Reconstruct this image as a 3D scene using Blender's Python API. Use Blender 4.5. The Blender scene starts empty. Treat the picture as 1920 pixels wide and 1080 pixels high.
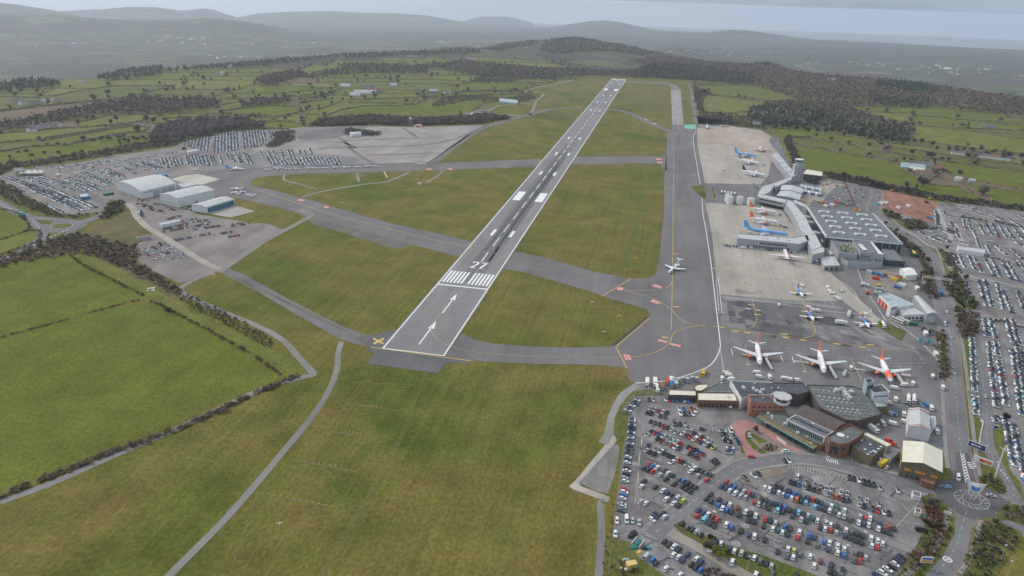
import bpy,math,random
import numpy as np
from mathutils import Vector,Matrix
from mathutils.geometry import tessellate_polygon
S=bpy.context.scene
COL=S.collection
random.seed(27);RNG=np.random.RandomState(27)
# camera
CX,CY,CZ,YAW,PIT,ROL,FOC=154.7849,-440.2942,232.3765,-0.19299,0.375342,0.0332857,1380.487
FW=np.array([math.sin(YAW)*math.cos(PIT),math.cos(YAW)*math.cos(PIT),-math.sin(PIT)])
RT0=np.array([math.cos(YAW),-math.sin(YAW),0.0]);UP0=np.cross(RT0,FW)
RT=RT0*math.cos(ROL)+UP0*math.sin(ROL);UP=-RT0*math.sin(ROL)+UP0*math.cos(ROL)
cam=bpy.data.cameras.new('camera');co=bpy.data.objects.new('camera',cam);COL.objects.link(co)
M4=Matrix.Identity(4)
for i in range(3):
 M4[i][0]=RT[i];M4[i][1]=UP[i];M4[i][2]=-FW[i]
M4[0][3],M4[1][3],M4[2][3]=CX,CY,CZ
co.matrix_world=M4
cam.sensor_width=36;cam.lens=FOC/1920*36;cam.clip_start=1;cam.clip_end=200000
S.camera=co
# world, sun, exposure
SUN_EL,SUN_AZ=math.radians(40),math.radians(300)
w=bpy.data.worlds.new('World');S.world=w;w.use_nodes=True
nt=w.node_tree;bg=nt.nodes['Background']
sky=nt.nodes.new('ShaderNodeTexSky');sky.sky_type='NISHITA';sky.sun_disc=False
sky.sun_elevation=SUN_EL;sky.sun_rotation=SUN_AZ;sky.air_density=1.2;sky.dust_density=4.0
tc=nt.nodes.new('ShaderNodeTexCoord');mp=nt.nodes.new('ShaderNodeMapping');mp.inputs['Scale'].default_value=(1.6,1.6,9)
nz=nt.nodes.new('ShaderNodeTexNoise');nz.inputs['Scale'].default_value=2.2;nz.inputs['Detail'].default_value=6
rp=nt.nodes.new('ShaderNodeValToRGB')
rp.color_ramp.elements[0].position=.36;rp.color_ramp.elements[0].color=(5.6,6.3,7.2,1)
rp.color_ramp.elements[1].position=.62;rp.color_ramp.elements[1].color=(8.6,9.2,9.6,1)
mx=nt.nodes.new('ShaderNodeMix');mx.data_type='RGBA';mx.inputs[0].default_value=.86
nt.links.new(tc.outputs['Generated'],mp.inputs['Vector']);nt.links.new(mp.outputs[0],nz.inputs['Vector'])
nt.links.new(nz.outputs['Fac'],rp.inputs[0]);nt.links.new(sky.outputs[0],mx.inputs['A']);nt.links.new(rp.outputs[0],mx.inputs['B'])
sx=nt.nodes.new('ShaderNodeSeparateXYZ');nt.links.new(tc.outputs['Generated'],sx.inputs[0]);gr=nt.nodes.new('ShaderNodeValToRGB');mr=nt.nodes.new('ShaderNodeMapRange');mr.inputs['From Min'].default_value=-.75;mr.inputs['From Max'].default_value=.35;nt.links.new(sx.outputs[0],mr.inputs['Value']);nt.links.new(mr.outputs[0],gr.inputs[0])
gr.color_ramp.elements[0].position=0;gr.color_ramp.elements[0].color=(1.12,1.10,1.06,1);gr.color_ramp.elements[1].position=1;gr.color_ramp.elements[1].color=(.74,.79,.86,1)
mg=nt.nodes.new('ShaderNodeMix');mg.data_type='RGBA';mg.blend_type='MULTIPLY';mg.inputs[0].default_value=1;nt.links.new(mx.outputs['Result'],mg.inputs['A']);nt.links.new(gr.outputs[0],mg.inputs['B'])
zr=nt.nodes.new('ShaderNodeValToRGB');nt.links.new(sx.outputs[2],zr.inputs[0]);zr.color_ramp.elements[0].position=.01;zr.color_ramp.elements[0].color=(.66,.70,.75,1);zr.color_ramp.elements[1].position=.6;zr.color_ramp.elements[1].color=(1.22,1.2,1.18,1)
mz=nt.nodes.new('ShaderNodeMix');mz.data_type='RGBA';mz.blend_type='MULTIPLY';mz.inputs[0].default_value=1;nt.links.new(mg.outputs['Result'],mz.inputs['A']);nt.links.new(zr.outputs[0],mz.inputs['B'])
nt.links.new(mz.outputs['Result'],bg.inputs['Color']);bg.inputs['Strength'].default_value=0.10
sl=bpy.data.lights.new('sun','SUN');sl.energy=1.7;sl.angle=math.radians(10);sl.color=(1,.96,.9)
so=bpy.data.objects.new('sun',sl);COL.objects.link(so)
_d=Vector((math.sin(SUN_AZ)*math.cos(SUN_EL),math.cos(SUN_AZ)*math.cos(SUN_EL),math.sin(SUN_EL)))
so.rotation_euler=_d.to_track_quat('Z','Y').to_euler()
S.view_settings.view_transform='Standard';S.view_settings.look='None';S.view_settings.gamma=1
S.view_settings.exposure=0.12
S.cycles.max_bounces=5;S.cycles.diffuse_bounces=2;S.cycles.glossy_bounces=2;S.cycles.volume_bounces=3
S.cycles.transmission_bounces=2;S.cycles.transparent_max_bounces=4;S.cycles.caustics_reflective=False;S.cycles.caustics_refractive=False
# helpers
def ray(u,v):
 return FW+RT*((u-960)/FOC)+UP*((540-v)/FOC)
def P(u,v,z=0.0):
 """world point at height z that the photograph shows at pixel (u, v)"""
 d=ray(u,v);t=(z-CZ)/d[2]
 return(CX+d[0]*t,CY+d[1]*t,z)
def V2(a,z=0.0):return[P(a[i],a[i+1],z)for i in range(0,len(a),2)]
def tag(o,label=None,cat=None,group=None,kind=None):
 if label:o['label']=label
 if cat:o['category']=cat
 if group:o['group']=group
 if kind:o['kind']=kind
 return o
def link(o,parent=None):
 COL.objects.link(o)
 if parent is not None:o.parent=parent
 return o
def empty(name,loc,rz=0.0,**k):
 o=bpy.data.objects.new(name,None);o.location=loc;o.rotation_euler=(0,0,rz);o.empty_display_size=.5
 link(o);return tag(o,**k)
_M={}
def mat(name,col,rough=.8,metal=0.0,spec=.3,noise=None,emit=None):
 """procedural surface; noise = (scale, amount[, colour2])"""
 if name in _M:return _M[name]
 m=bpy.data.materials.new(name);m.use_nodes=True;n=m.node_tree.nodes;l=m.node_tree.links
 b=n['Principled BSDF'];b.inputs['Base Color'].default_value=(*col,1);b.inputs['Roughness'].default_value=rough
 b.inputs['Metallic'].default_value=metal;b.inputs['Specular IOR Level'].default_value=spec
 if noise:
  t=n.new('ShaderNodeTexCoord');q=n.new('ShaderNodeTexNoise');q.inputs['Scale'].default_value=noise[0];q.inputs['Detail'].default_value=4
  c2=noise[2]if len(noise)>2 else tuple(x*(1-noise[1])for x in col)
  r=n.new('ShaderNodeValToRGB');r.color_ramp.elements[0].position=.3;r.color_ramp.elements[1].position=.7
  r.color_ramp.elements[0].color=(*c2,1);r.color_ramp.elements[1].color=(*[min(1,x*(1+noise[1]*.5))for x in col],1)
  l.new(t.outputs['Object'],q.inputs['Vector']);l.new(q.outputs['Fac'],r.inputs[0]);l.new(r.outputs[0],b.inputs['Base Color'])
 _M[name]=m;return m
class N:
 """short node-graph builder for the ground materials"""
 def __init__(s,name):
  s.m=bpy.data.materials.new(name);s.m.use_nodes=True;s.t=s.m.node_tree;s.b=s.t.nodes['Principled BSDF']
  s.b.inputs['Roughness'].default_value=.9;s.b.inputs['Specular IOR Level'].default_value=.06
  s.tc=s.t.nodes.new('ShaderNodeTexCoord');_M[name]=s.m
 def lk(s,a,b):
  if hasattr(a,'outputs'):a=a.outputs[0]
  s.t.links.new(a,b)
 def pos(s,scale=(1,1,1),rot=0):
  g=s.t.nodes.new('ShaderNodeMapping');g.inputs['Scale'].default_value=scale;g.inputs['Rotation'].default_value=(0,0,rot)
  s.lk(s.tc.outputs['Object'],g.inputs['Vector']);return g
 def noise(s,scale,detail=4,vec=None,rough=.5,dist=0):
  q=s.t.nodes.new('ShaderNodeTexNoise');q.inputs['Scale'].default_value=scale;q.inputs['Detail'].default_value=detail
  q.inputs['Roughness'].default_value=rough;q.inputs['Distortion'].default_value=dist
  s.lk(vec if vec else s.tc.outputs['Object'],q.inputs['Vector']);return q
 def ramp(s,fac,stops):
  r=s.t.nodes.new('ShaderNodeValToRGB');e=r.color_ramp.elements
  while len(e)<len(stops):e.new(.5)
  for i,(p,c)in enumerate(stops):
   e[i].position=p;e[i].color=(*c,1)if hasattr(c,'__len__')else(c,c,c,1)
  s.lk(fac,r.inputs[0]);return r
 def mix(s,fac,a,b,mode='MIX'):
  x=s.t.nodes.new('ShaderNodeMix');x.data_type='RGBA';x.blend_type=mode
  if isinstance(fac,(int,float)):x.inputs[0].default_value=fac
  else:s.lk(fac,x.inputs[0])
  for k,val in(('A',a),('B',b)):
   if isinstance(val,tuple):x.inputs[k].default_value=(*val,1)
   else:s.lk(val,x.inputs[k])
  return x.outputs['Result']
 def math(s,op,a,b=0.0):
  x=s.t.nodes.new('ShaderNodeMath');x.operation=op
  for i,val in enumerate((a,b)):
   if isinstance(val,(int,float)):x.inputs[i].default_value=val
   else:s.lk(val,x.inputs[i])
  return x
 def attr(s,name='tint'):
  a=s.t.nodes.new('ShaderNodeAttribute');a.attribute_name=name;return a.outputs['Color']
 def out(s,col,bump=None,bs=.3,bd=1.0):
  s.lk(col,s.b.inputs['Base Color'])
  if bump:
   u=s.t.nodes.new('ShaderNodeBump');u.inputs['Strength'].default_value=bs;u.inputs['Distance'].default_value=bd
   s.lk(bump,u.inputs['Height']);s.lk(u,s.b.inputs['Normal'])
  return s.m
def new_mesh(name,v,f,mats,mi=None,smooth=False):
 me=bpy.data.meshes.new(name);me.from_pydata([tuple(map(float,p))for p in v],[],f)
 for m in(mats if isinstance(mats,(list,tuple))else[mats]):me.materials.append(m)
 if mi is not None:me.polygons.foreach_set('material_index',mi)
 if smooth:me.polygons.foreach_set('use_smooth',[True]*len(me.polygons))
 me.update();return me
def np_mesh(name,V,F,mats,mi=None,tint=None,smooth=False):
 """big mesh from arrays: V (n,3), F (m,k) all faces with k corners, tint (m,3) colour per face"""
 V=np.asarray(V,np.float32);F=np.asarray(F,np.int32);k=F.shape[1];me=bpy.data.meshes.new(name)
 me.vertices.add(len(V));me.vertices.foreach_set('co',V.ravel());me.loops.add(F.size);me.loops.foreach_set('vertex_index',F.ravel())
 me.polygons.add(len(F));me.polygons.foreach_set('loop_start',np.arange(0,F.size,k,dtype=np.int32));me.polygons.foreach_set('loop_total',np.full(len(F),k,np.int32))
 for m in(mats if isinstance(mats,(list,tuple))else[mats]):me.materials.append(m)
 if mi is not None:me.polygons.foreach_set('material_index',np.asarray(mi,np.int32))
 if smooth:me.polygons.foreach_set('use_smooth',np.ones(len(F),bool))
 me.update(calc_edges=True)
 if tint is not None:
  ca=me.color_attributes.new('tint','FLOAT_COLOR','CORNER');c=np.ones((len(F),k,4),np.float32);c[:,:,:3]=np.asarray(tint)[:,None,:]
  ca.data.foreach_set('color',c.ravel())
 return me
def obj(name,me,parent=None,loc=None,rz=None,**k):
 o=bpy.data.objects.new(name,me);link(o,parent)
 if loc is not None:o.location=loc
 if rz is not None:o.rotation_euler=(0,0,rz)
 return tag(o,**k)
class MB:
 """mesh builder: boxes, prisms, tubes gathered into ONE mesh"""
 def __init__(s):s.v=[];s.f=[];s.mi=[];s.mats=[]
 def m(s,m):
  if m not in s.mats:s.mats.append(m)
  return s.mats.index(m)
 def add(s,v,f,m):
  k=len(s.v);s.v+=[tuple(p)for p in v];i=s.m(m)
  for q in f:s.f.append([k+j for j in q]);s.mi.append(i)
 def poly(s,pts,m):s.add(pts,[list(range(len(pts)))],m)
 def box(s,c,d,m,rz=0.0):
  x,y,z=d[0]/2,d[1]/2,d[2]/2;cs,sn=math.cos(rz),math.sin(rz);v=[]
  for dz in(-z,z):
   for a,b in((-x,-y),(x,-y),(x,y),(-x,y)):v.append((c[0]+a*cs-b*sn,c[1]+a*sn+b*cs,c[2]+dz))
  s.add(v,[[3,2,1,0],[4,5,6,7],[0,1,5,4],[1,2,6,5],[2,3,7,6],[3,0,4,7]],m)
 def prism(s,pts,z0,z1,m,top=None,bottom=False):
  """vertical walls round the outline with a flat top"""
  pts=ccw([p[:2]for p in pts]);n=len(pts)
  v=[(p[0],p[1],z0)for p in pts]+[(p[0],p[1],z1)for p in pts]
  s.add(v,[[i,(i+1)%n,n+(i+1)%n,n+i]for i in range(n)],m)
  if top is not False:
   for t in tessellate_polygon([[Vector((*p,0))for p in pts]]):
    s.add([(*pts[i],z1)for i in up3(pts,t)],[[0,1,2]],top or m)
 def bar(s,a,b,r,m,n=6,r2=None):
  a,b=Vector(a),Vector(b);d=b-a
  if d.length<1e-6:return
  q=d.to_track_quat('Z','Y');r2=r if r2 is None else r2;v=[]
  for p,rr in((a,r),(b,r2)):
   for i in range(n):v.append(p+q@Vector((rr*math.cos(2*math.pi*i/n),rr*math.sin(2*math.pi*i/n),0)))
  s.add(v,[[i,(i+1)%n,n+(i+1)%n,n+i]for i in range(n)]+[list(range(n))[::-1],list(range(n,2*n))],m)
 def build(s,name,parent=None,smooth=False,**k):
  me=new_mesh(name,s.v,s.f,s.mats,s.mi,smooth);return obj(name,me,parent,**k)
def area2(p):return sum(p[i][0]*p[(i+1)%len(p)][1]-p[(i+1)%len(p)][0]*p[i][1]for i in range(len(p)))
def ccw(p):return list(p)if area2(p)>0 else list(p)[::-1]
def up3(pts,t):return t if area2([pts[i]for i in t])>0 else t[::-1]
def tri_sheet(mb,pts,z,m):
 for t in tessellate_polygon([[Vector((p[0],p[1],0))for p in pts]]):
  mb.add([(pts[i][0],pts[i][1],z)for i in up3(pts,t)],[[0,1,2]],m)
def sheet(name,px,z,m,parent=None,world=False,kind='structure',**k):
 mb=MB();polys=px if isinstance(px[0],(list,tuple))and not world else[px]
 for a in polys:tri_sheet(mb,a if world else V2(a),z,m)
 o=mb.build(name,parent,**k)
 if parent is None:o['kind']=kind
 return o
def smooth_line(pts,n=6):
 out=[]
 for i in range(len(pts)-1):
  p0,p1,p2,p3=(np.array(pts[max(i-1,0)][:2]),np.array(pts[i][:2]),np.array(pts[i+1][:2]),np.array(pts[min(i+2,len(pts)-1)][:2]))
  for k in range(n):
   t=k/n;out.append(tuple(.5*(2*p1+(p2-p0)*t+(2*p0-5*p1+4*p2-p3)*t*t+(3*p1-p0-3*p2+p3)*t**3)))
 out.append(tuple(pts[-1][:2]));return out
def offset(line,d):
 out=[]
 for i in range(len(line)):
  a=np.array(line[max(i-1,0)]);b=np.array(line[min(i+1,len(line)-1)]);t=b-a;L=np.linalg.norm(t)or 1
  out.append((line[i][0]-t[1]/L*d,line[i][1]+t[0]/L*d))
 return out
def strip(mb,line,w,z,m,off=0.0):
 a,b=offset(line,off+w/2),offset(line,off-w/2)
 for i in range(len(line)-1):mb.add([(*b[i],z),(*b[i+1],z),(*a[i+1],z),(*a[i],z)],[[0,1,2,3]],m)
def dashes(mb,line,w,z,m,on,gap,off=0.0):
 line=offset(line,off)if off else line;pos=0.0
 for i in range(len(line)-1):
  a,b=np.array(line[i]),np.array(line[i+1]);L=np.linalg.norm(b-a)
  if L<1e-6:continue
  t=(b-a)/L;s=0.0
  while s<L:
   ph=(pos+s)%(on+gap)
   if ph<on:
    e=min(L,s+on-ph);strip(mb,[tuple(a+t*s),tuple(a+t*e)],w,z,m);s=e+1e-4
   else:s+=on+gap-ph+1e-4
  pos+=L
def inside(p,poly):
 c=False;x,y=p[0],p[1];j=len(poly)-1
 for i in range(len(poly)):
  a,b=poly[i],poly[j]
  if(a[1]>y)!=(b[1]>y)and x<(b[0]-a[0])*(y-a[1])/(b[1]-a[1])+a[0]:c=not c
  j=i
 return c
# ground materials
def grass_mat(name,g1,g2,g3,stripe=0.0,rot=0.0):
 n=N(name);big=n.noise(.006,5,rough=.6);mid=n.noise(.035,5,rough=.65);st=n.noise(.3,3,n.pos((1,.03,1),rot),rough=.6)
 c=n.ramp(big,[(.38,g1),(.5,g2),(.62,g3)]);c2=n.ramp(mid,[(.35,.80),(.7,1.18)]);c3=n.ramp(st,[(.4,1-stripe),(.6,1+stripe)])
 fine=n.noise(.55,6,n.pos((1,.6,1),rot),rough=.8);c4=n.ramp(fine,[(.32,.55),(.68,1.45)])
 mow=n.noise(.16,3,n.pos((1,.02,1),rot+.05),rough=.6);c5=n.ramp(mow,[(.36,.95),(.64,1.05)]);pat=n.noise(.012,7,rough=.75,dist=1.2);c6=n.ramp(pat,[(.38,(.80,.96,.78)),(.62,(1.16,1.02,1.2))])
 x=n.mix(1.0,c.outputs[0],c2.outputs[0],'MULTIPLY');x=n.mix(1.0,x,c3.outputs[0],'MULTIPLY');x=n.mix(1.0,x,c4.outputs[0],'MULTIPLY')
 x=n.mix(1.0,x,c5.outputs[0],'MULTIPLY');x=n.mix(min(1,stripe*9),x,c6.outputs[0],'MULTIPLY')
 return n.out(x,fine,.4,.25)
def asphalt_mat(name,a,b,slab=0.0,stain=.25,sc=.02,grain=.1,lanes=0):
 n=N(name);n.b.inputs['Roughness'].default_value=.85
 big=n.noise(sc,6,rough=.65,dist=.6);st=n.noise(sc*2.2,5,n.pos((1,.12,1),.15),rough=.65)
 c=n.ramp(big,[(.35,a),(.65,b)]);c2=n.ramp(st,[(.32,1-stain),(.6,1.05)]);x=n.mix(1.0,c.outputs[0],c2.outputs[0],'MULTIPLY')
 f=n.noise(1.2,3,rough=.7);x=n.mix(1.0,x,n.ramp(f,[(.3,1-grain),(.7,1+grain)]).outputs[0],'MULTIPLY')
 if slab:
  br=n.t.nodes.new('ShaderNodeTexBrick');br.offset=0;br.inputs['Scale'].default_value=1.0;br.inputs['Brick Width'].default_value=slab;br.inputs['Row Height'].default_value=slab
  br.inputs['Mortar Size'].default_value=.12;br.inputs['Color1'].default_value=(1,1,1,1);br.inputs['Color2'].default_value=(.9,.9,.9,1);br.inputs['Mortar'].default_value=(.72,.72,.72,1)
  n.lk(n.pos(rot=.06),br.inputs['Vector']);x=n.mix(1.0,x,br.outputs['Color'],'MULTIPLY')
 if lanes:
  br=n.t.nodes.new('ShaderNodeTexBrick');br.inputs['Scale'].default_value=1.0;br.inputs['Brick Width'].default_value=70;br.inputs['Row Height'].default_value=5.5;br.inputs['Mortar Size'].default_value=.1;br.inputs['Color1'].default_value=(1.03,1.03,1.03,1);br.inputs['Color2'].default_value=(.93,.93,.93,1);br.inputs['Mortar'].default_value=(.80,.80,.80,1)
  n.lk(n.pos(rot=lanes),br.inputs['Vector']);x=n.mix(1.0,x,br.outputs['Color'],'MULTIPLY')
 return n.out(x)
AIRGRASS=grass_mat('airfield_grass',(.112,.116,.023),(.154,.130,.036),(.088,.106,.019),.07,0)
FIELD1=grass_mat('pasture_grass',(.110,.128,.020),(.120,.137,.024),(.103,.120,.019),.015)
FIELD2=grass_mat('olive_grass',(.150,.155,.036),(.132,.145,.034),(.165,.160,.044),.04)
FIELD3=grass_mat('dull_grass',(.105,.118,.030),(.125,.125,.038),(.095,.112,.026),.04)
SOIL=grass_mat('ploughed_soil',(.150,.110,.075),(.165,.125,.085),(.14,.11,.07),.05,.4)
ROUGH=grass_mat('rough_grass',(.15,.12,.06),(.12,.11,.045),(.17,.13,.075),.1)
RUNMAT=asphalt_mat('runway_asphalt',(.212,.200,.202),(.252,.238,.238),stain=.14,sc=.012,lanes=1.5708)
TAXIMAT=asphalt_mat('taxiway_asphalt',(.155,.144,.145),(.20,.187,.187),stain=.18,sc=.014,lanes=1.53)
DARKMAT=asphalt_mat('dark_asphalt',(.12,.115,.12),(.155,.15,.155),stain=.2)
ROADMAT=asphalt_mat('road_asphalt',(.15,.145,.15),(.20,.19,.195),stain=.15,sc=.03)
PARKMAT=asphalt_mat('car_park_asphalt',(.155,.140,.138),(.275,.255,.25),stain=.30,sc=.045,grain=.2)
GRAVEL=asphalt_mat('pale_gravel',(.265,.235,.225),(.35,.31,.295),stain=.2,sc=.02)
LOTMAT=asphalt_mat('worn_lot_surface',(.195,.170,.162),(.275,.238,.225),stain=.28,sc=.018)
CONC=asphalt_mat('apron_concrete',(.37,.33,.285),(.43,.385,.34),slab=6,stain=.2,sc=.02,grain=.05)
CONC2=asphalt_mat('pink_concrete',(.37,.30,.25),(.45,.38,.325),slab=6,stain=.2,sc=.015,grain=.05)
CONC3=asphalt_mat('pale_concrete',(.47,.43,.37),(.54,.50,.43),slab=8,stain=.14,sc=.02,grain=.05)
PATHMAT=asphalt_mat('path_surface',(.20,.19,.18),(.27,.255,.24),stain=.2)
DIRT=asphalt_mat('bare_dirt',(.24,.12,.08),(.32,.18,.13),stain=.35,sc=.05,grain=.2)
REDTAR=asphalt_mat('red_tarmac',(.33,.17,.15),(.40,.22,.20),stain=.15,sc=.05)
WHITE=mat('white_line_paint',(.78,.78,.76),.7,noise=(.8,.22));YEL=mat('yellow_line_paint',(.62,.42,.12),.7,noise=(.8,.25))
PALE=mat('worn_white_paint',(.48,.47,.46),.7,noise=(.5,.4));REDP=mat('red_sign_paint',(.62,.17,.13),.7,noise=(.6,.2))
# terrain
def azr(u,v,z=0.0):
 p=P(u,v,z);return math.atan2(p[0]-CX,p[1]-CY),math.hypot(p[0]-CX,p[1]-CY)
def zat(u,v,r):
 d=ray(u,v);t=r/math.hypot(d[0],d[1]);return math.atan2(d[0],d[1]),CZ+d[2]*t
_e=[azr(*q)for q in((-300,192),(0,161),(170,153),(185,148),(300,131),(420,125),(520,115),(640,108),(760,100),(900,95),(1077,94),(1240,103),(1330,116),(1430,122),(1530,141),(1600,146),(1700,154),(1850,176),(1920,184),(2200,200))]
EA,ER=np.array([a for a,r in _e]),np.array([r for a,r in _e])
RIDGES=[]
for r0,th,pl in((9000,1100,[(-260,36),(-60,33),(0,28),(110,29),(200,36),(260,38),(330,37),(385,34),(440,38),(490,46),(560,60),(620,75)]),(12500,1500,[(-300,4),(-80,2),(0,5),(35,9),(100,19),(135,27),(165,36),(230,60)]),(15000,1600,[(10,55),(70,32),(110,22),(150,19),(200,17),(240,13),(290,13.5),(340,20),(385,16),(400,18),(430,29),(455,38),(510,60)]),(17000,1800,[(380,58),(430,38),(480,26),(540,22),(620,20),(680,24),(740,25),(790,28),(850,38),(910,54)]),(21000,1500,[(860,50),(875,38),(890,33),(905,31),(945,31),(965,34),(990,40),(1010,50)]),(15000,1300,[(1010,62),(1050,49),(1085,43),(1105,40),(1135,38),(1160,41),(1195,49),(1230,58),(1260,68)]),(4150,420,[(880,97),(900,91),(940,81),(1000,79),(1040,76),(1077,73),(1107,77),(1133,83),(1173,88),(1207,93),(1240,99),(1300,110)]),(3650,260,[(770,104),(790,98),(827,89),(873,88),(897,93),(925,104)]),(7000,500,[(1230,90),(1262,84),(1290,86),(1330,98)]),(13000,900,[(1330,60),(1370,56),(1400,57),(1440,63),(1480,68)])):
 q=[zat(u,v,r0)for u,v in pl];RIDGES.append((r0,th,np.array([a for a,z in q]),np.array([z for a,z in q])))
def hterr(x,y):
 x=np.asarray(x,float);y=np.asarray(y,float);r=np.hypot(x-CX,y-CY);az=np.arctan2(x-CX,y-CY)
 re=np.interp(az,EA,ER);t=np.clip((r-re)/1300.,0,1);t=t*t*(3-2*t)
 low=-172-r*r/(2*900e3)+r*.0075*(az+.25)
 und=7*np.sin(x/610+1)*np.cos(y/530)+4*np.sin(x/290+y/340)
 z=t*(low+und)
 for r0,th,A,Z in RIDGES:
  zc=np.interp(az,A,Z,left=-9999,right=-9999);k=np.exp(-((r-r0)/th)**2)
  wob=1+.05*np.sin(az*170)+.04*np.sin(az*390+2)
  cand=z+(zc-z)*k*np.where(abs(r-r0)<th*.25,1,wob);z=np.where((zc>-9000)&(zc>z),np.maximum(z,cand),z)
 return z
COAST=[azr(u,v,-225)for u,v in((1000,41),(1280,53),(1340,55),(1493,68.5),(1513,74),(1613,81),(1747,88),(1920,97),(2200,112))]
CA,CR=np.array([a for a,r in COAST]),np.array([r for a,r in COAST])
def build_terrain():
 az=np.concatenate([np.radians(np.arange(-180,-60,6.)),np.radians(np.arange(-60,50,.22)),np.radians(np.arange(50,180.1,6.))])
 rr=np.concatenate([[0,60,200,500,900,1300,1600],np.arange(1800,5600,45.),5600*1.028**np.arange(0,62)])
 A,R=np.meshgrid(az,rr);X=CX+R*np.sin(A);Y=CY+R*np.cos(A);Z=hterr(X,Y)
 na,nr=len(az),len(rr);V=np.stack([X.ravel(),Y.ravel(),Z.ravel()],1)
 i,j=np.meshgrid(np.arange(nr-1),np.arange(na-1),indexing='ij');a=(i*na+j).ravel()
 F=np.stack([a,a+1,a+na+1,a+na],1)[:,::-1]
 fa=az[j.ravel()];fr=rr[i.ravel()];rc=np.interp(fa,CA,CR,left=99999,right=CR[-1])
 sea=(fr>rc)&(np.abs(fa)<1.2)
 n=N('countryside');vo=n.t.nodes.new('ShaderNodeTexVoronoi');vo.inputs['Scale'].default_value=1.0;n.lk(n.pos((.0042,.0052,0),.3),vo.inputs['Vector'])
 ve=n.t.nodes.new('ShaderNodeTexVoronoi');ve.feature='DISTANCE_TO_EDGE';ve.inputs['Scale'].default_value=1.0;n.lk(n.pos((.0042,.0052,0),.3),ve.inputs['Vector'])
 sep=n.t.nodes.new('ShaderNodeSeparateColor');n.lk(vo.outputs['Color'],sep.inputs[0])
 c=n.ramp(sep.outputs[0],[(0,(.085,.10,.055)),(.3,(.10,.12,.058)),(.55,(.09,.098,.062)),(.75,(.15,.155,.09)),(.86,(.10,.09,.065)),(.93,(.19,.14,.11))])
 wn=n.noise(.0016,6,rough=.62);wood=n.ramp(wn,[(.49,0),(.53,1)]);wc=n.noise(.02,4)
 woodc=n.ramp(wc,[(.35,(.06,.054,.046)),(.65,(.095,.08,.07))])
 hedge=n.ramp(ve.outputs['Distance'],[(.045,1),(.08,0)]);x=n.mix(hedge.outputs[0],c.outputs[0],(.06,.055,.045))
 sp=n.noise(.06,2,rough=.8);dots=n.ramp(sp,[(.62,0),(.68,1)]);x=n.mix(dots.outputs[0],x,(.06,.055,.04))
 x=n.mix(wood.outputs[0],x,woodc.outputs[0]);sz=n.t.nodes.new('ShaderNodeSeparateXYZ');n.lk(n.tc.outputs['Object'],sz.inputs[0]);vl=n.t.nodes.new('ShaderNodeVectorMath');vl.operation='LENGTH';n.lk(n.tc.outputs['Object'],vl.inputs[0])
 far=n.math('GREATER_THAN',vl.outputs['Value'],6600);up=n.math('GREATER_THAN',n.math('ADD',sz.outputs[2],n.math('MULTIPLY',n.noise(.0011,5),150)),10);x=n.mix(n.math('MULTIPLY',far,up),x,(.06,.052,.05));land=n.out(x)
 sm=N('sea_water');sm.b.inputs['Roughness'].default_value=.45;q=sm.noise(.0008,4,sm.pos((1,.4,1)))
 seam=sm.out(sm.ramp(q,[(.4,(.22,.235,.25)),(.6,(.27,.28,.285))]).outputs[0])
 near=fr<1500
 obj('ground',np_mesh('ground',V,F[~sea],[land,AIRGRASS],near[~sea].astype(int),smooth=True),kind='structure')
 obj('sea',np_mesh('sea',V,F[sea],seam,smooth=True),kind='structure')
build_terrain()
hz=MB();hz.box((0,9000,-340),(60000,60000,1164),mat('haze_surface',(1,1,1)))
ho=hz.build('haze',kind='stuff');hm=bpy.data.materials.new('haze_air');hm.use_nodes=True
for q in list(hm.node_tree.nodes):
 if q.type=='BSDF_PRINCIPLED':hm.node_tree.nodes.remove(q)
pv=hm.node_tree.nodes.new('ShaderNodeVolumePrincipled');pv.inputs['Color'].default_value=(.79,.875,1,1);pv.inputs['Density'].default_value=6.0e-5
pv.inputs['Anisotropy'].default_value=.45
hm.node_tree.links.new(pv.outputs[0],[q for q in hm.node_tree.nodes if q.type=='OUTPUT_MATERIAL'][0].inputs['Volume'])
ho.data.materials.clear();ho.data.materials.append(hm)
# paved ground
def rect(x0,x1,y0,y1):return[(x0,y0),(x1,y0),(x1,y1),(x0,y1)]
sheet('car_park_ground',[0,330,25,319,70,316,150,304,220,292,320,277,345,266,400,254,480,243,522,243.5,560,239,640,236,700,236,770,238,907,234,870,262,807,305,700,307.5,560,311,462,317,380,321,330,345,300,385,252,392,205,372,199,392,180,400,122,404,60,372,0,342],.06,LOTMAT)
sheet('gravel_ground',[552,254,575,244,620,239,700,237.5,770,239,905,235.5,868,262,806,304,705,306,695,300,640,291,560,287,480,283,470,279,520,268],.09,GRAVEL)
sheet('dark_parking_ground',[300,303,340,298,370,294,480,283.5,560,287.5,640,291.5,690,300,697,306.5,560,310,460,315,375,313.5],.085,asphalt_mat('row_parking',(.20,.19,.19),(.25,.235,.235)))
sheet('dark_parking_ground',[553,254,575,244.5,640,238.5,690,238,668,247,634,258,590,264,560,262],.12,TAXIMAT)
_o=MB()
for a in((563,265,640,267,668,278),(648,264,740,260,830,258),(595,278,700,275,800,271,860,258,905,238),(688,291,830,287),(634,258,648,267,665,285,697,305),(756,240,783,258)):
 strip(_o,smooth_line(V2(a)),6.5,.125,TAXIMAT)
_o.build('gravel_lot_lane',kind='structure')
sheet('lot_ground',[235,385,300,383,345,390,372,402,470,418,500,419,530,430,525,440,480,462,410,505,400,512,337,531,287,508,256,488,252,462,285,440,262,418,250,400],.066,LOTMAT)
_o=MB();strip(_o,smooth_line(V2([228,379,247,388,256,405,275,425,300,440,340,465,380,490,418,507])),7,.10,asphalt_mat('haul_road',(.33,.30,.26),(.40,.36,.31)))
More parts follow.
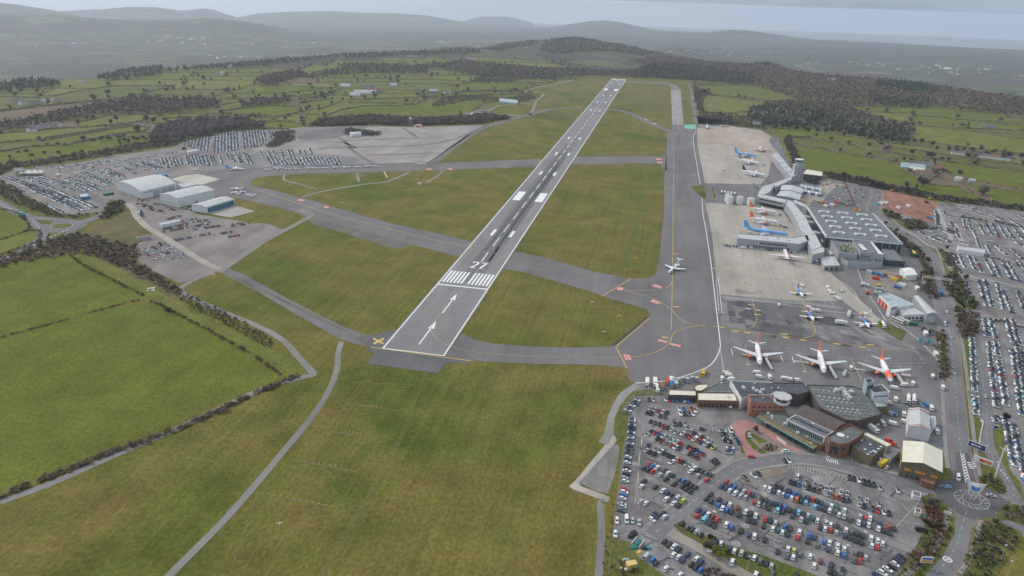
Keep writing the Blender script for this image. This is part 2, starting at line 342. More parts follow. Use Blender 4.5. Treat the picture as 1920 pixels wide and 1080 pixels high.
_o.build('haul_road',kind='structure')
sheet('taxiway',[[1025,297.6,820,306,700,307,560,310,462,316,380,321,320,335,335,372,402,368,437,370,485,380,535,393,570,404.5,590,412,640,422.6,775,459,863,482,886,453.7,795,431.7,736,420,640,392.5,585,376,560,370,510,356,482,350,468,344,470,340,482.5,332.5,532,328,560,326,700,322.5,835,318.8,1006,312.4],[430,503,466.7,520,533,556.7,640,611,692,630.5,743.7,617,720,655,692,651,636.7,636,533,576.7,483,547,413,511.7]],.07,TAXIMAT)
sheet('taxiway',[[568,405,640,422,700,438,776,460,740,467,640,436,590,422],[418,506,640,614,660,622,640,620,500,551,412,511]],.09,asphalt_mat('old_taxiway',(.13,.125,.11),(.17,.16,.13)))
sheet('hangar_apron',[322,336,345,329,372,326,412,336,380,346,350,346],.10,CONC3)
sheet('hangar_apron',[388,400,402,393,440,385,478,396,432,408],.10,asphalt_mat('hangar_slab',(.33,.31,.28),(.38,.36,.33)))
sheet('rough_patch',[543,391,580,393,577,403,560,398],.095,LOTMAT)
_o=MB()
for a,w_ in(((583,398,582,405,560,418,500,450,470,470,410,511),6),((404,513,375,520,342,538,340,546,352,554,400,577,480,610,530,638,560,670,580,692,586,703,560,709,480,735,340,800,200,860,100,905,0,941),5),((640,641,634,665,632,690,620,725,590,775,520,860,430,965,318,1079,280,1120),4.0),((568,370,600,360,680,346,720,342,745,333,768,322),5),((533,327,534,338,560,345,597,356),3.5),((669,324,673,341),4),((830,320,820,330,800,343),4)):
 strip(_o,smooth_line(V2(a)),w_,.11,PATHMAT)
_o.build('perimeter_track',kind='structure')
sheet('taxiway',[[1172,152,1210,153,1247.5,155,1267.5,160,1275.5,167.5,1281,233.8,1305,233.8,1300,265,1313,346,1318,400,1325,440,1334,502,1343,580,1349.6,637,1350,652.5,1341.8,673,1323.6,690,1274,708.3,1235.5,716,1191,718.6,1177,709.6,1174.6,690,1157.8,687.5,1120,684,1003,682.4,882.5,676.7,832,666.6,867,624.9,889,636.5,925,644.3,990,649.5,1055,651.6,1080,652,1141,650,1155,647.4,1217.4,595.5,1220,589,1214.8,581.3,1196.6,574.8,1157.8,564.4,1129,555.3,1120,551,1029,523.7,977,509.5,942,504.3,965.5,471.9,1003,478.4,1080.9,500.4,1120,510.8,1183.7,522.4,1204,523,1220,520,1230,512.6,1235.5,491.8,1240.7,440,1245,400,1246,325,1250,287.5,1251,246,1260,241.3,1260.5,167.5,1256,160.5,1240,157.5,1210,155.7,1171,155],[1079,293.6,1243,293,1250,287,1250,320,1233,307,1200,306,1072,308.7]],.07,TAXIMAT)
sheet('taxiway',[[1258,168,1276,168,1282,234,1260.5,234]],.10,asphalt_mat('far_taxiway',(.27,.255,.25),(.31,.295,.29),stain=.12))
sheet('green_surface',[1283,234,1304,233.5,1305,242,1284,241],.12,mat('green_coating',(.16,.42,.33),.8))
sheet('rough_patch',[1155.5,647.5,1217,596,1213,592,1180,620,1142,650],.10,asphalt_mat('grating',(.07,.07,.07),(.11,.105,.10)))
_o=MB();strip(_o,smooth_line(V2([1136,205,1160,207,1185,214,1210,226,1235,238,1255,245])),17,.09,TAXIMAT);strip(_o,smooth_line(V2([1098,202.5,1060,202,1030,205,1000,213,960,223,930,233,905,240,870,262,825,295,808,306])),12,.09,TAXIMAT)
strip(_o,smooth_line(V2([1291,158,1296,170,1301,205,1305,233])),9,.09,TAXIMAT);strip(_o,smooth_line(V2([992,218,1000,205,1005,190,1015,182,1020,176])),6,.09,PATHMAT)
strip(_o,smooth_line(V2([1000,172,985,170,1010,163,1045,157,1075,150])),9,.09,PATHMAT);strip(_o,smooth_line(V2([905,215,930,200,955,196,1000,192])),6,.09,PATHMAT)
strip(_o,smooth_line(V2([875,214,890,210,930,214,975,217])),16,.09,PATHMAT)
_o.build('service_track',kind='structure')
sheet('apron',[1305,233.8,1363,235,1426.7,243.3,1446.7,255,1460,262,1478,300,1486,330,1500,340,1530,330,1600,345,1640,353,1650,400,1700,440,1745,470,1752,520,1770,600,1775,700,1778,830,1740,900,1600,880,1520,858,1440,830,1380,790,1300,745,1250,741,1190,740,1191,718.6,1235.5,716,1274,708.3,1323.6,690,1341.8,673,1350,652.5,1349.6,637,1343,580,1334,502,1325,440,1318,400,1313,346,1300,265],.075,asphalt_mat('apron_asphalt',(.155,.145,.147),(.20,.187,.188),stain=.25))
sheet('apron',[1307,240,1363,236,1426,244.5,1446,256,1442,262,1448,275,1460,287,1450,292,1400,290,1372,273,1307,268],.10,CONC2)
sheet('apron',[1307.5,268.7,1372.5,272.5,1400,290,1448,292,1440,330,1426,346,1321.7,343.5],.10,CONC)
sheet('apron',[1322.5,380,1420,386,1465,394,1500,440,1530,486,1555,510,1577,528,1593,543,1640,590,1655,603,1640,608,1580,565,1486.7,563.3,1420,558.3,1351.7,552,1343,520,1335,440],.10,CONC)
sheet('stained_patch',[[1358,563,1420,566,1500,571,1580,580,1580,576,1500,564,1420,559.5,1356,555]],.12,asphalt_mat('grey_band',(.24,.23,.22),(.28,.265,.26)))
sheet('grass_patch',[[1294,350,1313,347.5,1321,348,1325,371,1318,372],[1334,352,1338,351,1342,372,1338,371]],.12,AIRGRASS)
_o=MB();rr=random.Random(4)
_pm=[asphalt_mat('bay_patch_a',(.215,.205,.195),(.25,.24,.225)),asphalt_mat('bay_patch_b',(.13,.12,.125),(.155,.145,.148)),asphalt_mat('bay_patch_c',(.20,.185,.19),(.22,.205,.207)),asphalt_mat('bay_patch_d',(.09,.085,.09),(.12,.112,.115))]
A0,A1,A2,A3=[np.array(P(*q)[:2])for q in((1352,567),(1660,625),(1745,665),(1353,612))]
def bil(a,b):return tuple((A0*(1-a)+A1*a)*(1-b)+(A3*(1-a)+A2*a)*b)
for row,n_,b0,b1 in((0,26,0,.30),(1,24,.30,.52),(2,22,.55,.78),(3,24,.80,1.0)):
 for i in range(n_):
  if rr.random()<.72:tri_sheet(_o,[bil(i/n_,b0),bil((i+1)/n_,b0),bil((i+.93+rr.random()*.1)/n_,b1),bil((i-.02)/n_,b1)],.10+.002*((i+row)%5),rr.choice(_pm[:3])if rr.random()<.9 else _pm[3])
for a in((1414,617,1432,618,1431,622,1413,621),(1450,627,1459,628,1454,635,1443,632),(1478,628,1540,636,1600,646,1594,652,1540,641,1474,633),(1413,655,1430,657,1434,675,1417,672),(1513,666,1535,668,1545,690,1528,686),(1620,700,1650,690,1640,710)):
 tri_sheet(_o,V2(a),.125,_pm[3])
_o.build('bay_patch',kind='structure')
sheet('oil_stain',[[1382,588,1400,580,1425,582,1438,592,1436,600,1420,604,1395,598],[1362,566,1390,564,1412,572,1408,578,1380,574],[1510,592,1560,594,1590,604,1585,612,1550,610,1520,604]],.135,asphalt_mat('oil_soaked',(.08,.078,.085),(.12,.115,.12),sc=.08))
sheet('worn_patch',[1376,545,1382,541,1400,546,1425,545,1430,551,1404,552,1384,551],.135,asphalt_mat('worn_concrete',(.24,.21,.19),(.30,.265,.235),sc=.1))
sheet('car_park_ground',[1190.8,740,1250,741,1382,760,1385,800,1390,850,1440,862,1520,866,1600,884,1740,922,1737,960,1733,1000,1700,1050,1680,1100,1600,1130,1248,1090,1193,1040,1181,1017,1150,1008,1155.8,943,1165,870,1175,812,1180,777,1166,772],.09,PARKMAT)
sheet('car_park_ground',[1650,400,1740,378,1850,386,1960,402,2100,420,2300,1300,1960,1090,1915,1000,1880,900,1838,830,1800,630,1770,540,1752,500,1745,455,1700,440],.08,PARKMAT)
sheet('bare_ground',[[1643,358,1667,357,1708,367,1750,378,1760,381,1750,397,1750,417,1733,415,1683,400,1650,390,1643,375],[1595,343,1620,345,1638,353,1620,352,1598,348]],.12,DIRT)
sheet('compound_ground',[1500,372,1540,345,1560,338,1545,362,1525,375,1515,388,1502,386],.10,asphalt_mat('compound_earth',(.28,.22,.17),(.36,.29,.24)))
sheet('compound_ground',[1625,500,1700,515,1720,545,1715,560,1660,545,1620,535],.11,asphalt_mat('compound_earth_b',(.22,.19,.17),(.30,.26,.23)))
sheet('haul_road',[1540,380,1520,372,1552,348,1570,342,1590,346,1565,352,1552,365],.12,asphalt_mat('haul_dust',(.30,.27,.23),(.36,.32,.28)))
ROADPX={'access_road':([1560,342,1600,346,1640,356,1643,375,1638,395,1655,405,1675,423,1705,440,1733,455,1745,475,1751,500,1759,530,1770,570,1780,620,1787,680,1792,740,1797,800,1803,860,1811,905],13),'exit_road':([1812,960,1805,982,1793,1023,1765,1064,1735,1090,1690,1130],11),'terminal_road':([1790,925,1742,918,1681,899,1600,879,1526,863,1476,860,1400,872,1365,890,1330,915,1300,940,1270,962,1245,985,1222,1004],8.5),'side_road':([1846,945,1885,975,1925,993,1990,1020],8),'car_park_road':([1850,930,1885,933,1903,925,1890,900,1868,868,1852,840,1850,800,1850,760,1840,700,1828,640,1822,600],6.5)}
_o=MB();_k=MB()
for k_,(a,w_)in ROADPX.items():
 ln=smooth_line(V2(a));strip(_o,ln,w_,.14+.004*list(ROADPX).index(k_),ROADMAT)
_c=np.array(P(1822,937)[:2])
def ring(c,r0,r1,z,m,mb,n=48,a0=0,a1=2*math.pi):
 for i in range(n):
  p,q=a0+(a1-a0)*i/n,a0+(a1-a0)*(i+1)/n
  mb.add([(c[0]+r0*math.cos(p),c[1]+r0*math.sin(p),z),(c[0]+r1*math.cos(p),c[1]+r1*math.sin(p),z),(c[0]+r1*math.cos(q),c[1]+r1*math.sin(q),z),(c[0]+r0*math.cos(q),c[1]+r0*math.sin(q),z)],[[0,1,2,3]],m)
ring(_c,0,17.5,.165,asphalt_mat('roundabout_asphalt',(.10,.098,.10),(.13,.125,.13)),_o)
tri_sheet(_o,V2([1790,848,1817,850,1832,905,1846,925,1790,930,1795,900]),.163,_M['roundabout_asphalt'])
_o.build('road',kind='structure')
_k=MB();_kp=mat('kerb_stone',(.33,.31,.29));_pv=asphalt_mat('pavement_slabs',(.25,.235,.225),(.31,.29,.28),slab=2)
for nm in('access_road','exit_road','terminal_road'):
 a,w_=ROADPX[nm];ln=smooth_line(V2(a))
 for sgn in(1,-1):
  if nm=='terminal_road' and sgn==1:ln2=ln[18:48]
  else:ln2=ln[2:-3]
  e=offset(ln2,sgn*(w_/2+.15));b=offset(ln2,sgn*(w_/2+.30));c=offset(ln2,sgn*(w_/2+2.3))
  for i in range(len(e)-1):
   _k.add([(*e[i],.1),(*e[i+1],.1),(*e[i+1],.27),(*e[i],.27),(*b[i],.27),(*b[i+1],.27)],[[0,1,2,3],[3,2,5,4]],_kp)
   _k.add([(*b[i],.265),(*b[i+1],.265),(*c[i+1],.265),(*c[i],.265)],[[0,1,2,3]]if sgn<0 else[[3,2,1,0]],_pv)
_k.build('pavement',kind='structure')
_o=MB();_c2=np.array(P(116,424)[:2]);ring(_c2,0,23,.12,ROADMAT,_o)
for a,w_ in(((-120,345,-30,370,0,381,50,405,100,411,150,416,175,410,197,400,207,392,200,383,186,376,165,362,120,340),11),((50,405,75,427,82,440,70,452,25,480,0,489,-60,510),10),((150,420,120,445,75,460,25,482,-5,492),8),((186,376,215,374,232,380,240,372,225,362),7)):
 strip(_o,smooth_line(V2(a)),w_,.13+.004*w_,ROADMAT)
_o.build('road',kind='structure')
_o=MB();ring(_c2,0,9.5,.30,FIELD3,_o);ring(_c2,9.5,9.8,.26,WHITE,_o);_o.build('roundabout_island',kind='structure')
sheet('grass_verge',[[68,412,100,414,95,420,80,421],[55,470,82,455,92,437,120,437,132,430,118,443,70,464],[60,384,125,404,190,397,205,388,203,395,180,406,122,411,60,402,10,378,0,368,0,355]],.17,FIELD3)
sheet('red_surface',[1373,795,1382,789,1400,788,1417,793,1460,817,1476,833,1520,852,1498,853,1462,833,1430,812,1415,806,1400,808,1396,815,1400,826,1412,843,1438,857,1400,858,1395,845,1383,822,1373,806],.16,REDTAR)
sheet('traffic_island',[1403,812,1412,808,1430,815,1462,836,1480,848,1465,853,1440,851,1420,838,1408,825],.22,asphalt_mat('block_paving',(.20,.15,.13),(.26,.20,.17)))
sheet('grass_patch',[[1405,810,1415,815,1438,828,1423,832,1412,820]],.26,FIELD1)
_GV=[[1801,630,1816,637,1820,680,1824,730,1829,780,1843,790,1845,800,1838,830,1838,850,1860,885,1880,910,1885,922,1868,925,1850,912,1832,893,1820,840,1812,770,1805,700],[1862,796,1878,797,1885,840,1893,880,1912,905,1920,940,1905,915,1885,880,1868,845,1862,820],[1845,968,1870,976,1912,1002,1916,1012,1870,1075,1850,1110,1790,1100,1812,1040,1824,990],[1727,930,1745,928,1775,945,1790,965,1790,1000,1770,1040,1730,1085,1660,1130,1680,1090,1700,1050,1733,1000,1737,960],[1860,975,1885,945,1925,950,1960,975,1930,990,1890,975],[1720,441,1750,467,1773,472,1767,488,1780,507,1805,520,1808,545,1830,565,1830,580,1812,582,1790,560,1772,520,1758,480],[1655,603,1700,622,1690,640,1640,610,1650,600],[1755,625,1772,625,1775,715,1762,712],[1262,985,1275,978,1330,1010,1360,1020,1440,1045,1520,1075,1600,1105,1480,1110,1400,1075,1310,1030],[1149,1009,1181,1018,1193,1041,1248,1081,1270,1110,1135,1110],[1792,555,1800,560,1812,578,1795,580],[1165,772,1190,742,1247,741,1215,730,1185,735,1163,760,1152,785,1150,815,1160,830,1175,812,1180,778],[1655,395,1685,412,1715,430,1700,432,1665,410]]
sheet('grass_verge',_GV[:],.185,FIELD3)
sheet('concrete_track',[[1067,912,1078,902,1150,815,1160,820,1152,832,1085,905,1090,912,1143,932,1140,942,1075,918]],.10,CONC)
sheet('bare_ground',[1085,905,1152,832,1162,838,1160,860,1150,900,1140,925,1120,922],.095,asphalt_mat('trampled_ground',(.17,.165,.15),(.26,.25,.23),sc=.06))
_o=MB();strip(_o,smooth_line(V2([1135,940,1126,945,1128,1000,1121,1100])),3.6,.105,_M['path_surface']);strip(_o,smooth_line(V2([1195,722,1170,740,1155,765,1146,790,1142,812,1130,832])),5.5,.107,PATHMAT)
strip(_o,smooth_line(V2([1255,998,1300,1022,1340,1045,1390,1075,1440,1100])),6,.19,asphalt_mat('footpath_brown',(.25,.21,.18),(.30,.26,.22)))
_o.build('footpath',kind='structure')
# runway and markings
sheet('runway',rect(-23.6,23.6,-1,2034),.13,RUNMAT,world=True)
sheet('runway_pad',[691.9,650.8,882.5,675.4,881,684,838.4,679.3,821.5,700,689.3,682.4,702,661,688,658],.115,DARKMAT)
sheet('runway_repair',[660,632,690,630,742,617.5,717,651,690,650.5],.118,DARKMAT)
def rub():
 n=N('tyre_rubber');q=n.noise(.25,5,n.pos((1,.025,1)),rough=.7);e=n.noise(.012,3)
 c=n.ramp(q,[(.32,(.115,.112,.12)),(.68,(.20,.192,.20))]);return n.out(c.outputs[0])
RUB=rub()
mb=MB();rr=random.Random(9)
for k in range(90):
 x=rr.gauss(0,5.6);y0=130+abs(rr.gauss(0,1))*60+rr.random()*80;y1=y0+rr.uniform(200,640)
 if abs(x)<14:strip(mb,[(x,y0),(x+rr.gauss(0,.4),min(y1,1100))],rr.uniform(.5,2.1),.1305+.0003*(k%30),RUB)
for k in range(46):
 x=rr.gauss(0,3.4);y0=1950-rr.random()*260;strip(mb,[(x,y0),(x,y0-rr.uniform(100,420))],rr.uniform(.5,1.6),.1305+.0003*(k%30),RUB)
RW=bpy.data.objects['runway'];mb.build('rubber_streaks',RW)
mb=MB();T,E_=129.2,2031.4;Z=.15
for sx in(-1,1):strip(mb,[(sx*22.2,-.5),(sx*22.2,2031)],.95,Z,WHITE)
tri_sheet(mb,rect(-22.6,22.6,-.9,.1),Z+.004,WHITE);tri_sheet(mb,rect(-22.3,22.3,T-1,T+1.2),Z+.004,WHITE);tri_sheet(mb,rect(-22.3,22.3,E_-.5,E_+1.2),Z+.004,WHITE)
for sx in(-1,1):
 for i in range(6):
  x=sx*(3.1+3.25*i);
  for y0,y1 in((T+7,T+36),(E_-34,E_-5)):tri_sheet(mb,rect(x-.9,x+.9,y0,y1),Z+.002,WHITE)
 for base,s in((T,1),(E_,-1)):
  for d in(150,450,600,750):
   tri_sheet(mb,[(sx*(10.0)+a,base+s*(d+b))for a,b in((-1.6,0),(1.6,0),(1.6,22.5),(-1.6,22.5))],Z+.002,WHITE)
  tri_sheet(mb,[(sx*(14.0)+a,base+s*(300+b))for a,b in((-4.7,0),(4.7,0),(4.7,45),(-4.7,45))],Z+.002,WHITE)
y=T+66
while y<E_-70:tri_sheet(mb,rect(-.45,.45,y,y+30),Z+.002,WHITE);y+=50
for y0 in(8,66):
 tri_sheet(mb,rect(-.5,.5,y0+4,y0+34),Z+.002,WHITE);tri_sheet(mb,[(-2.4,y0+32),(2.4,y0+32),(0,y0+46)],Z+.002,WHITE)
def glyph(ch,x,y,w,h,t):
 """runway numerals as strokes"""
 if ch=='2':pl=[(0,.80),(.12,.95),(.4,1),(.75,.97),(.97,.82),(.95,.62),(.6,.38),(0.02,.08),(0.02,.06),(1,.06)]
 elif ch=='7':pl=[(0,.94),(1,.94),(.80,.7),(.5,.35),(.38,0)]
 elif ch=='0':pl=[(.5,1),(.05,.8),(.05,.2),(.5,0),(.95,.2),(.95,.8),(.5,1)]
 else:pl=[(.95,.75),(.5,1),(.05,.75),(.5,.5),(.95,.6),(.9,.2),(.5,0),(.1,.1)]
 return[(x+a*w,y+b*h)for a,b in pl],t
for ch,x in(('2',-6.3),('7',1.6)):
 l_,t_=glyph(ch,x,T+48,5.0,17,2.0);strip(mb,l_,t_,Z+.004,WHITE)
for ch,x in(('0',-6.3),('9',1.8)):
 l_,t_=glyph(ch,x,0,4.6,12,1.3);strip(mb,[(-a,E_-44-b)for a,b in l_],t_,Z+.004,WHITE)
mb.build('runway_marking',RW)
def line_px(mb,a,w,z,m,n=6):strip(mb,smooth_line(V2(a),n),w,z,m)
mb=MB();Z=.172
for a,w_ in(((1170,154,1250,158,1267,164,1270,200,1272,240,1263,262,1263,300,1262,400,1261,500,1260,560,1259,600,1258,620),.45),((1261,525,1256,536,1240,542,1200,545.5,1165,544),.45),((1170,545,1210,555,1240,568,1258,580,1275,598,1300,608,1345,613),.45),((1341,613,1310,611,1275,618,1262,626,1257,640,1245,652,1220,664,1185,670),.45),((1155,671,1080,670,1000,668,920,664,870,656,840,648,812,628,810,612,830,582,836,572),.3),((1120,520,1060,505,1000,495,965,491,925,492,905,502,892,510),.25),((1261,480,1264,487,1280,493,1334,501),.3),((885,464,800,447,700,422,640,406,570,385,500,362,440,343),.6),((886,461,905,463,918,460,932,450),.25),((885,466,905,470,911,480,900,494),.25),((948,485,930,478,925,465,932,452),.25),((1020,305,900,311,700,317,520,323,470,330,455,338),.3),((700,428,640,410,560,382),.25)):
 line_px(mb,a,w_,Z,YEL)
for a in((1129,555.5,1184,522),(1218,596,1155,650),(1155,651,1175,690),(1013,300,1008,312),(863,482,886,454)):dashes(mb,smooth_line(V2(a),2),1.1,Z,YEL,1.4,.8)
line_px(mb,(695,651,883,677),.8,Z+.003,YEL)
tri_sheet(mb,V2([699.5,643.5,702,646.5,721,636.8,718.5,633.8]),Z+.003,YEL);tri_sheet(mb,V2([698.5,635.8,701,633.5,720,643.5,717.5,645.8]),Z+.006,YEL)
tri_sheet(mb,V2([719,322,721,321,727,333,725,334]),Z+.003,YEL)
for u,v in((1268,476.5),(1268,575.5),(1248,633),(1381,462),(1366,503),(1390,506),(1436,517),(1478,517),(1402,531),(1397,531),(1408,546),(1492,543),(1409,572),(1420,590),(1509,584.5),(1526,604.5),(1379,621.5),(1401,624),(1470,626.5),(1473,633),(1506,638),(1569,645),(1617,651.5),(1632,647),(1352,614),(1337,503)):
 a=P(u,v);mb.add([(a[0]-2.6,a[1]-.9,Z+.003),(a[0]+2.6,a[1]-.9,Z+.003),(a[0]+2.6,a[1]+.9,Z+.003),(a[0]-2.6,a[1]+.9,Z+.003)],[[0,1,2,3]],YEL)
for a in((1410,558,1416,585,1419,600,1412,612,1400,617,1370,618),(1370,618,1420,624,1500,634,1560,642,1640,652,1690,660),(1503,560,1520,600,1528,620,1522,630,1505,634),(1397,646,1403,683),(1495,658,1510,695),(1595,672,1615,712),(1685,685,1705,718),(1850,240,1851,241),(1630,612,1634,625)):line_px(mb,a,.35,Z,YEL)
tri=mb.build('taxiway_marking',bpy.data.objects['taxiway'])
mb=MB()
line_px(mb,(1191,718.6,1235.5,716,1274,708.3,1323.6,690,1341.8,673,1350,652.5,1349.6,637,1343,580,1334,502,1325,440,1318,400,1316,371),.65,Z,WHITE)
line_px(mb,(1313,345,1300,265,1305,246),.65,Z,WHITE);line_px(mb,(1350.5,655,1357,695),.6,Z,PALE)
for a in((1347,523,1353,583,1358,587),(1341,523,1350,522),(1345,586,1358,587)):line_px(mb,a,.4,Z,WHITE,1)
for a in((1340,514,1380,516,1450,527,1500,535,1540,538),(1346,500,1345,450),(1422,483,1437,527),(1430,482,1452,527),(1508,484,1523,505),(1533,540,1549,573),(1546,541,1563,575),(1580,545,1592,573)):line_px(mb,a,.3,Z,PALE,1)
for a in((1577,528,1600,545,1612,565,1633,581,1628,586,1600,588,1540,582,1450,568,1352,557),(1655,592,1700,620,1740,655,1770,690),(1650,600,1672,628,1686,630,1690,622,1670,604,1652,597),(1600,480,1610,510,1625,545,1660,600)):line_px(mb,a,.35,Z,WHITE)
for off,a in((0,(1350,598,1400,602,1500,613,1600,627,1660,633)),(0,(1351,594,1400,598,1500,609,1600,622,1660,628)),(0,(1352,642,1420,650,1520,666,1640,685,1730,688)),(0,(1352,637,1420,645,1520,660,1640,679,1733,682)),(0,(1690,640,1715,655,1733,682)),(0,(1330,700,1420,705,1500,718,1560,728))):dashes(mb,smooth_line(V2(a)),.35,Z,PALE,6,3)
for a in((1371,654,1374,666),(1464,667,1468,679),(1485,669,1489,681)):line_px(mb,a,.5,Z,WHITE,1)
for u,v,w_,h_ in((1395,665,4.5,2),(1496,678,5,2.6),(1509,680,5,2.6),(1403,683.5,3,1.2),(1508,697,3,1.2),(1612,693,8,2),(1699,703,6,3),(1403,579,4,2),(1421,582,4,2),(1385,480,4,4)):
 a=P(u,v);mb.add([(a[0]-w_/2,a[1]-h_/2,Z+.003),(a[0]+w_/2,a[1]-h_/2,Z+.003),(a[0]+w_/2,a[1]+h_/2,Z+.003),(a[0]-w_/2,a[1]+h_/2,Z+.003)],[[0,1,2,3]],PALE)
dashes(mb,smooth_line(V2((1343,525,1348,583))),.6,Z,WHITE,2.4,1.8)
mb.build('apron_marking',bpy.data.objects['apron'])
def redsign(c4,rows):
 """red painted instruction panel with rows of white characters"""
 a,b,c,d=[np.array(p[:2])for p in V2(c4)];g=lambda s,t:tuple((a*(1-s)+b*s)*(1-t)+(d*(1-s)+c*s)*t);m=MB();tri_sheet(m,[a,b,c,d],.178,REDP)
 n=len(rows)
 for j,row in enumerate(rows):
  t0,t1=(j+.16)/n,(j+.84)/n;L=len(row)
  for i,ch in enumerate(row):
   if ch==' ':continue
   s0,s1=(i+.2)/L,(i+.8)/L;wd=.12/L*2.2
   q=lambda p,r,u_,v_:tri_sheet(m,[g(p,r),g(u_,r),g(u_,v_),g(p,v_)],.184,WHITE)
   q(s0,t0,s0+(s1-s0)*.3,t1)
   if ch in 'BHNUMRAD20E':q(s1-(s1-s0)*.3,t0,s1,t1)
   if ch in 'BRAEPFD270S-':q(s0,t0,s1,t0+(t1-t0)*.22)
   if ch in 'BHEALDU20S':q(s0,t1-(t1-t0)*.22,s1,t1)
   if ch in 'BHEARS2':q(s0,(t0+t1)/2-.04,s1,(t0+t1)/2+.04)
 return m.build('painted_sign',kind='structure')
redsign((1160,538,1172,540,1168,545.5,1155,543.5),['D1'])
redsign((1227,533,1243.5,538,1238,541.5,1221,537),['RUNWAY','AHEAD'])
redsign((1224,561.5,1240.5,567,1234,571.5,1217,565.5),['RUNWAY','AHEAD'])
redsign((1167.5,664.5,1182,666,1185.5,676,1172,675),['A1','27'])
redsign((1235,636,1252,640,1250,644,1232,640),['AHEAD']);redsign((1257,643,1278,647.5,1275.5,652,1255,646.5),['RUNWAY'])
redsign((563,373,572,375,568,378,556,376),['G1']);redsign((611,386,619,388,614,391,605,389),['G1']);redsign((799,316,809,316,810,319,800,319),['G2']);redsign((839,315.5,847,315.5,849,318.5,841,318.5),['G2'])
redsign((1228,297,1240,297,1243,300,1231,300),['F1']);redsign((1231,303,1242,303,1244,306,1232,306),['F1']);redsign((1207,223,1213,223.5,1216,225,1210,225),['H1']);redsign((1223,230.5,1229,231,1232,233,1226,233),['H1'])
mb=MB()
for nm,(a,w_)in ROADPX.items():
 ln=smooth_line(V2(a));dashes(mb,ln,.22,.185,PALE,3,4)
 if nm=='access_road':strip(mb,offset(ln,5.1),.25,.186,mat('red_edge_line',(.42,.16,.13)));strip(mb,offset(ln,-5.1),.25,.186,_M['red_edge_line'])
 if nm=='exit_road':strip(mb,offset(ln,5.0),.25,.186,_M['red_edge_line']);strip(mb,offset(ln,-5.0),.25,.186,_M['red_edge_line'])
ring(_c,7.7,8.0,.19,PALE,mb);ring(_c,4.2,4.5,.19,PALE,mb)
for i in range(14):
 a=2*math.pi*i/14;strip(mb,[(_c[0]+5.2*math.cos(a),_c[1]+5.2*math.sin(a)),(_c[0]+7.6*math.cos(a+.3),_c[1]+7.6*math.sin(a+.3))],.3,.19,PALE)
for i in range(9):
 s=i/9;a,b=P(1802+8*s,858+48*s),P(1808+9*s,853+48*s);strip(mb,[a[:2],b[:2]],.5,.19,WHITE)
for a in((1801,850,1811,905),(1805,850,1818,902)):line_px(mb,a,.3,.19,WHITE,1)
for u0,v0 in((1817,868),(1826,866)):
 for i in range(4):a=P(u0+i*1.6,v0+i*3.4);mb.add([(a[0]-1.1,a[1]-.35,.19),(a[0]+1.1,a[1]-.35,.19),(a[0]+1.1,a[1]+.35,.19),(a[0]-1.1,a[1]+.35,.19)],[[0,1,2,3]],WHITE)
for q in((1550,862,1570,867,6),(1458,822,1472,832,5)):
 for i in range(q[4]):
  s=i/(q[4]-1);a=P(q[0]+(q[2]-q[0])*s,q[1]+(q[3]-q[1])*s);mb.add([(a[0]-.22,a[1]-2.0,.19),(a[0]+.22,a[1]-2.0,.19),(a[0]+.22,a[1]+2.0,.19),(a[0]-.22,a[1]+2.0,.19)],[[0,1,2,3]],WHITE)
dashes(mb,smooth_line(V2((30,395,60,412,75,430))),.4,.19,WHITE,3,3);line_px(mb,(0,382,45,404),.3,.19,WHITE);dashes(mb,smooth_line(V2((0,487,25,478,75,454,130,430))),.9,.19,WHITE,3,3)
ring(np.array(P(1776.5,1049.5)[:2]),1.5,2.0,.195,WHITE,mb,20)
for dx in(-.55,.55):a=P(1776.5,1049.5);tri_sheet(mb,rect(a[0]+dx-.3,a[0]+dx+.3,a[1]-.7,a[1]+.7),.195,WHITE)
mb.build('road_marking',bpy.data.objects['road'])
mb=MB()
for a,n_,w_ in(((1480,869,1548,883),12,5),((1560,884,1590,896),4,5),((1396,893,1462,876),12,5),((1268,792,1350,804),12,4.6)):
 p,q=np.array(P(a[0],a[1])[:2]),np.array(P(a[2],a[3])[:2]);t=(q-p)/np.linalg.norm(q-p);nn=np.array([-t[1],t[0]])*(-1)
 m_=YEL if a[0]==1396 else PALE
 for i in range(n_+1):c=p+(q-p)*i/n_;strip(mb,[tuple(c),tuple(c+nn*w_)],.22,.125,m_)
 strip(mb,[tuple(p),tuple(q)],.22,.128,m_)
for a in((1162+14,760,1205,800,1198,860,1196,935),(1205,808,1190,945),(1150,1008,1290,962,1410,862),(1683,975,1733,985),(1640,1038,1683,985,1728,936)):line_px(mb,a,.22,.125,PALE,2)
for u,v in((1192,870),(1531,898),(1512,922),(1434,926),(1413,954),(1397,985),(1381,1020),(1338,904),(1519,1040)):
 c=P(u,v);ring(c,1.6,1.95,.13,PALE,mb,18);tri_sheet(mb,rect(c[0]-.8,c[0]-.2,c[1]-.7,c[1]+.7),.13,PALE);tri_sheet(mb,rect(c[0]+.2,c[0]+.8,c[1]-.7,c[1]+.7),.13,PALE)
for u,v in((1258,953),(1284,924),(1330,954),(1620,958),(1612,992),(1580,1017),(1446,956)):
 c=np.array(P(u,v)[:2]);d=np.array([.83,-.56]);strip(mb,[tuple(c-d*4),tuple(c+d*2)],.35,.13,PALE);e=np.array([-d[1],d[0]]);tri_sheet(mb,[tuple(c+d*2+e),tuple(c+d*2-e),tuple(c+d*4.4)],.13,PALE)
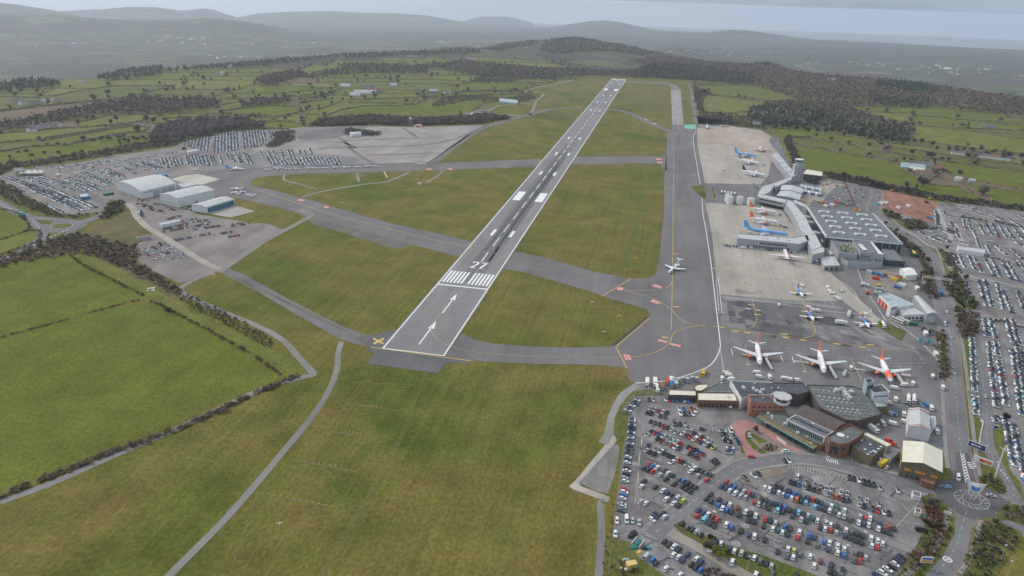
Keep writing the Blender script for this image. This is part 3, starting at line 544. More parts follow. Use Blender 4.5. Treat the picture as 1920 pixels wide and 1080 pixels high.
for k in range(330):
 u=rr.uniform(1200,1700);v=rr.uniform(790,1060)
 if v<850 and u>1370:continue
 c=np.array(P(u,v)[:2]);a=rr.choice((-.45,-.5,.9));d=np.array([math.cos(a),math.sin(a)]);pts=[tuple(c+d*i*1.6+np.array([rr.gauss(0,.35),rr.gauss(0,.35)]))for i in range(rr.randint(3,9))]
 strip(mb,pts,rr.uniform(.3,1.5),.118+.00002*k,_M['oil_soaked']if rr.random()<.25 else DARKMAT)
mb.build('bay_marking',bpy.data.objects['car_park_ground'])
mb=MB();_wt=mat('worn_grass',(.165,.135,.06),.95,noise=(.4,.3));_wg=mat('lush_grass',(.095,.118,.022),.95,noise=(.3,.3))
for a,w_ in(((598,1080,673,957,736,848,773,765,800,700),.5),((604,1080,679,957,741,848,777,765),.4),((455,1075,520,960,590,850,640,770,690,700),.4),((430,1080,455,1000,480,930),.5),((502,927,623,950),1.3),((557,863,669,884),1.3),((611,807,707,821),1.1),((648,755,748,771),1.0),((660,716,780,722),.8)):strip(mb,smooth_line(V2(a)),w_,.012,_wt)
for a,w_ in(((1212,310,1206,370,1190,440,1172,480,1195,505,1215,515),3.5),((640,760,660,775,690,800),.1)):strip(mb,smooth_line(V2(a)),w_,.068,_wg)
for u,v in((537,947),(517,939),(597,953),(654,819),(617,814),(689,824),(607,880),(572,873),(648,885),(483,930),(416,1006),(500,1025),(650,713),(675,722),(690,715),(758,726),(1062,740),(1087,1000)):
 c=P(u,v);tri_sheet(mb,rect(c[0]-.8,c[0]+.8,c[1]-.6,c[1]+.6),.075,_wt)
mb.build('worn_track',kind='structure')
mb=MB();_pp=asphalt_mat('pale_path',(.33,.31,.29),(.40,.375,.35))
for a,w_ in(((1688,428,1716,442,1745,462,1790,474,1800,476),2.6),((1768,484,1782,498,1800,512,1835,522,1880,531,1935,546),2.6),((1846,478,1890,490,1935,502),3),((1848,592,1900,606,1940,618),2.5),((1796,393,1830,402,1870,412,1930,428),2.4),((1758,392,1772,425,1785,450),5),((1790,420,1803,452),5)):strip(mb,smooth_line(V2(a)),w_,.187,_pp)
mb.build('footpath',kind='structure')
# fields
def _veg(n):
 g=n.t.nodes.new('ShaderNodeNewGeometry');a=n.t.nodes.new('ShaderNodeVectorMath');a.operation='ADD';a.inputs[1].default_value=(0,0,1.1);n.lk(g.outputs['Normal'],a.inputs[0]);b=n.t.nodes.new('ShaderNodeVectorMath');b.operation='NORMALIZE';n.lk(a,b.inputs[0]);n.lk(b,n.b.inputs['Normal'])
 return n.out(n.mix(1.0,n.attr(),n.ramp(n.noise(.35,3),[(.3,.8),(.7,1.2)]).outputs[0],'MULTIPLY'))
VEG=_veg(N('foliage'))
BARK=mat('bark',(.10,.085,.07),.9,noise=(1.5,.4))
FARMW=V2([-300,420,-150,345,0,326,25,317,150,302,320,275,345,264,480,241,522,242,560,236,905,232,925,214,880,212,930,192,990,192,1003,178,985,171,1050,154,1100,147,1100,112,1000,109,800,112,640,114,520,120,420,130,300,136,185,153,0,166,-300,195])
FARME=V2([1298,152,1306,228,1363,231,1430,238,1470,253,1485,285,1500,312,1560,330,1640,346,1760,374,1850,383,1960,399,2300,425,2250,212,1920,190,1850,182,1700,160,1530,147,1430,130,1330,124])
HAND=[(FIELD1,(0,500,67,485,123,477,150,487,200,517,273,555,167,587,0,633,-150,670,-150,530)),(FIELD1,(0,637,90,609,167,590,273,565,300,573,313,587,360,607,467,670,530,708,300,800,100,880,-60,945,-200,980,-150,680)),(FIELD2,(150,478,160,470,215,500,300,548,340,566,362,590,500,648,520,660,545,668,575,700,560,703,545,695,480,662,360,603,320,578,280,556,200,515)),(FIELD1,(0,392,30,405,50,425,45,432,0,448,-80,460,-80,385)),(FIELD2,(0,452,40,440,60,436,66,440,62,452,0,474,-60,480)),(ROUGH,(150,440,190,412,230,396,252,398,263,440,283,458,250,468,245,490,330,545,345,560,330,565,215,500,160,468,130,470)),(SOIL,(0,209,83,200,158,192,250,184,330,188,200,201,100,216,40,229,0,231,-90,240,-90,215)),(FIELD3,(0,181,87,184,133,173,208,162,330,160,250,180,158,190,83,198,0,207,-90,212,-90,190)),(FIELD2,(142,230,208,217,277,214,308,216,277,223,248,231,150,240)),(FIELD1,(73,265,250,236,281,239,271,245,212,253,121,271,84,275)),(FIELD2,(-90,262,0,251,125,240,248,233,70,262,0,268,-90,280)),(FIELD1,(-90,300,0,285,60,275,120,273,212,255,270,258,330,262,300,275,150,298,25,314,0,318,-90,330)),(FIELD1,(421,209,485,198,560,200,577,207,519,220,425,213)),(FIELD1,(477,232,519,227.5,550,228.5,581,238,540,242,475,240)),(FIELD2,(312,222,425,216,517,223,494,228,312,229)),(FIELD1,(404,200,450,190,454,202,417,208)),(FIELD1,(540,174,602,167,637,171,608,177,540,180)),(FIELD2,(546,189,625,178.5,560,192)),(FIELD1,(560,195,625,184,640,190,597,206,580,204)),(FIELD1,(597,222,640,206,685,199,777,197,800,186,910,177,1010,178,990,188,910,192,872,216,735,227,690,232,600,236,585,230)),(FIELD1,(652,187,780,183,773,194,655,193)),(FIELD1,(800,181,880,172,1000,172,985,176,800,183)),(FIELD1,(840,162,905,151,960,155,1010,160,985,168,870,170)),(FIELD2,(960,148,1050,148,1035,155,965,155)),(FIELD1,(1520,279,1572,286.5,1634,297,1676,306,1703,323,1735,345,1800,352,1878,388,1832,381,1728,361,1624,336,1530,325,1500,310,1475,283,1470,268)),(FIELD3,(1476,258,1520,259,1653,286,1676,303,1634,295,1572,284.5,1470,266)),(FIELD1,(1440,240,1520,244,1637,263.5,1655,283,1520,257,1475,256,1455,248)),(FIELD3,(1668,276,1740,285,1800,296,1925,312,1925,321,1850,312,1760,300,1665,286)),(FIELD1,(1762,302,1850,314,1925,323,1925,358,1820,338,1780,325)),(FIELD3,(1700,298,1745,302,1755,322,1720,312)),(FIELD1,(1800,342,1925,362,1925,392,1880,386)),(FIELD2,(1590,208,1700,213,1708,222,1703,240,1640,232,1600,222)),(FIELD1,(1712,216,1800,224,1925,236,1925,246,1800,240,1712,228)),(FIELD2,(1712,234,1800,244,1925,262,1925,290,1800,275,1712,262)),(FIELD1,(1310,160,1380,160,1440,168,1485,188,1450,190,1400,184,1340,178)),(FIELD2,(1308,178,1340,180,1400,187,1440,192,1430,205,1370,213,1320,212)),(FIELD2,(1660,268,1760,278,1900,298,1925,305,1925,310,1745,286,1668,275))]
HANDW=[(m,V2(a))for m,a in HAND]
mb=MB()
for i,(m,a)in enumerate(HANDW):tri_sheet(mb,a,.034+.0006*i,m)
rr=random.Random(33);CELLS=[];EDGES=[]
def clip_split(poly,p,n):
 A,B=[],[];cut=[]
 for i in range(len(poly)):
  a,b=poly[i],poly[(i+1)%len(poly)];da=(a[0]-p[0])*n[0]+(a[1]-p[1])*n[1];db=(b[0]-p[0])*n[0]+(b[1]-p[1])*n[1]
  if da>=0:A.append(a)
  if da<=0:B.append(a)
  if da*db<0:t=da/(da-db);q=(a[0]+(b[0]-a[0])*t,a[1]+(b[1]-a[1])*t);A.append(q);B.append(q);cut.append(q)
 return A,B,cut
def bsp(poly,depth,ang):
 ar=abs(area2(poly))/2;c=np.mean(poly,0);r=math.hypot(c[0]-CX,c[1]-CY);tgt=14000+r*11
 if len(poly)<3 or ar<tgt or(ar<tgt*2.2 and rr.random()<.25):CELLS.append(poly);return
 ca,sa=math.cos(ang),math.sin(ang);ex=[p[0]*ca+p[1]*sa for p in poly];ey=[-p[0]*sa+p[1]*ca for p in poly]
 lx,ly=max(ex)-min(ex),max(ey)-min(ey);a2=ang+rr.gauss(0,.13)
 n=(math.cos(a2),math.sin(a2))if lx>ly*1.5 else(-math.sin(a2),math.cos(a2))
 p=(c[0]+rr.gauss(0,.12)*lx*ca*.5,c[1]+rr.gauss(0,.12)*ly*.5);A,B,cut=clip_split(poly,p,n)
 if len(cut)==2:EDGES.append((cut[0],cut[1]))
 if len(A)>2:bsp(A,depth+1,ang+rr.gauss(0,.04))
 if len(B)>2:bsp(B,depth+1,ang+rr.gauss(0,.04))
bsp(rect(-3400,300,250,3300),0,.32);bsp(rect(150,3800,350,3300),0,-.12)
cols=[FIELD1,FIELD2,FIELD3,FIELD1,FIELD3,FIELD2,SOIL]
KEPT=[]
def infarm(c):return(inside(c,FARMW)or inside(c,FARME))and math.hypot(c[0]-CX,c[1]-CY)<np.interp(math.atan2(c[0]-CX,c[1]-CY),EA,ER)-30
for c in CELLS:
 ce=np.mean(c,0)
 if infarm(ce):tri_sheet(mb,c,.022,rr.choice(cols));KEPT.append(c)
mb.build('farmland',kind='structure')
sheet('airfield',[560,330,808,306,870,262,930,236,900,220,930,192,990,194,1003,178,985,171,1050,150,1140,143,1260,147,1300,153,1307,231,1290,236,1240,300,1000,330],.064,AIRGRASS)
# vegetation builders
def clump_template(kind,n,seed,mul=1.0):
 """leaf or twig clumps filling a crown 1 m high and 1 m wide, standing on the ground; returns verts, quads, shade per quad"""
 g=np.random.RandomState(seed);V=[];Fq=[];T=[]
 lob=[(g.uniform(-.28,.28),g.uniform(-.28,.28),g.uniform(.45,.8),g.uniform(.16,.28))for _ in range(7)]if kind!='bush' else[(g.uniform(-.35,.35),g.uniform(-.35,.35),g.uniform(.25,.6),g.uniform(.2,.35))for _ in range(6)]
 for i in range(n):
  if kind=='conifer':
   z=.12+.88*g.rand()**1.3;rad=.36*(1.02-z)**.8*math.sqrt(g.uniform(.3,1));a=g.uniform(0,6.283);c=np.array([rad*math.cos(a),rad*math.sin(a),z])
  else:
   lx,ly,lz,lr=lob[g.randint(len(lob))];d=g.normal(size=3);d/=np.linalg.norm(d);c=np.array([lx,ly,lz])+d*lr*g.uniform(.5,1.05)
   c[2]=max(c[2],.12 if kind!='bush' else 0)
  s=(.5/math.sqrt(n))*g.uniform(.8,1.7)if kind!='twig' else(.95/math.sqrt(n))*g.uniform(.6,1.4)
  s*=mul;u=g.normal(size=3);u/=np.linalg.norm(u);w_=np.cross(u,g.normal(size=3));w_/=np.linalg.norm(w_)
  if kind=='twig':
   u=(c-np.array([0,0,.3]));u/=np.linalg.norm(u)+1e-6;w_=np.cross(u,g.normal(size=3));w_/=np.linalg.norm(w_);a_,b_=s*1.3,s*.42
  else:a_,b_=s,s*.7
  k=len(V);V+=[c-u*a_-w_*b_,c+u*a_-w_*b_,c+u*a_*.8+w_*b_,c-u*a_+w_*b_];Fq.append([k,k+1,k+2,k+3]);T.append(g.uniform(.6,1.35))
 return np.array(V),np.array(Fq),np.array(T)
TW=[clump_template('twig',64,s)for s in range(6)];TL=[clump_template('leaf',48,s+20)for s in range(4)];TC=[clump_template('conifer',46,s+40)for s in range(3)];TB=[clump_template('bush',46,s+60)for s in range(5)]
TBT=[clump_template('twig',60,s+80)for s in range(4)]
BROWN=(.155,.118,.095);GREY=(.165,.138,.122);DKGREEN=(.046,.072,.038);GREEN=(.08,.11,.04);RED=(.205,.142,.122);RUST=(.15,.065,.055);OLIVE=(.13,.13,.06);YGR=(.15,.19,.03)
def mass(name,items,label=None,cat=None,**k):
 """items: (x, y, z, width, height, templates, colour); ONE mesh of many clumps"""
 Vs,Fs,Ts=[],[],[];off=0;g=np.random.RandomState(len(items))
 for x,y,z,wd,h,tp,col in items:
  V,Fq,T=tp[g.randint(len(tp))];a=g.uniform(0,6.283);c,s=math.cos(a),math.sin(a)
  W=np.empty_like(V);W[:,0]=(V[:,0]*c-V[:,1]*s)*wd+x;W[:,1]=(V[:,0]*s+V[:,1]*c)*wd+y;W[:,2]=V[:,2]*h+z
  Vs.append(W);Fs.append(Fq+off);off+=len(V);j=g.uniform(.78,1.22);Ts.append(T[:,None]*np.array(col)[None,:]*j)
 if not Vs:return None
 return obj(name,np_mesh(name,np.concatenate(Vs),np.concatenate(Fs),VEG,tint=np.concatenate(Ts)),label=label,cat=cat,**k)
def scatter_poly(px,step,g,world=False):
 poly=px if world else V2(px);xs=[p[0]for p in poly];ys=[p[1]for p in poly];out=[]
 nx,ny=int((max(xs)-min(xs))/step)+1,int((max(ys)-min(ys))/step)+1
 for i in range(nx):
  for j in range(ny):
   q=(min(xs)+(i+g.rand()*.95)*step,min(ys)+(j+g.rand()*.95)*step)
   if inside(q,poly):out.append(q)
 return out
G=np.random.RandomState(5)
def wood(name,px,step,h,pal,wd=None,tp=None,dens=1.0):
 it=[]
 for x,y in scatter_poly(px,step,G):
  if G.rand()>dens:continue
  k=pal[G.randint(len(pal))];z=float(hterr(x,y));s=G.uniform(.75,1.25)
  if k=='E':it.append((x,y,z,h*.62*s,h*1.1*s,TC,DKGREEN))
  elif k=='L':it.append((x,y,z,h*.9*s,h*.95*s,TL,GREEN if G.rand()<.3 else DKGREEN))
  else:it.append((x,y,z,(wd or h*.95)*s,h*s,tp or TWF,{'B':BROWN,'G':GREY,'R':RED,'O':OLIVE}[k]))
 return mass(name,it,kind='stuff')
TWF=[clump_template('leaf',24,s+120)for s in range(5)];TCs=TC;TC=[clump_template('conifer',22,s+140)for s in range(3)]
wood('bare_woodland',[760,128,870,117,960,126,1060,132,1200,136,1300,140,1420,155,1300,151,1180,146,1110,144,1050,147,1040,152,960,150,900,148,870,140,830,132],15,12,'BBGBG')
wood('bare_woodland',[1180,118,1240,106,1330,119,1430,124,1530,142,1600,147,1700,156,1850,178,1990,196,2000,226,1840,214,1760,204,1650,203,1590,206,1530,202,1500,193,1470,180,1420,165,1330,156,1300,140],17,12,'RRRBRBR')
wood('conifer_plantation',[1230,121,1330,130,1400,143,1430,158,1400,160,1340,154,1250,148,1170,143,1200,132],13,14,'EEEEEB')
wood('conifer_plantation',[1640,156,1720,160,1760,170,1750,179,1700,176,1650,168],12,15,'E');wood('conifer_plantation',[1630,185,1700,190,1720,186,1760,196,1730,204,1640,195],12,14,'EEB')
wood('bare_woodland',[1410,120,1450,116,1470,120,1430,124],16,12,'E')
wood('bare_woodland',[180,149,230,134,305,126,308,134,300,144,230,150,190,153],14,12,'BBGE');wood('bare_woodland',[-60,170,0,160,60,150,115,158,110,166,60,168,0,176,-60,186],14,12,'BBGE')
wood('bare_woodland',[305,133,420,122,520,113,600,108,640,103,650,107,560,118,500,125,420,130,320,137],16,11,'BGB')
wood('bare_woodland',[480,152,520,140,560,136,580,142,530,158,510,165,490,160],13,12,'BBB');wood('bare_woodland',[560,146,640,130,640,121,700,122,805,128,800,140,700,139,620,144,580,150],14,11,'BGBE')
wood('bare_woodland',[640,102,790,98,900,96,900,101,800,106,650,111],18,12,'BGE');wood('bare_woodland',[-60,246,0,240,60,225,130,210,170,203,240,189,300,187,385,190,420,196,400,205,300,216,200,214,150,223,110,232,60,240,0,250],11,11,'BBGG')
wood('bare_woodland',[285,266,296,243,340,232,400,226,470,232,500,242,440,245,372,257,335,270,310,275],9.5,12,'GBGG',tp=TW);wood('bare_woodland',[450,196,480,190,540,186,552,192,500,200,455,204],10,10,'BGB');wood('hill_woodland',[1020,86,1077,76,1133,84,1200,93,1250,104,1200,106,1150,100,1040,104,1010,98],20,12,'BEBB')
wood('hill_woodland',[900,93,940,85,1000,82,1020,86,980,92,930,98],20,11,'BBG');wood('bare_woodland',[1310,128,1300,118,1420,125,1520,145,1430,140,1360,133],17,12,'RBR')
wood('bare_woodland',[805,200,830,185,860,180,905,180,940,186,990,180,1010,184,990,190,900,190,870,192,820,202],7,5,'BBG')
wood('bare_woodland',[880,150,905,148,980,152,960,156,900,158],12,8,'GGE');wood('bare_woodland',[1306,200,1300,160,1315,170,1325,182,1318,190,1320,212,1370,216,1400,220,1430,225,1420,234,1370,230,1312,224],8,6,'BBO')
TWN=TW
wood('evergreen_belt',[1395,222,1425,207,1500,207,1560,222,1640,243,1700,240,1705,268,1640,262,1560,244,1480,238,1430,237],9.5,14,'EEEBG');wood('bare_woodland',[1400,208,1450,196,1500,193,1600,210,1700,240,1690,246,1600,222,1500,210,1440,214],11,11,'BBG')
TC=TCs
SV,SF,ST=[],[],[]
def hedge_run(a,b,w_,h,g,col):
 a,b=np.array(a,float),np.array(b,float);L=np.linalg.norm(b-a);n=max(2,int(L/5));t=(b-a)/(L+1e-6);nn=np.array([-t[1],t[0]]);k=len(SV);sh=g.uniform(-1,1)
 for i in range(n+1):
  c=a+(b-a)*i/n+nn*(g.normal()*.35);hh=h*g.uniform(.5,1.3);ww=w_*g.uniform(.7,1.2);z=float(hterr(*c))
  if g.rand()<.035:hh=.1
  for s,zz in((-.5,0),(-.35,1),(.35,1),(.5,0)):SV.append((c[0]+nn[0]*ww*s,c[1]+nn[1]*ww*s,z+zz*hh))
  if i:
   m=k+4*i
   for j in range(3):SF.append([m-4+j,m+j,m+j+1,m-3+j]);ST.append(np.array(col)*g.uniform(.6,1.3))
segs=[e for e in EDGES]
hx,hy=[],[];NEARTREES=[]
SKIP=[p for m,p in HANDW]
TREEX=[]
for a,b in segs:
 L=math.hypot(b[0]-a[0],b[1]-a[1]);n=max(1,int(L/18))
 for i in range(n):
  p=(a[0]+(b[0]-a[0])*i/n,a[1]+(b[1]-a[1])*i/n);q=(a[0]+(b[0]-a[0])*(i+1)/n,a[1]+(b[1]-a[1])*(i+1)/n);c=((p[0]+q[0])/2,(p[1]+q[1])/2)
  if infarm(c)and not any(inside(c,s)for s in SKIP):
   hedge_run(p,q,1.9,1.6,G,(.16,.13,.08))
   if G.rand()<.22:TREEX.append((c[0]+G.normal(),c[1]+G.normal()))
for m,poly in HANDW[6:]:
 for i in range(len(poly)):
  a,b=poly[i][:2],poly[(i+1)%len(poly)][:2];c=((a[0]+b[0])/2,(a[1]+b[1])/2)
  if inside(c,FARMW)or inside(c,FARME):
   hedge_run(a,b,2.6,2.3,G,(.155,.125,.078));L=math.hypot(b[0]-a[0],b[1]-a[1])
   for k in range(int(L/60)):
    if G.rand()<.5:t=G.rand();TREEX.append((a[0]+(b[0]-a[0])*t,a[1]+(b[1]-a[1])*t))
obj('hedgerow',np_mesh('hedgerow',SV,SF,VEG,tint=ST),kind='stuff')
mass('scattered_trees',[(x,y,float(hterr(x,y)),s*.95,s,*((TCs,DKGREEN)if G.rand()<.12 else(TWN,GREY)))for x,y in TREEX for s in(G.uniform(7,14),)],kind='stuff')
def scrub(name,px,step,h,cols_,label,cat='scrub',tp=None,kind='stuff',hvar=.35):
 it=[(x,y,0.0,h*1.5*G.uniform(.7,1.3),h*(1+G.uniform(-hvar,hvar)),tp or(TB if G.rand()<.5 else TBT),cols_[G.randint(len(cols_))])for x,y in scatter_poly(px,step,G)]
 return mass(name,it,kind=kind)if kind=='stuff' else mass(name,it,label=label,cat=cat)
SC=(.125,.092,.064)
scrub('scrub',[0,338,30,352,60,375,120,405,190,402,195,396,200,392,202,397,140,409,100,407,60,395,10,372,0,367,-60,350,-60,332],4.5,3.2,(SC,BROWN,OLIVE),'')
scrub('scrub',[205,385,225,378,236,385,232,395,200,412,190,410],4,4,(BROWN,GREEN,SC),'');scrub('scrub',[0,485,60,462,130,440,160,440,255,465,262,480,250,490,300,520,345,546,335,556,280,528,215,495,150,475,130,478,67,488,0,504,-80,525,-80,505],4.6,3.6,(SC,BROWN,RED),'')
scrub('scrub',[345,550,420,585,500,628,520,648,505,655,440,618,360,580,338,562],3.0,1.7,((.14,.105,.07),SC),'');scrub('scrub',[0,328,25,316,150,300,320,272,345,262,330,260,250,272,150,290,60,303,0,312,-60,322,-60,338],6,4.5,(BROWN,SC,GREY),'')
scrub('scrub',[585,238,600,227,640,222,700,218,770,224,870,222,900,216,960,222,900,232,770,236,690,234,640,236],6,6.5,(BROWN,GREY,SC),'',tp=TW);scrub('scrub',[497,275,530,255,550,256,552,262,520,275,500,277],4.5,5,(GREY,BROWN),'');scrub('scrub',[520,262,510,252,550,245,555,250],4.5,4,(GREY,BROWN),'')
scrub('scrub',[645,252,652,244,680,246,715,250,710,255,660,254],5,5,(GREY,BROWN),'');scrub('scrub',[1470,262,1480,255,1500,300,1508,322,1498,330,1480,290],4.5,4,(BROWN,SC,DKGREEN),'')
scrub('scrub',[640,352,600,345,560,330,545,325,600,338,700,355,760,370,850,381,960,398,1060,412,1060,420,955,404,850,388,760,377,700,364][0:0]or[1545,325,1600,338,1700,356,1760,370,1850,380,2000,402,2000,408,1850,387,1760,376,1700,364,1600,345,1555,333],4.5,4.5,(BROWN,SC,DKGREEN),'')
scrub('shrubbery',[1765,525,1790,512,1812,545,1832,572,1825,580,1800,570,1780,556],3.4,3.5,(BROWN,SC,GREEN),'');scrub('shrubbery',[1797,580,1830,590,1832,600,1830,625,1812,640,1800,628,1795,600],3.4,4,(BROWN,SC),'')
scrub('shrubbery',[1655,420,1680,440,1720,462,1742,490,1738,520,1725,490,1700,470,1680,450,1650,425],4,3.5,(BROWN,SC,GREEN),'');scrub('shrubbery',[1720,520,1745,505,1750,530,1757,560,1745,560,1725,540],3.6,3.5,(SC,BROWN),'');scrub('shrubbery',[1757,626,1772,624,1777,660,1778,712,1764,712,1760,670],3,2.6,(SC,OLIVE),'')
scrub('shrubbery',[1690,415,1735,418,1740,432,1700,430],4,4.5,(BROWN,GREY,SC),'',tp=TW);scrub('shrubbery',[1655,393,1665,395,1685,405,1690,415,1665,408],4,4,(DKGREEN,GREEN,BROWN),'')
scrub('shrubbery',[1733,936,1750,940,1752,960,1770,985,1765,1010,1745,1045,1700,1090,1660,1120,1690,1070,1715,1030,1735,1000,1737,960],2.7,2.6,(SC,BROWN,OLIVE,RUST),'');scrub('shrubbery',[1738,955,1765,965,1768,985,1745,990,1736,975],2.5,2.8,(RUST,RUST,SC),'')
scrub('clipped_hedge',[1775,962,1783,975,1782,1005,1765,1035,1720,1085,1712,1085,1757,1030,1774,1000,1776,975],1.6,1.3,(YGR,GREEN),'');scrub('clipped_hedge',[1828,990,1834,992,1832,1020,1818,1050,1800,1085,1793,1085,1812,1045,1826,1015],1.6,1.3,(YGR,GREEN),'')
scrub('shrubbery',[1838,990,1850,980,1880,984,1905,998,1905,1015,1870,1060,1850,1100,1808,1100,1822,1060,1836,1020],2.8,2.6,(SC,GREEN,BROWN,OLIVE),'');scrub('shrubbery',[1838,890,1860,893,1878,912,1880,925,1862,926,1840,905],2.6,2.2,(OLIVE,SC),'');scrub('shrubbery',[1865,970,1890,948,1925,955,1950,975,1925,985,1890,972],2.8,2.4,(SC,OLIVE,BROWN),'')
scrub('shrubbery',[1312,1022,1345,1010,1352,1020,1372,1040,1350,1042],2.6,2.4,(SC,OLIVE),'');scrub('shrubbery',[1150,1050,1175,1048,1195,1075,1150,1095],2.8,1.8,(SC,BROWN),'');scrub('shrubbery',[1315,1072,1330,1060,1400,1095,1320,1100],2.4,1.8,(SC,BROWN),'')
scrub('shrubbery',[1429,838,1436,834,1452,834,1459,839,1455,844,1440,847,1430,843],1.3,1.0,((.05,.02,.02),(.07,.035,.025)),'',tp=TB)
scrub('shrubbery',[1770,487,1790,486,1795,497,1775,497],2.5,1.8,(SC,),'');scrub('scrub',[1150,940,1155,938,1148,1010,1130,1110,1122,1110,1135,1010],3,1.0,((.12,.11,.05),),'')
scrub('shrubbery',[1500,335,1520,330,1540,338,1530,348],4,3.5,(DKGREEN,BROWN),'');scrub('scrub',[1330,233,1380,228,1430,236,1440,243,1400,239,1350,234],5,3,(SC,DKGREEN),'')
for a in((1846,479,1890,491,1935,503,1935,506,1890,494,1846,482),(1770,482,1790,499,1805,509,1803,514,1785,505,1767,490),(1850,595,1935,617,1935,621,1850,599),(1800,405,1850,414,1850,417,1800,408),(1865,414,1925,428,1925,431,1865,417),(1775,428,1790,436,1788,440,1774,434),(1745,425,1757,428,1760,433,1742,430),(1758,465,1775,473,1795,478,1792,488,1770,484)):scrub('shrubbery',a,2.6,1.9,(SC,OLIVE,BROWN),'')
def hedge(px,w_,h,cols_,label,step=1.6,tp=None):
 ln=smooth_line(V2(px),3);it=[]
 for i in range(len(ln)-1):
  a,b=np.array(ln[i]),np.array(ln[i+1]);L=np.linalg.norm(b-a)
  for k in range(int(L/step)+1):
   c=a+(b-a)*G.rand()+np.array([G.normal(),G.normal()])*w_*.22
   if G.rand()>.04:it.append((c[0],c[1],0,w_*G.uniform(.6,1.15),h*G.uniform(.55,1.25),tp or TB,cols_[G.randint(len(cols_))]))
 return mass('hedge',it,label=label,cat='hedge',group='hedges round the western fields')
HC=((.105,.085,.055),(.085,.075,.045),(.13,.098,.068))
hedge((0,634,60,617,100,606),2.4,1.7,HC,'dark brown hedge from the left picture edge between the two large bright green fields');hedge((100,606,128,598),2.2,1.4,HC,'short gappy piece of hedge by the bare earth gateway between the two bright green fields')
hedge((166,588,220,573,262,562),2.6,1.8,HC,'dark brown hedge running to the corner gateway of the two large green fields');hedge((130,478,160,500,200,520,272,556),2.8,2.0,HC,'long dark hedge along the right side of the upper bright green field')
hedge((300,572,318,582,360,603,420,635,470,664,530,706),2.8,2.0,HC,'long diagonal hedge along the right side of the lower bright green field');hedge((560,705,480,738,380,785,300,818,200,852,100,893,0,932,-60,955),4.6,2.4,((.13,.10,.07),(.105,.08,.055),(.15,.115,.08)),'broad brown hedge beside the perimeter track below the lower green field',step=.9)
hedge((282,566,300,572),2.5,1.8,HC,'short bushy hedge stub left of the round dark bush');hedge((0,392,30,398,48,412,56,425,48,434,0,450),2.6,1.8,HC,'curved hedge round the small green field left of the west roundabout');hedge((48,434,70,432,76,440,66,455,0,478),2.6,1.8,HC,'hedge looping beside the road that leaves the west roundabout to the left picture edge')
# individual trees
def tree_meshes(kind,seed):
 g=np.random.RandomState(seed);mb=MB();rr_=random.Random(seed)
 H=1.0;mb.bar((0,0,-.03),(0,0,.32),.028,BARK,6,.02);tips=[]
 if kind=='conifer':mb.bar((0,0,.3),(0,0,.95),.02,BARK,5,.004)
 else:
  for i in range(6):
   a=i*1.05+rr_.uniform(-.3,.3);e=(math.cos(a)*.2,math.sin(a)*.2,.62+rr_.uniform(-.08,.1));mb.bar((0,0,.26+.02*i),e,.014,BARK,4,.006)
   for j in range(3):
    b=a+rr_.uniform(-.8,.8);f=(e[0]+math.cos(b)*.16,e[1]+math.sin(b)*.16,e[2]+rr_.uniform(.05,.25));mb.bar(e,f,.006,BARK,3,.002)
 tr=new_mesh('trunk',mb.v,mb.f,mb.mats,mb.mi)
 V,Fq,T=clump_template({'bare':'twig','ever':'leaf','conifer':'conifer','bush':'bush'}[kind],{'bare':420,'ever':620,'conifer':420,'bush':420}[kind],seed+300,{'bare':1.35}.get(kind,1.6))
 return tr,(V,Fq,T)
TM={}
def tree(u,v,h,kind,col,label,group=None,wr=None,name=None,cat='tree'):
 key=(kind,col)
 if key not in TM:
  TM[key]=[]
  for s in range(3):
   tr,(V,Fq,T)=tree_meshes(kind,s*7+hash(kind)%50 if False else s*7+len(kind));TM[key].append((tr,np_mesh('crown',V,Fq,VEG,tint=T[:,None]*np.array(col)[None,:])))
 tr,cr=TM[key][G.randint(3)];x,y,z=P(u,v)if wr is None or not isinstance(wr,tuple)else wr;z=float(hterr(x,y))
 nm=name or{'bare':'bare_tree','ever':'evergreen_tree','conifer':'conifer_tree','bush':'bush'}[kind]
 t=empty(nm,(x,y,z),G.uniform(0,6.28),label=label,cat=cat if kind!='bush' else 'bush',group=group);wd=h*(1.0 if kind!='conifer' else.8)*G.uniform(.85,1.15)
 if kind=='bush':wd=h*1.35
 t.scale=(wd,wd,h)
 if kind!='bush':obj('trunk',tr,t)
 obj('crown',cr,t);return t
_tl='bare tree {}';_el='dark evergreen {}'
tree(316,583,4.6,'bush',DKGREEN,'round dark evergreen bush on the diagonal hedge between the foreground green fields')
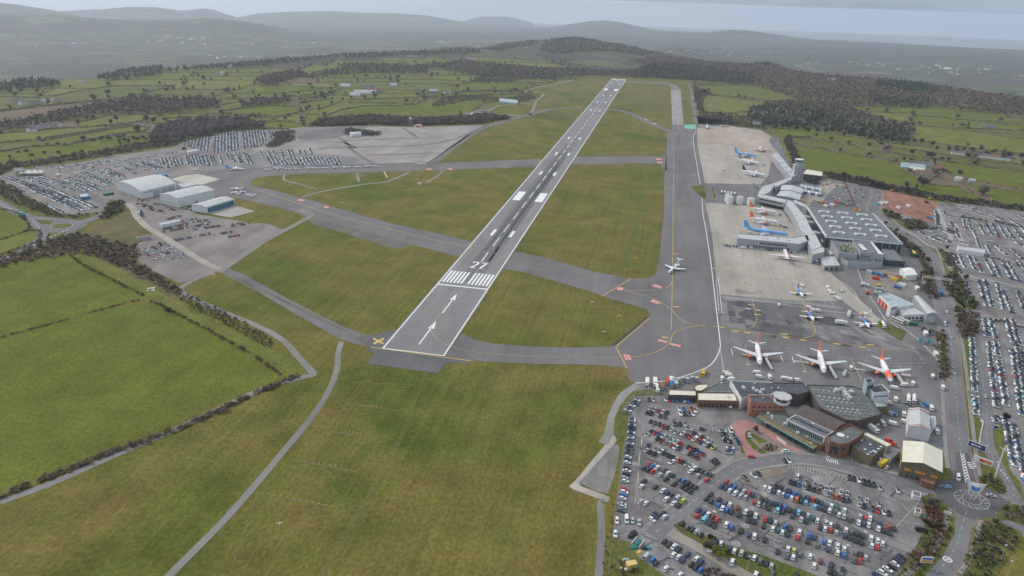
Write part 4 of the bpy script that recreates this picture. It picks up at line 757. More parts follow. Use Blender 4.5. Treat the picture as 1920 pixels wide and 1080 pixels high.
for u,v,h,k,c,d in((1347,1046,6.2,'ever',YGR,'bright green leafy tree on the grass bank beside the foreground footpath'),(1325,1032,4.5,'bare',OLIVE,'olive brown bare tree left of the bright green tree by the footpath'),(1332,1016,4.8,'bare',BROWN,'brown bare tree above left of the bright green tree by the footpath'),(1417,810,4.2,'bare',RED,'small reddish bare tree on the island of the red drop-off loop'),(1752,948,6,'bare',(.25,.22,.2),'pale bare birch tree beside the car park exit west of the roundabout'),(1745,953,5.5,'bare',GREY,'second, smaller bare birch left of the pale birch by the car park exit'),(1885,790,6,'ever',(.04,.035,.02),'dark broad tree overhanging the parked cars beside the car park lane'),(1810,525,6,'bare',BROWN,'bare tree over the shrubbery east of the white steel gantry'),(1822,575,6.5,'ever',DKGREEN,'dark evergreen tree at the lower end of the roadside shrubbery'),(1775,468,5.5,'ever',DKGREEN,'dark evergreen tree left of the long white canopy in the east car park'),(1735,985,4,'bare',RUST,'rust red bush-like tree beside the end of the car park'),(1670,403,6,'ever',DKGREEN,'dark evergreen by the teal hoarding of the building site'),(1682,408,6.5,'ever',DKGREEN,'tallest dark evergreen between the access road and the building site'),(1703,425,8,'bare',GREY,'tall bare tree south of the red earth building site'),(1722,424,8,'bare',GREY,'second tall bare tree south of the red earth building site'),(1680,437,6,'bare',BROWN,'bare tree beside the corner of the big grey roofed terminal'),(1660,422,5,'bare',BROWN,'low bare tree by the far right corner of the big grey terminal roof'),(1750,314,13,'conifer',DKGREEN,'tall dark pointed conifer beside the farmhouse on the right'),(1710,292,12,'ever',DKGREEN,'large round evergreen on the hedge above the farm on the right'),(1695,302,8,'ever',DKGREEN,'smaller round evergreen at the end of the hedge above the farm on the right'),(1766,302,8,'ever',DKGREEN,'round dark tree alone on the hedge right of the tall conifer'),(1745,298,13,'bare',GREY,'large bare tree on the hedge above the tall conifer'),(1629,294,9,'ever',DKGREEN,'round dark tree halfway along the long hedge right of the control tower'),(1575,285,8,'ever',DKGREEN,'round dark tree at the left of the long hedge right of the control tower'),(1591,271,8,'ever',DKGREEN,'round dark tree on the upper hedge right of the control tower'),(1530,258,9,'bare',GREY,'pale bare tree on the upper hedge right of the control tower, the left one'),(1558,264,9,'bare',GREY,'pale bare tree on the upper hedge right of the control tower, the right one'),(1629,277,10,'bare',BROWN,'brown bare tree by the end of the strip field right of the control tower'),(1730,352,15,'bare',GREY,'very tall grey bare tree below the farm on the right'),(1722,345,12,'bare',GREY,'bare tree left of the very tall one below the farm on the right'),(1798,330,10,'bare',BROWN,'bare tree right of the farmhouse at its lane')):
 tree(u,v,h,k,c,d)
belts=[('in the belt of trees between the gravel car park and the pastures','bare trees north of the west car park',[(300+i*11.5+G.uniform(-3,3),262-i*1.4+G.uniform(-8,1),G.uniform(9,13))for i in range(18)],'bare',GREY),('in the scrub belt at the edge of the packed west car park','trees by the packed west car park',[(222+i*9+G.uniform(-3,3),268-i*.6+G.uniform(-3,3),G.uniform(6,9))for i in range(10)],'bare',BROWN),('in the pasture hedges beyond the packed car park','hedge trees in the western pastures',[(330,188,9),(444,222,9),(452,222,7),(487,218,7),(480,222,9),(535,225,9),(581,205,11),(575,208,10),(603,176,8),(560,178,8),(618,238,6),(455,236,7),(352,170,10),(325,168,9),(313,172,10),(345,158,8),(383,160,8),(202,178,14),(176,190,16),(30,183,14),(257,248,13),(288,231,13),(275,228,12),(220,229,13),(310,229,9)],'bare',GREY),('along the boundary behind the red and white radar tower','trees behind the radar tower',[(600+i*14+G.uniform(-5,5),238+G.uniform(-7,-2)+(i>12)*-2,G.uniform(8,12))for i in range(22)],'bare',BROWN),('by the hedge between the terminal area and the big green field','trees behind the building site',[(1560,335,9),(1572,338,10),(1582,336,11),(1592,340,11),(1603,341,10),(1615,345,12),(1625,346,12),(1635,350,12),(1645,352,10),(1655,354,10),(1668,357,9),(1690,360,9),(1702,362,10),(1712,362,9),(1725,366,8),(1748,370,7),(1772,374,7),(1795,378,7),(1820,382,7)],'bare',BROWN),('in the grove west of the white cottages on the right','grove of tall bare trees on the right',[(1700+i*15+G.uniform(-4,4),268+i*2.2+G.uniform(-6,8),G.uniform(9,13))for i in range(16)],'bare',BROWN),('at the edge of the evergreen belt north of the terminal','edge trees of the evergreen belt',[(1440+i*13+G.uniform(-3,3),239+i*1.5+G.uniform(-4,2),G.uniform(10,14))for i in range(20)],'ever',DKGREEN)]
for d,g_,lst,k,c in belts:
 for u,v,h in lst:tree(u,v,h,k,c,(_tl if k=='bare' else _el).format(d),g_)
for u,v,h,d in((175,264,6,'left end of the row of rounded thickets in the pasture above the west car park'),(190,262,6.5,'second thicket from the left in the row above the west car park'),(205,262,7,'thicket at the middle of the row above the west car park'),(222,258,6,'thicket at the right end of the row above the west car park'),(232,255,5,'small thicket right of the row above the west car park'),(225,270,4,'single low thicket below the thicket row in the pasture'),(154,285,5,'lone thicket in the pasture above the west car park entrance canopy'),(110,288,5,'thicket of the left pasture group nearest the car park'),(85,288,5,'middle thicket of the left pasture group'),(60,292,5.5,'thicket at the bottom of the left pasture group'),(50,284,5,'dark thicket in the middle of the left pasture group'),(35,286,4.5,'round thicket at the left of the pasture group'),(18,295,4,'small round thicket at the far left of the pasture'),(90,272,5,'thicket above the left pasture group'),(110,272,6,'large thicket above right of the left pasture group'),(345,280,5.5,'dark thicket at the corner of the packed car park beside the white shed'),(542,218,6,'dark round thicket at the bottom of the bright pasture beyond the packed car park'),(575,205,0,'')):
 if h:tree(u,v,h,'bush',(.052,.048,.030),d,group='thickets in the western pastures')
for u,v,h,d in((113,309,6,'by the west car park fence near the entrance canopy'),(32,311,6,'left of the west car park entrance building'),(139,408,3,'at the lower end of the rows of the west car park'),(190,410,3.5,'right of the west roundabout, the left one'),(209,407,3.5,'right of the west roundabout, the right one'),(174,224,9,'below the ploughed slope in the western belt'),(475,217,6,'single in the hedge below the bright pasture'),(432,216,6,'in the hedge left below the bright pasture'),(498,221,6.5,'in the hedge under the middle of the bright pasture'),(413,212,7,'by the corner of the wood left of the bright pasture'),(617,248,0,''),(643,190,9,'beside the white roofed farm sheds'),(830,182,10,'left of the white cottages beyond the runway'),(856,180,11,'right of the white cottages beyond the runway'),(660,186,9,'left of the long white farm shed')):
 if h:tree(u,v,h,'ever',DKGREEN,'dark green tree '+d)
# aircraft
PW=mat('aircraft_white',(.78,.79,.80),.35,spec=.5,noise=(.6,.06));PO=mat('aircraft_orange',(.82,.13,.02),.35,spec=.5);PB=mat('aircraft_sky_blue',(.13,.42,.78),.35,spec=.5);PN=mat('aircraft_navy',(.02,.04,.16),.35,spec=.5)
PY=mat('aircraft_yellow',(.80,.55,.08),.4);PG=mat('aircraft_grey',(.42,.43,.45),.4,spec=.5);PWING=mat('wing_grey',(.60,.62,.64),.4,spec=.5,noise=(.5,.1));PD=mat('dark_glass',(.02,.025,.03),.15,spec=.6);PK=mat('tyre_black',(.02,.02,.02),.9);PM=mat('blue_tail_paint',(.05,.22,.62),.35)
PMET=mat('bare_metal',(.5,.5,.52),.35,metal=.8)
def text_mesh(s,size=1.0):
 cu=bpy.data.curves.new('t','FONT');cu.body=s;cu.size=size;cu.resolution_u=1;cu.align_x='CENTER';cu.offset=.008
 o=bpy.data.objects.new('t',cu);COL.objects.link(o);bpy.context.view_layer.update()
 me=bpy.data.meshes.new_from_object(o.evaluated_get(bpy.context.evaluated_depsgraph_get()));v=[tuple(p.co)for p in me.vertices];f=[list(p.vertices)for p in me.polygons]
 bpy.data.objects.remove(o);bpy.data.curves.remove(cu);bpy.data.meshes.remove(me);return v,f
_T={}
def TX(s):
 if s not in _T:_T[s]=text_mesh(s)
 return _T[s]
def airliner_meshes(L=33.8,D=4.0,span=34,eng='under',tail='low',finh=6.6,fin=PO,fus=None,engc=PO,wl=False,txt=None,txc=PO,fintxt=None,gear=2.6,wingx=.04,body=PW,txz=.62,txs=2.6,wc=PWING,tailc=PWING,props=False):
 R=D/2;zc=gear+R*.9;out=[];fus=fus or(lambda t,a:body)
 prof=[(0,.02,-.35),(.012,.28,-.30),(.035,.55,-.22),(.07,.80,-.10),(.11,.95,-.02),(.15,1,0),(.3,1,0),(.45,1,0),(.6,1,0),(.68,.97,.03),(.76,.86,.13),(.84,.66,.28),(.92,.42,.42),(.98,.2,.5),(1,.05,.52)]
 mb=MB();n=16;x=lambda t:L/2-t*L
 for i in range(len(prof)-1):
  (t0,r0,z0),(t1,r1,z1)=prof[i],prof[i+1]
  sub=max(1,int((t1-t0)/.05))
  for s_ in range(sub):
   ta,tb=t0+(t1-t0)*s_/sub,t0+(t1-t0)*(s_+1)/sub;fa,fb=(ta-t0)/(t1-t0),(tb-t0)/(t1-t0)
   ra,rb,za,zb=r0+(r1-r0)*fa,r0+(r1-r0)*fb,z0+(z1-z0)*fa,z0+(z1-z0)*fb
   for k in range(n):
    a,b=2*math.pi*k/n,2*math.pi*(k+1)/n
    mb.add([(x(ta),R*ra*math.sin(a),zc+R*(za+ra*math.cos(a))),(x(ta),R*ra*math.sin(b),zc+R*(za+ra*math.cos(b))),(x(tb),R*rb*math.sin(b),zc+R*(zb+rb*math.cos(b))),(x(tb),R*rb*math.sin(a),zc+R*(zb+rb*math.cos(a)))],[[3,2,1,0]],fus((ta+tb)/2,abs(math.degrees((a+b)/2)-(360 if a>=math.pi else 0))))
 out.append(('fuselage',mb,True,[]))
 w=MB();wn=MB();c=.985*R
 for sg in(-1,1):
  for i in range(int(L*.62/.9)):
   xx=L/2-L*.14-i*.9;z0=zc+R*.22;y0=sg*math.sqrt(max(0,R*R-(R*.22)**2))*1.004;y1=sg*math.sqrt(R*R-(R*.38)**2)*1.004
   wn.add([(xx,y0,z0),(xx-.42,y0,z0),(xx-.42,y1,zc+R*.38),(xx,y1,zc+R*.38)],[[0,1,2,3]if sg>0 else[3,2,1,0]],PD)
  for xx in(L/2-L*.115,-L/2+L*.26):
   for q in((0,.7),):w.add([(xx,sg*R*1.006,zc-R*.05),(xx-.85,sg*R*1.006,zc-R*.05),(xx-.85,sg*R*.84,zc+R*.56),(xx,sg*R*.84,zc+R*.56)],[[0,1,2,3]if sg>0 else[3,2,1,0]],PG)
  w2=(L/2-L*.040,L/2-L*.062);
  wn.add([(w2[0],sg*R*.06,zc+R*.34),(w2[0],sg*R*.42,zc+R*.22),(w2[1],sg*R*.62,zc+R*.42),(w2[1],sg*R*.08,zc+R*.66)],[[0,1,2,3],[3,2,1,0]],PD)
 out.append(('door',w,False,[]));out.append(('window',wn,False,[]))
 wx=L*wingx;rc,tcn=L*.19 if not props else L*.13,L*.045 if not props else L*.07;sw=span*.5*math.tan(math.radians(26 if eng!='prop' else 3));zr=zc-R*.62 if eng!='prop' else zc-R*.7
 def foil(mb,root,tip,cr,ct,th,m,m2=None):
  V=[]
  for(px_,py_,pz_),ch in((root,cr),(tip,ct)):
   for fx,fz in((0,0),(-.25,.5),(-.7,.3),(-1,0),(-.7,-.25),(-.25,-.4)):V.append((px_+fx*ch,py_,pz_+fz*th*ch))
  mb.add(V,[[i,(i+1)%6,6+(i+1)%6,6+i]for i in range(6)]+[[5,4,3,2,1,0],[6,7,8,9,10,11]],m)
 for sg in(-1,1):
  m=MB();tip=(wx+rc*.5-sw,sg*span/2,zr+span*.5*.09);foil(m,(wx+rc*.5,sg*R*.3,zr),tip,rc,tcn,.12,wc)
  if wl:foil(m,tip,(tip[0]-1.3,tip[1]+sg*.5,tip[2]+2.2),tcn,tcn*.5,.1,txc if isinstance(wl,bool)else wl)
  sub=[]
  if eng=='under':
   e=MB();ex,ey,ez=wx+rc*.5-sw*.34+2.2,sg*span*.168,zr+.5-D*.36;er=D*.27
   for(xa,ra),(xb,rb)in zip(((1.0,.82),(.6,1.0),(-1.6,1.0),(-2.8,.7)),((.6,1.0),(-1.6,1.0),(-2.8,.7),(-3.6,.42))):
    for k in range(12):
     a,b=2*math.pi*k/12,2*math.pi*(k+1)/12;e.add([(ex+xa,ey+er*ra*math.sin(a),ez+er*ra*math.cos(a)),(ex+xa,ey+er*ra*math.sin(b),ez+er*ra*math.cos(b)),(ex+xb,ey+er*rb*math.sin(b),ez+er*rb*math.cos(b)),(ex+xb,ey+er*rb*math.sin(a),ez+er*rb*math.cos(a))],[[3,2,1,0]],engc if xb>-2.9 else PG)
   e.add([(ex+.9,ey+er*.8*math.sin(2*math.pi*k/12),ez+er*.8*math.cos(2*math.pi*k/12))for k in range(12)],[list(range(12))[::-1]],PD);e.box((ex-1.9,ey,ez+er+.2),(4,.3,.7),wc)
   out.append(('engine',e,False,[]))
  if eng=='rear':
   e=MB();ex,ey,ez=-L*.29,sg*R*1.75,zc+R*.35;er=D*.27;e.bar((ex+1.9,ey,ez),(ex+1.2,ey,ez),er*.8,engc,10,er);e.bar((ex+1.2,ey,ez),(ex-1.4,ey,ez),er,engc,10,er*.9);e.bar((ex-1.4,ey,ez),(ex-2.2,ey,ez),er*.85,PG,10,er*.5);e.bar((ex+1.92,ey,ez),(ex+1.88,ey,ez),er*.74,PD,10);e.box((ex,sg*R*1.15,ez),(2.2,R*.9,.3),engc)
   out.append(('engine',e,False,[]))
  if eng=='prop':
   e=MB();ex,ey,ez=wx+rc*.5+1.4,sg*span*.17,zr+.35;e.bar((ex,ey,ez),(ex-3.2,ey,ez),.45,wc,8,.3);e.bar((ex+.5,ey,ez),(ex,ey,ez),.08,PK,6,.3)
   for k in range(4):a=k*math.pi/2+.4;e.box((ex+.15,ey+.8*math.cos(a),ez+.8*math.sin(a)),(.06,.2+1.4*abs(math.cos(a)),.2+1.4*abs(math.sin(a))),PK)
   out.append(('engine',e,False,[]))
  out.append(('wing',m,False,[]))
  m=MB();zt=zc+R*.42 if tail=='low' else zc+R+finh-.25;hs=span*.185 if tail=='low' else span*.17;tx=-L/2+L*.135 if tail=='low' else-L/2+L*.045
  foil(m,(tx,sg*(.2 if tail=='T' else R*.3),zt),(tx-hs*.55,sg*hs,zt+(hs*.08)),L*.085,L*.035,.1,tailc);out.append(('tailplane',m,False,[]))
  g=MB();gx,gy=wx-rc*.25,sg*R*.95*1.25;g.bar((gx,gy,zr),(gx,gy,.6),.14,PMET,6)
  for dy in(-.3,.3):g.bar((gx,gy+dy-.15,.55),(gx,gy+dy+.15,.55),.55 if L>25 else.35,PK,10)
  out.append(('landing_gear',g,False,[]))
 g=MB();gx=L/2-L*.13;g.bar((gx,0,zc-R*.8),(gx,0,.45),.1,PMET,6)
 for dy in(-.2,.2):g.bar((gx,dy-.1,.4),(gx,dy+.1,.4),.38,PK,10)
 out.append(('landing_gear',g,False,[]))
 f=MB();fx=-L/2+L*.20;bz=zc+R*.75;th=.16;A=[(fx,bz),(fx-L*.16,bz),(fx-L*.185-.3,bz+finh),(fx-L*.125,bz+finh)]if tail=='low' else[(fx,bz-.1),(fx-L*.14,bz-.1),(fx-L*.175,bz+finh),(fx-L*.115,bz+finh)]
 A=[A[0],A[1],A[2],A[3]];V=[(a,-th,b)for a,b in A]+[(a,th,b)for a,b in A]
 f.add(V,[[0,1,2,3],[7,6,5,4],[0,4,5,1],[1,5,6,2],[2,6,7,3],[3,7,4,0]],fin);f.add([(fx+L*.07,0,bz-.1),(fx-.3,-th,bz),(fx-.3,th,bz),(fx-.6,0,bz+finh*.18)],[[0,3,1],[0,2,3]],fin)
 out.append(('fin',f,False,[]))
 if txt:
  m=MB();v,fc=TX(txt)
  for sg in(-1,1):
   V=[]
   for(a,b,_)in v:
    ang=math.asin(max(-1,min(1,.12)))+(b*txs)/R+.34;V.append((L*.12-sg*0+(a*txs)*(1 if sg<0 else-1),sg*(R+.035)*math.cos(ang),zc+(R+.035)*math.sin(ang)))
   m.add(V,fc,txc);
  out.append(('lettering',m,False,[]))
 if fintxt:
  m=MB();kind_,colr=fintxt
  for sg in(-1,1):
   y=sg*(th+.03);cx_,cz_=fx-L*.115,bz+finh*.5
   if kind_=='smile':
    pts=[(cx_+1.5*math.cos(a),cz_+.4+1.3*math.sin(a))for a in np.linspace(math.pi*1.02,math.pi*1.98,9)]
    for i in range(8):(a0,b0),(a1,b1)=pts[i],pts[i+1];m.add([(a0,y,b0),(a1,y,b1),(a1*.86+cx_*.14,y,b1*.8+(cz_+.4)*.2),(a0*.86+cx_*.14,y,b0*.8+(cz_+.4)*.2)],[[0,1,2,3],[3,2,1,0]],colr)
    m.add([(cx_-1.9,y,cz_+.9),(cx_-1.2,y,cz_+.9),(cx_-1.2,y,cz_+.3),(cx_-1.9,y,cz_+.3)],[[0,1,2,3],[3,2,1,0]],colr)
   elif kind_=='swoop':
    m.add([(cx_+1.2,y,cz_-1.6),(cx_+.2,y,cz_+.2),(cx_-.2,y,cz_+1.8),(cx_-1.7,y,cz_+1.9),(cx_-1.2,y,cz_-.1),(cx_-1.5,y,cz_-1.7)],[[0,1,2,3,4,5],[5,4,3,2,1,0]],colr)
   else:
    v,fc=TX(kind_);V=[(cx_-.35+b*1.0-a*.24*sg*0-(a*1.0)*.42,y,cz_+a*1.0)for a,b,_ in v];m.add(V,fc,colr)
  out.append(('fin_emblem',m,False,[]))
 return[(nm,new_mesh(nm,q.v,q.f,q.mats,q.mi,sm))for nm,q,sm,_ in out if q.v]
_AC={}
def aircraft(key,nose,tail,label,group=None,name='airliner',cat='airliner',zt=4.2):
 spec=SPECS[key]
 if key not in _AC:_AC[key]=airliner_meshes(**spec)
 a,b=np.array(P(*nose,zt)),np.array(P(*tail,zt));d=a-b;rz=math.atan2(d[1],d[0]);L=spec.get('L',33.8)
 c=(a+b)/2;t=empty(name,(c[0],c[1],.17),rz,label=label,cat=cat,group=group)
 for nm,me in _AC[key]:obj(nm,me,t)
 return t
def orange_front(t,a):return PO if(t>.06 and t<.36 and a<100)or t>.86 else PW
SPECS={'ezy':dict(txt='easyJet.com',txs=3.0,fintxt=('easyJet.com',PW),fus=lambda t,a:PO if t>.90 else PW),'ezy_low':dict(txt='easyJet.com',txs=3.0,fus=lambda t,a:PW),'ezy_orange':dict(txt='easyJet',txc=PW,fintxt=('easyJet.com',PW),fus=orange_front),'blue757':dict(L=49,D=4.0,span=41,finh=8,fin=PB,engc=PG,body=PB,wl=PB,wc=PG,fus=lambda t,a:PB if a<118 or t<.1 else(PG if t<.6 else PN),fintxt=('smile',PN),txt='Thomson',txc=PN,txs=1.8,gear=3),'blue737':dict(L=39.5,D=3.8,span=35,finh=7,fin=PB,engc=PG,body=PB,wl=PB,fus=lambda t,a:PB if a<112 or t<.1 else(PG if t<.6 else PN),fintxt=('smile',PN),txt='Thomson',txc=PN,txs=1.6),'ryr':dict(L=39.5,D=3.8,span=35,finh=7,fin=PN,engc=PW,wl=PW,txt='RYANAIR',txc=PN,txs=3.0,fintxt=('swoop',PY),fus=lambda t,a:PN if a>140 and t<.8 else PW),'jet_white':dict(L=29.9,D=2.3,span=20,finh=3.4,eng='rear',tail='T',fin=PW,engc=PW,wc=PW,tailc=PW,gear=1.1,wingx=-.02),'jet_blue':dict(L=29.9,D=2.3,span=20,finh=3.4,eng='rear',tail='T',fin=PM,engc=PM,wc=PW,tailc=PM,gear=1.1,wingx=-.02,fus=lambda t,a:PM if t>.62 else(PM if a>110 else PW)),'commuter':dict(L=19.2,D=2.0,span=18.3,finh=3.4,eng='prop',tail='low',fin=PM,wc=PW,tailc=PW,gear=1.0,wingx=.06,props=True,fus=lambda t,a:PM if t>.42 and a<125 else PW,fintxt=('swoop',PO)),'white_twin':dict(L=31,D=3.4,span=28,finh=5.4,fin=PW,engc=PG,gear=1.8)}
EG='aircraft on the stands'
aircraft('ezy',(1425.8,684.7),(1418,641),'white and orange airliner on the left front stand beside the curved white line',EG)
aircraft('ezy',(1546.3,700.3),(1534,656),'white and orange airliner in the middle of the three parked at the front apron',EG)
aircraft('ezy_orange',(1672,715.8),(1649.5,671),'airliner with bright orange front fuselage, right of the three on the front apron',EG)
aircraft('ezy',(1457,398.8),(1404,390.5),'white airliner with orange tail parked beside the white fuel tanks',EG)
aircraft('ezy',(1459.5,417.5),(1404.5,409),'white airliner with orange tail parked next to the long sky blue airliner',EG)
aircraft('blue757',(1475,440.5),(1395,429.5),'long sky blue airliner parked directly behind the west pier',EG)
aircraft('ezy_low',(1469.7,467),(1479,490),'white airliner with its nose against the front face of the west pier',EG)
aircraft('blue737',(1425,293),(1371,286),'sky blue airliner parked at the far apron with blue winglets',EG)
aircraft('ryr',(1427.5,307),(1381,298),'white airliner with dark blue tail next to the sky blue one on the far apron',EG)
aircraft('ryr',(1439,329.5),(1388.3,320),'white airliner with dark blue tail on the nearer stand of the far apron',EG)
aircraft('ezy_orange',(1428.5,287.5),(1423.5,270.5),'orange nosed airliner facing the camera at the back of the far apron',EG)
aircraft('white_twin',(1327,241),(1325,232),'small white airliner at the far left corner of the far apron',EG)
aircraft('jet_white',(1253,511.3),(1274,493),'white T-tailed jet rolling on the centreline of the parallel taxiway',None,'regional_jet','jet',2.4)
aircraft('jet_blue',(461,317),(421,314),'blue tailed T-tail jet on the western taxiway behind the hangars',None,'regional_jet','jet',2.4)
aircraft('commuter',(1506,556.5),(1495,540),'small blue tailed commuter aircraft on the concrete apron','blue tailed commuter aircraft','commuter_plane','aeroplane',2)
aircraft('commuter',(1526.5,602),(1514,583),'small blue tailed commuter aircraft on the dark apron beside two white vans','blue tailed commuter aircraft','commuter_plane','aeroplane',2)
aircraft('commuter',(1629.5,613),(1616,596),'small blue tailed commuter aircraft beside the white fuel lorry','blue tailed commuter aircraft','commuter_plane','aeroplane',2)
def light_parts(hi):
 out=[];m=MB();m.bar((3.2,0,1.15),(2.6,0,1.2),.1,PG,8,.5);m.bar((2.6,0,1.2),(0,0,1.35),.5,PW,8,.62);m.bar((0,0,1.35),(-4.2,0,1.5),.62,PW,8,.12);out.append(('fuselage',m))
 m=MB();m.box((.7,0,1.85 if not hi else 1.75),(1.6,.95,.5),PD);out.append(('canopy',m));z=2.25 if hi else.95
 for s in(-1,1):m=MB();m.box((.8,s*2.9,z+.12),(1.5,5.0,.16),PW);out.append(('wing',m));m=MB();m.box((-3.9,s*.85,1.5),(.8,1.6,.08),PW);out.append(('tailplane',m));m=MB();m.bar((.5,s*1.1,.25),(.5,s*1.1+.15,.25),.25,PK,8);m.bar((.5,s*1.1,.3),(.5,s*.4,1),.05,PG,4);out.append(('wheel',m))
 m=MB();m.add([(-3.4,.05,1.5),(-4.5,.05,1.5),(-4.7,.05,2.8),(-4.1,.05,2.8),(-3.4,-.05,1.5),(-4.5,-.05,1.5),(-4.7,-.05,2.8),(-4.1,-.05,2.8)],[[0,1,2,3],[7,6,5,4],[0,3,7,4],[1,5,6,2],[3,2,6,7]],PW);out.append(('fin',m))
 m=MB();m.box((3.28,0,1.15),(.05,.14,1.8),PK);out.append(('propeller',m));return[(n_,new_mesh(n_,q.v,q.f,q.mats,q.mi))for n_,q in out]
LP=[light_parts(False),light_parts(True)]
def light(u,v,rz,hi,label,sc=1.0):
 p=P(u,v);t=empty('light_aircraft',(p[0],p[1],.12),rz,label=label,cat='light aircraft',group='light aircraft');t.scale=(sc,)*3
 for nm,me in LP[hi]:obj(nm,me,t)
R_=random.Random(2)
ORD=['first','second','third','fourth','fifth','sixth','seventh','eighth','ninth','tenth','eleventh','twelfth','thirteenth','fourteenth','fifteenth','sixteenth','seventeenth','eighteenth','nineteenth','twentieth','twenty-first','twenty-second','twenty-third','twenty-fourth','twenty-fifth','twenty-sixth','twenty-seventh','twenty-eighth','twenty-ninth','thirtieth']
for i,(u,v)in enumerate(((502.5,318.8),(521.7,318.2),(538.7,317.4),(557.5,317.2),(579,316.8),(593,316.4),(609,316),(627.5,315.8),(648.7,314.8),(671,314),(688.7,313.6),(704.5,312.9))):
 light(u,v,R_.uniform(-.2,.2)+(math.pi/2+.12),i%3==1,f'white light aircraft, {ORD[i]} from the left in the row on the northern taxiway',1.25 if i in(1,8)else 1)
light(790,309,1.9,0,'white light aircraft alone at the right end of the parked row on the northern taxiway',1.2);light(367,319,.4,0,'white light aircraft alone on the pale ground left of the blue tailed jet',1.1)
for u,v,a,d in((441,355.5,2.6,'back of the cluster by the hangar apron'),(449,356.5,-.4,'back right of the cluster by the hangar apron'),(440,362,2.9,'left of the cluster by the hangar apron'),(447,364.5,.3,'middle of the cluster by the hangar apron'),(455,361,1.2,'at the upper right of the cluster by the hangar apron'),(466,366,.8,'right part of the cluster by the hangar apron'),(472,369.5,2,'front right corner of the cluster by the hangar apron')):light(u,v,a,R_.random()<.5,'white light aircraft at the '+d if not d.startswith('at')else 'white light aircraft '+d)
# buildings
BM={k:mat(k,c,r,noise=(s,a))for k,c,r,s,a in(('white_cladding',(.66,.67,.68),.6,.4,.08),('grey_cladding',(.36,.37,.39),.6,.5,.1),('pale_roof',(.47,.475,.475),.7,.25,.12),('cream_roof',(.66,.62,.50),.8,.3,.12),('dark_roof',(.085,.09,.105),.8,.3,.3),('mid_roof',(.165,.165,.18),.8,.12,.15),('green_grey_roof',(.135,.145,.14),.8,.3,.3),('brick',(.235,.115,.08),.9,.8,.3),('salmon_render',(.42,.19,.14),.9,.8,.15),('olive_cladding',(.16,.14,.09),.8,.6,.2),('teal_cladding',(.03,.15,.20),.6,.6,.1),('teal_paint',(.05,.36,.42),.5,1,.1),('blue_paint',(.04,.15,.36),.5,.8,.2),('orange_paint',(.72,.30,.03),.5,1,.2),('red_paint',(.55,.05,.03),.5,1,.15),('brown_roof',(.11,.085,.08),.8,.3,.25),('olive_roof',(.20,.155,.07),.8,.5,.3),('slate_roof',(.15,.15,.165),.8,.5,.2),('stone_wall',(.42,.38,.32),.9,.6,.2),('white_render',(.72,.71,.68),.8,.5,.08),('tile_roof',(.24,.12,.085),.8,.6,.25),('green_paint',(.03,.16,.10),.6,.8,.2),('yellow_paint',(.72,.48,.03),.5,.8,.15),('steel',(.45,.46,.47),.5,.8,.1),('glass_wall',(.05,.075,.085),.2,.5,.3),('skylight',(.62,.66,.66),.4,.8,.1),('rust_steel',(.28,.12,.05),.8,.9,.3),('lt_blue_roof',(.36,.43,.46),.6,.3,.1),('terrace_green',(.10,.13,.06),.9,.8,.4),('black_plastic',(.03,.03,.035),.7,.8,.2))}
def B(n):return BM[n]
def wall_parts(t,pts,h,wins,z0=0.0):
 """windows and doors set 6 cm proud of a wall, each one a part"""
 n=len(pts)
 for(e,cnt,za,zb,fill,m,*nm)in wins:
  a,b=np.array(pts[e][:2]),np.array(pts[(e+1)%n][:2]);L=np.linalg.norm(b-a);d=(b-a)/L;nn=np.array([d[1],-d[0]]);name=nm[0]if nm else 'window'
  ext=nm[1]if len(nm)>1 else(0.04,.96)
  for i in range(cnt):
   s0=L*(ext[0]+(ext[1]-ext[0])*(i+(1-fill)/2)/cnt);s1=L*(ext[0]+(ext[1]-ext[0])*(i+(1+fill)/2)/cnt);mb=MB();o=nn*.06
   p,q=a+d*s0,a+d*s1;mb.add([(*(p+o),za),(*(q+o),za),(*(q+o),zb),(*(p+o),zb),(*p,za),(*q,za),(*q,zb),(*p,zb)],[[0,1,2,3],[0,4,5,1],[2,6,7,3],[1,5,6,2],[3,7,4,0]],m)
   mb.build(name,t)
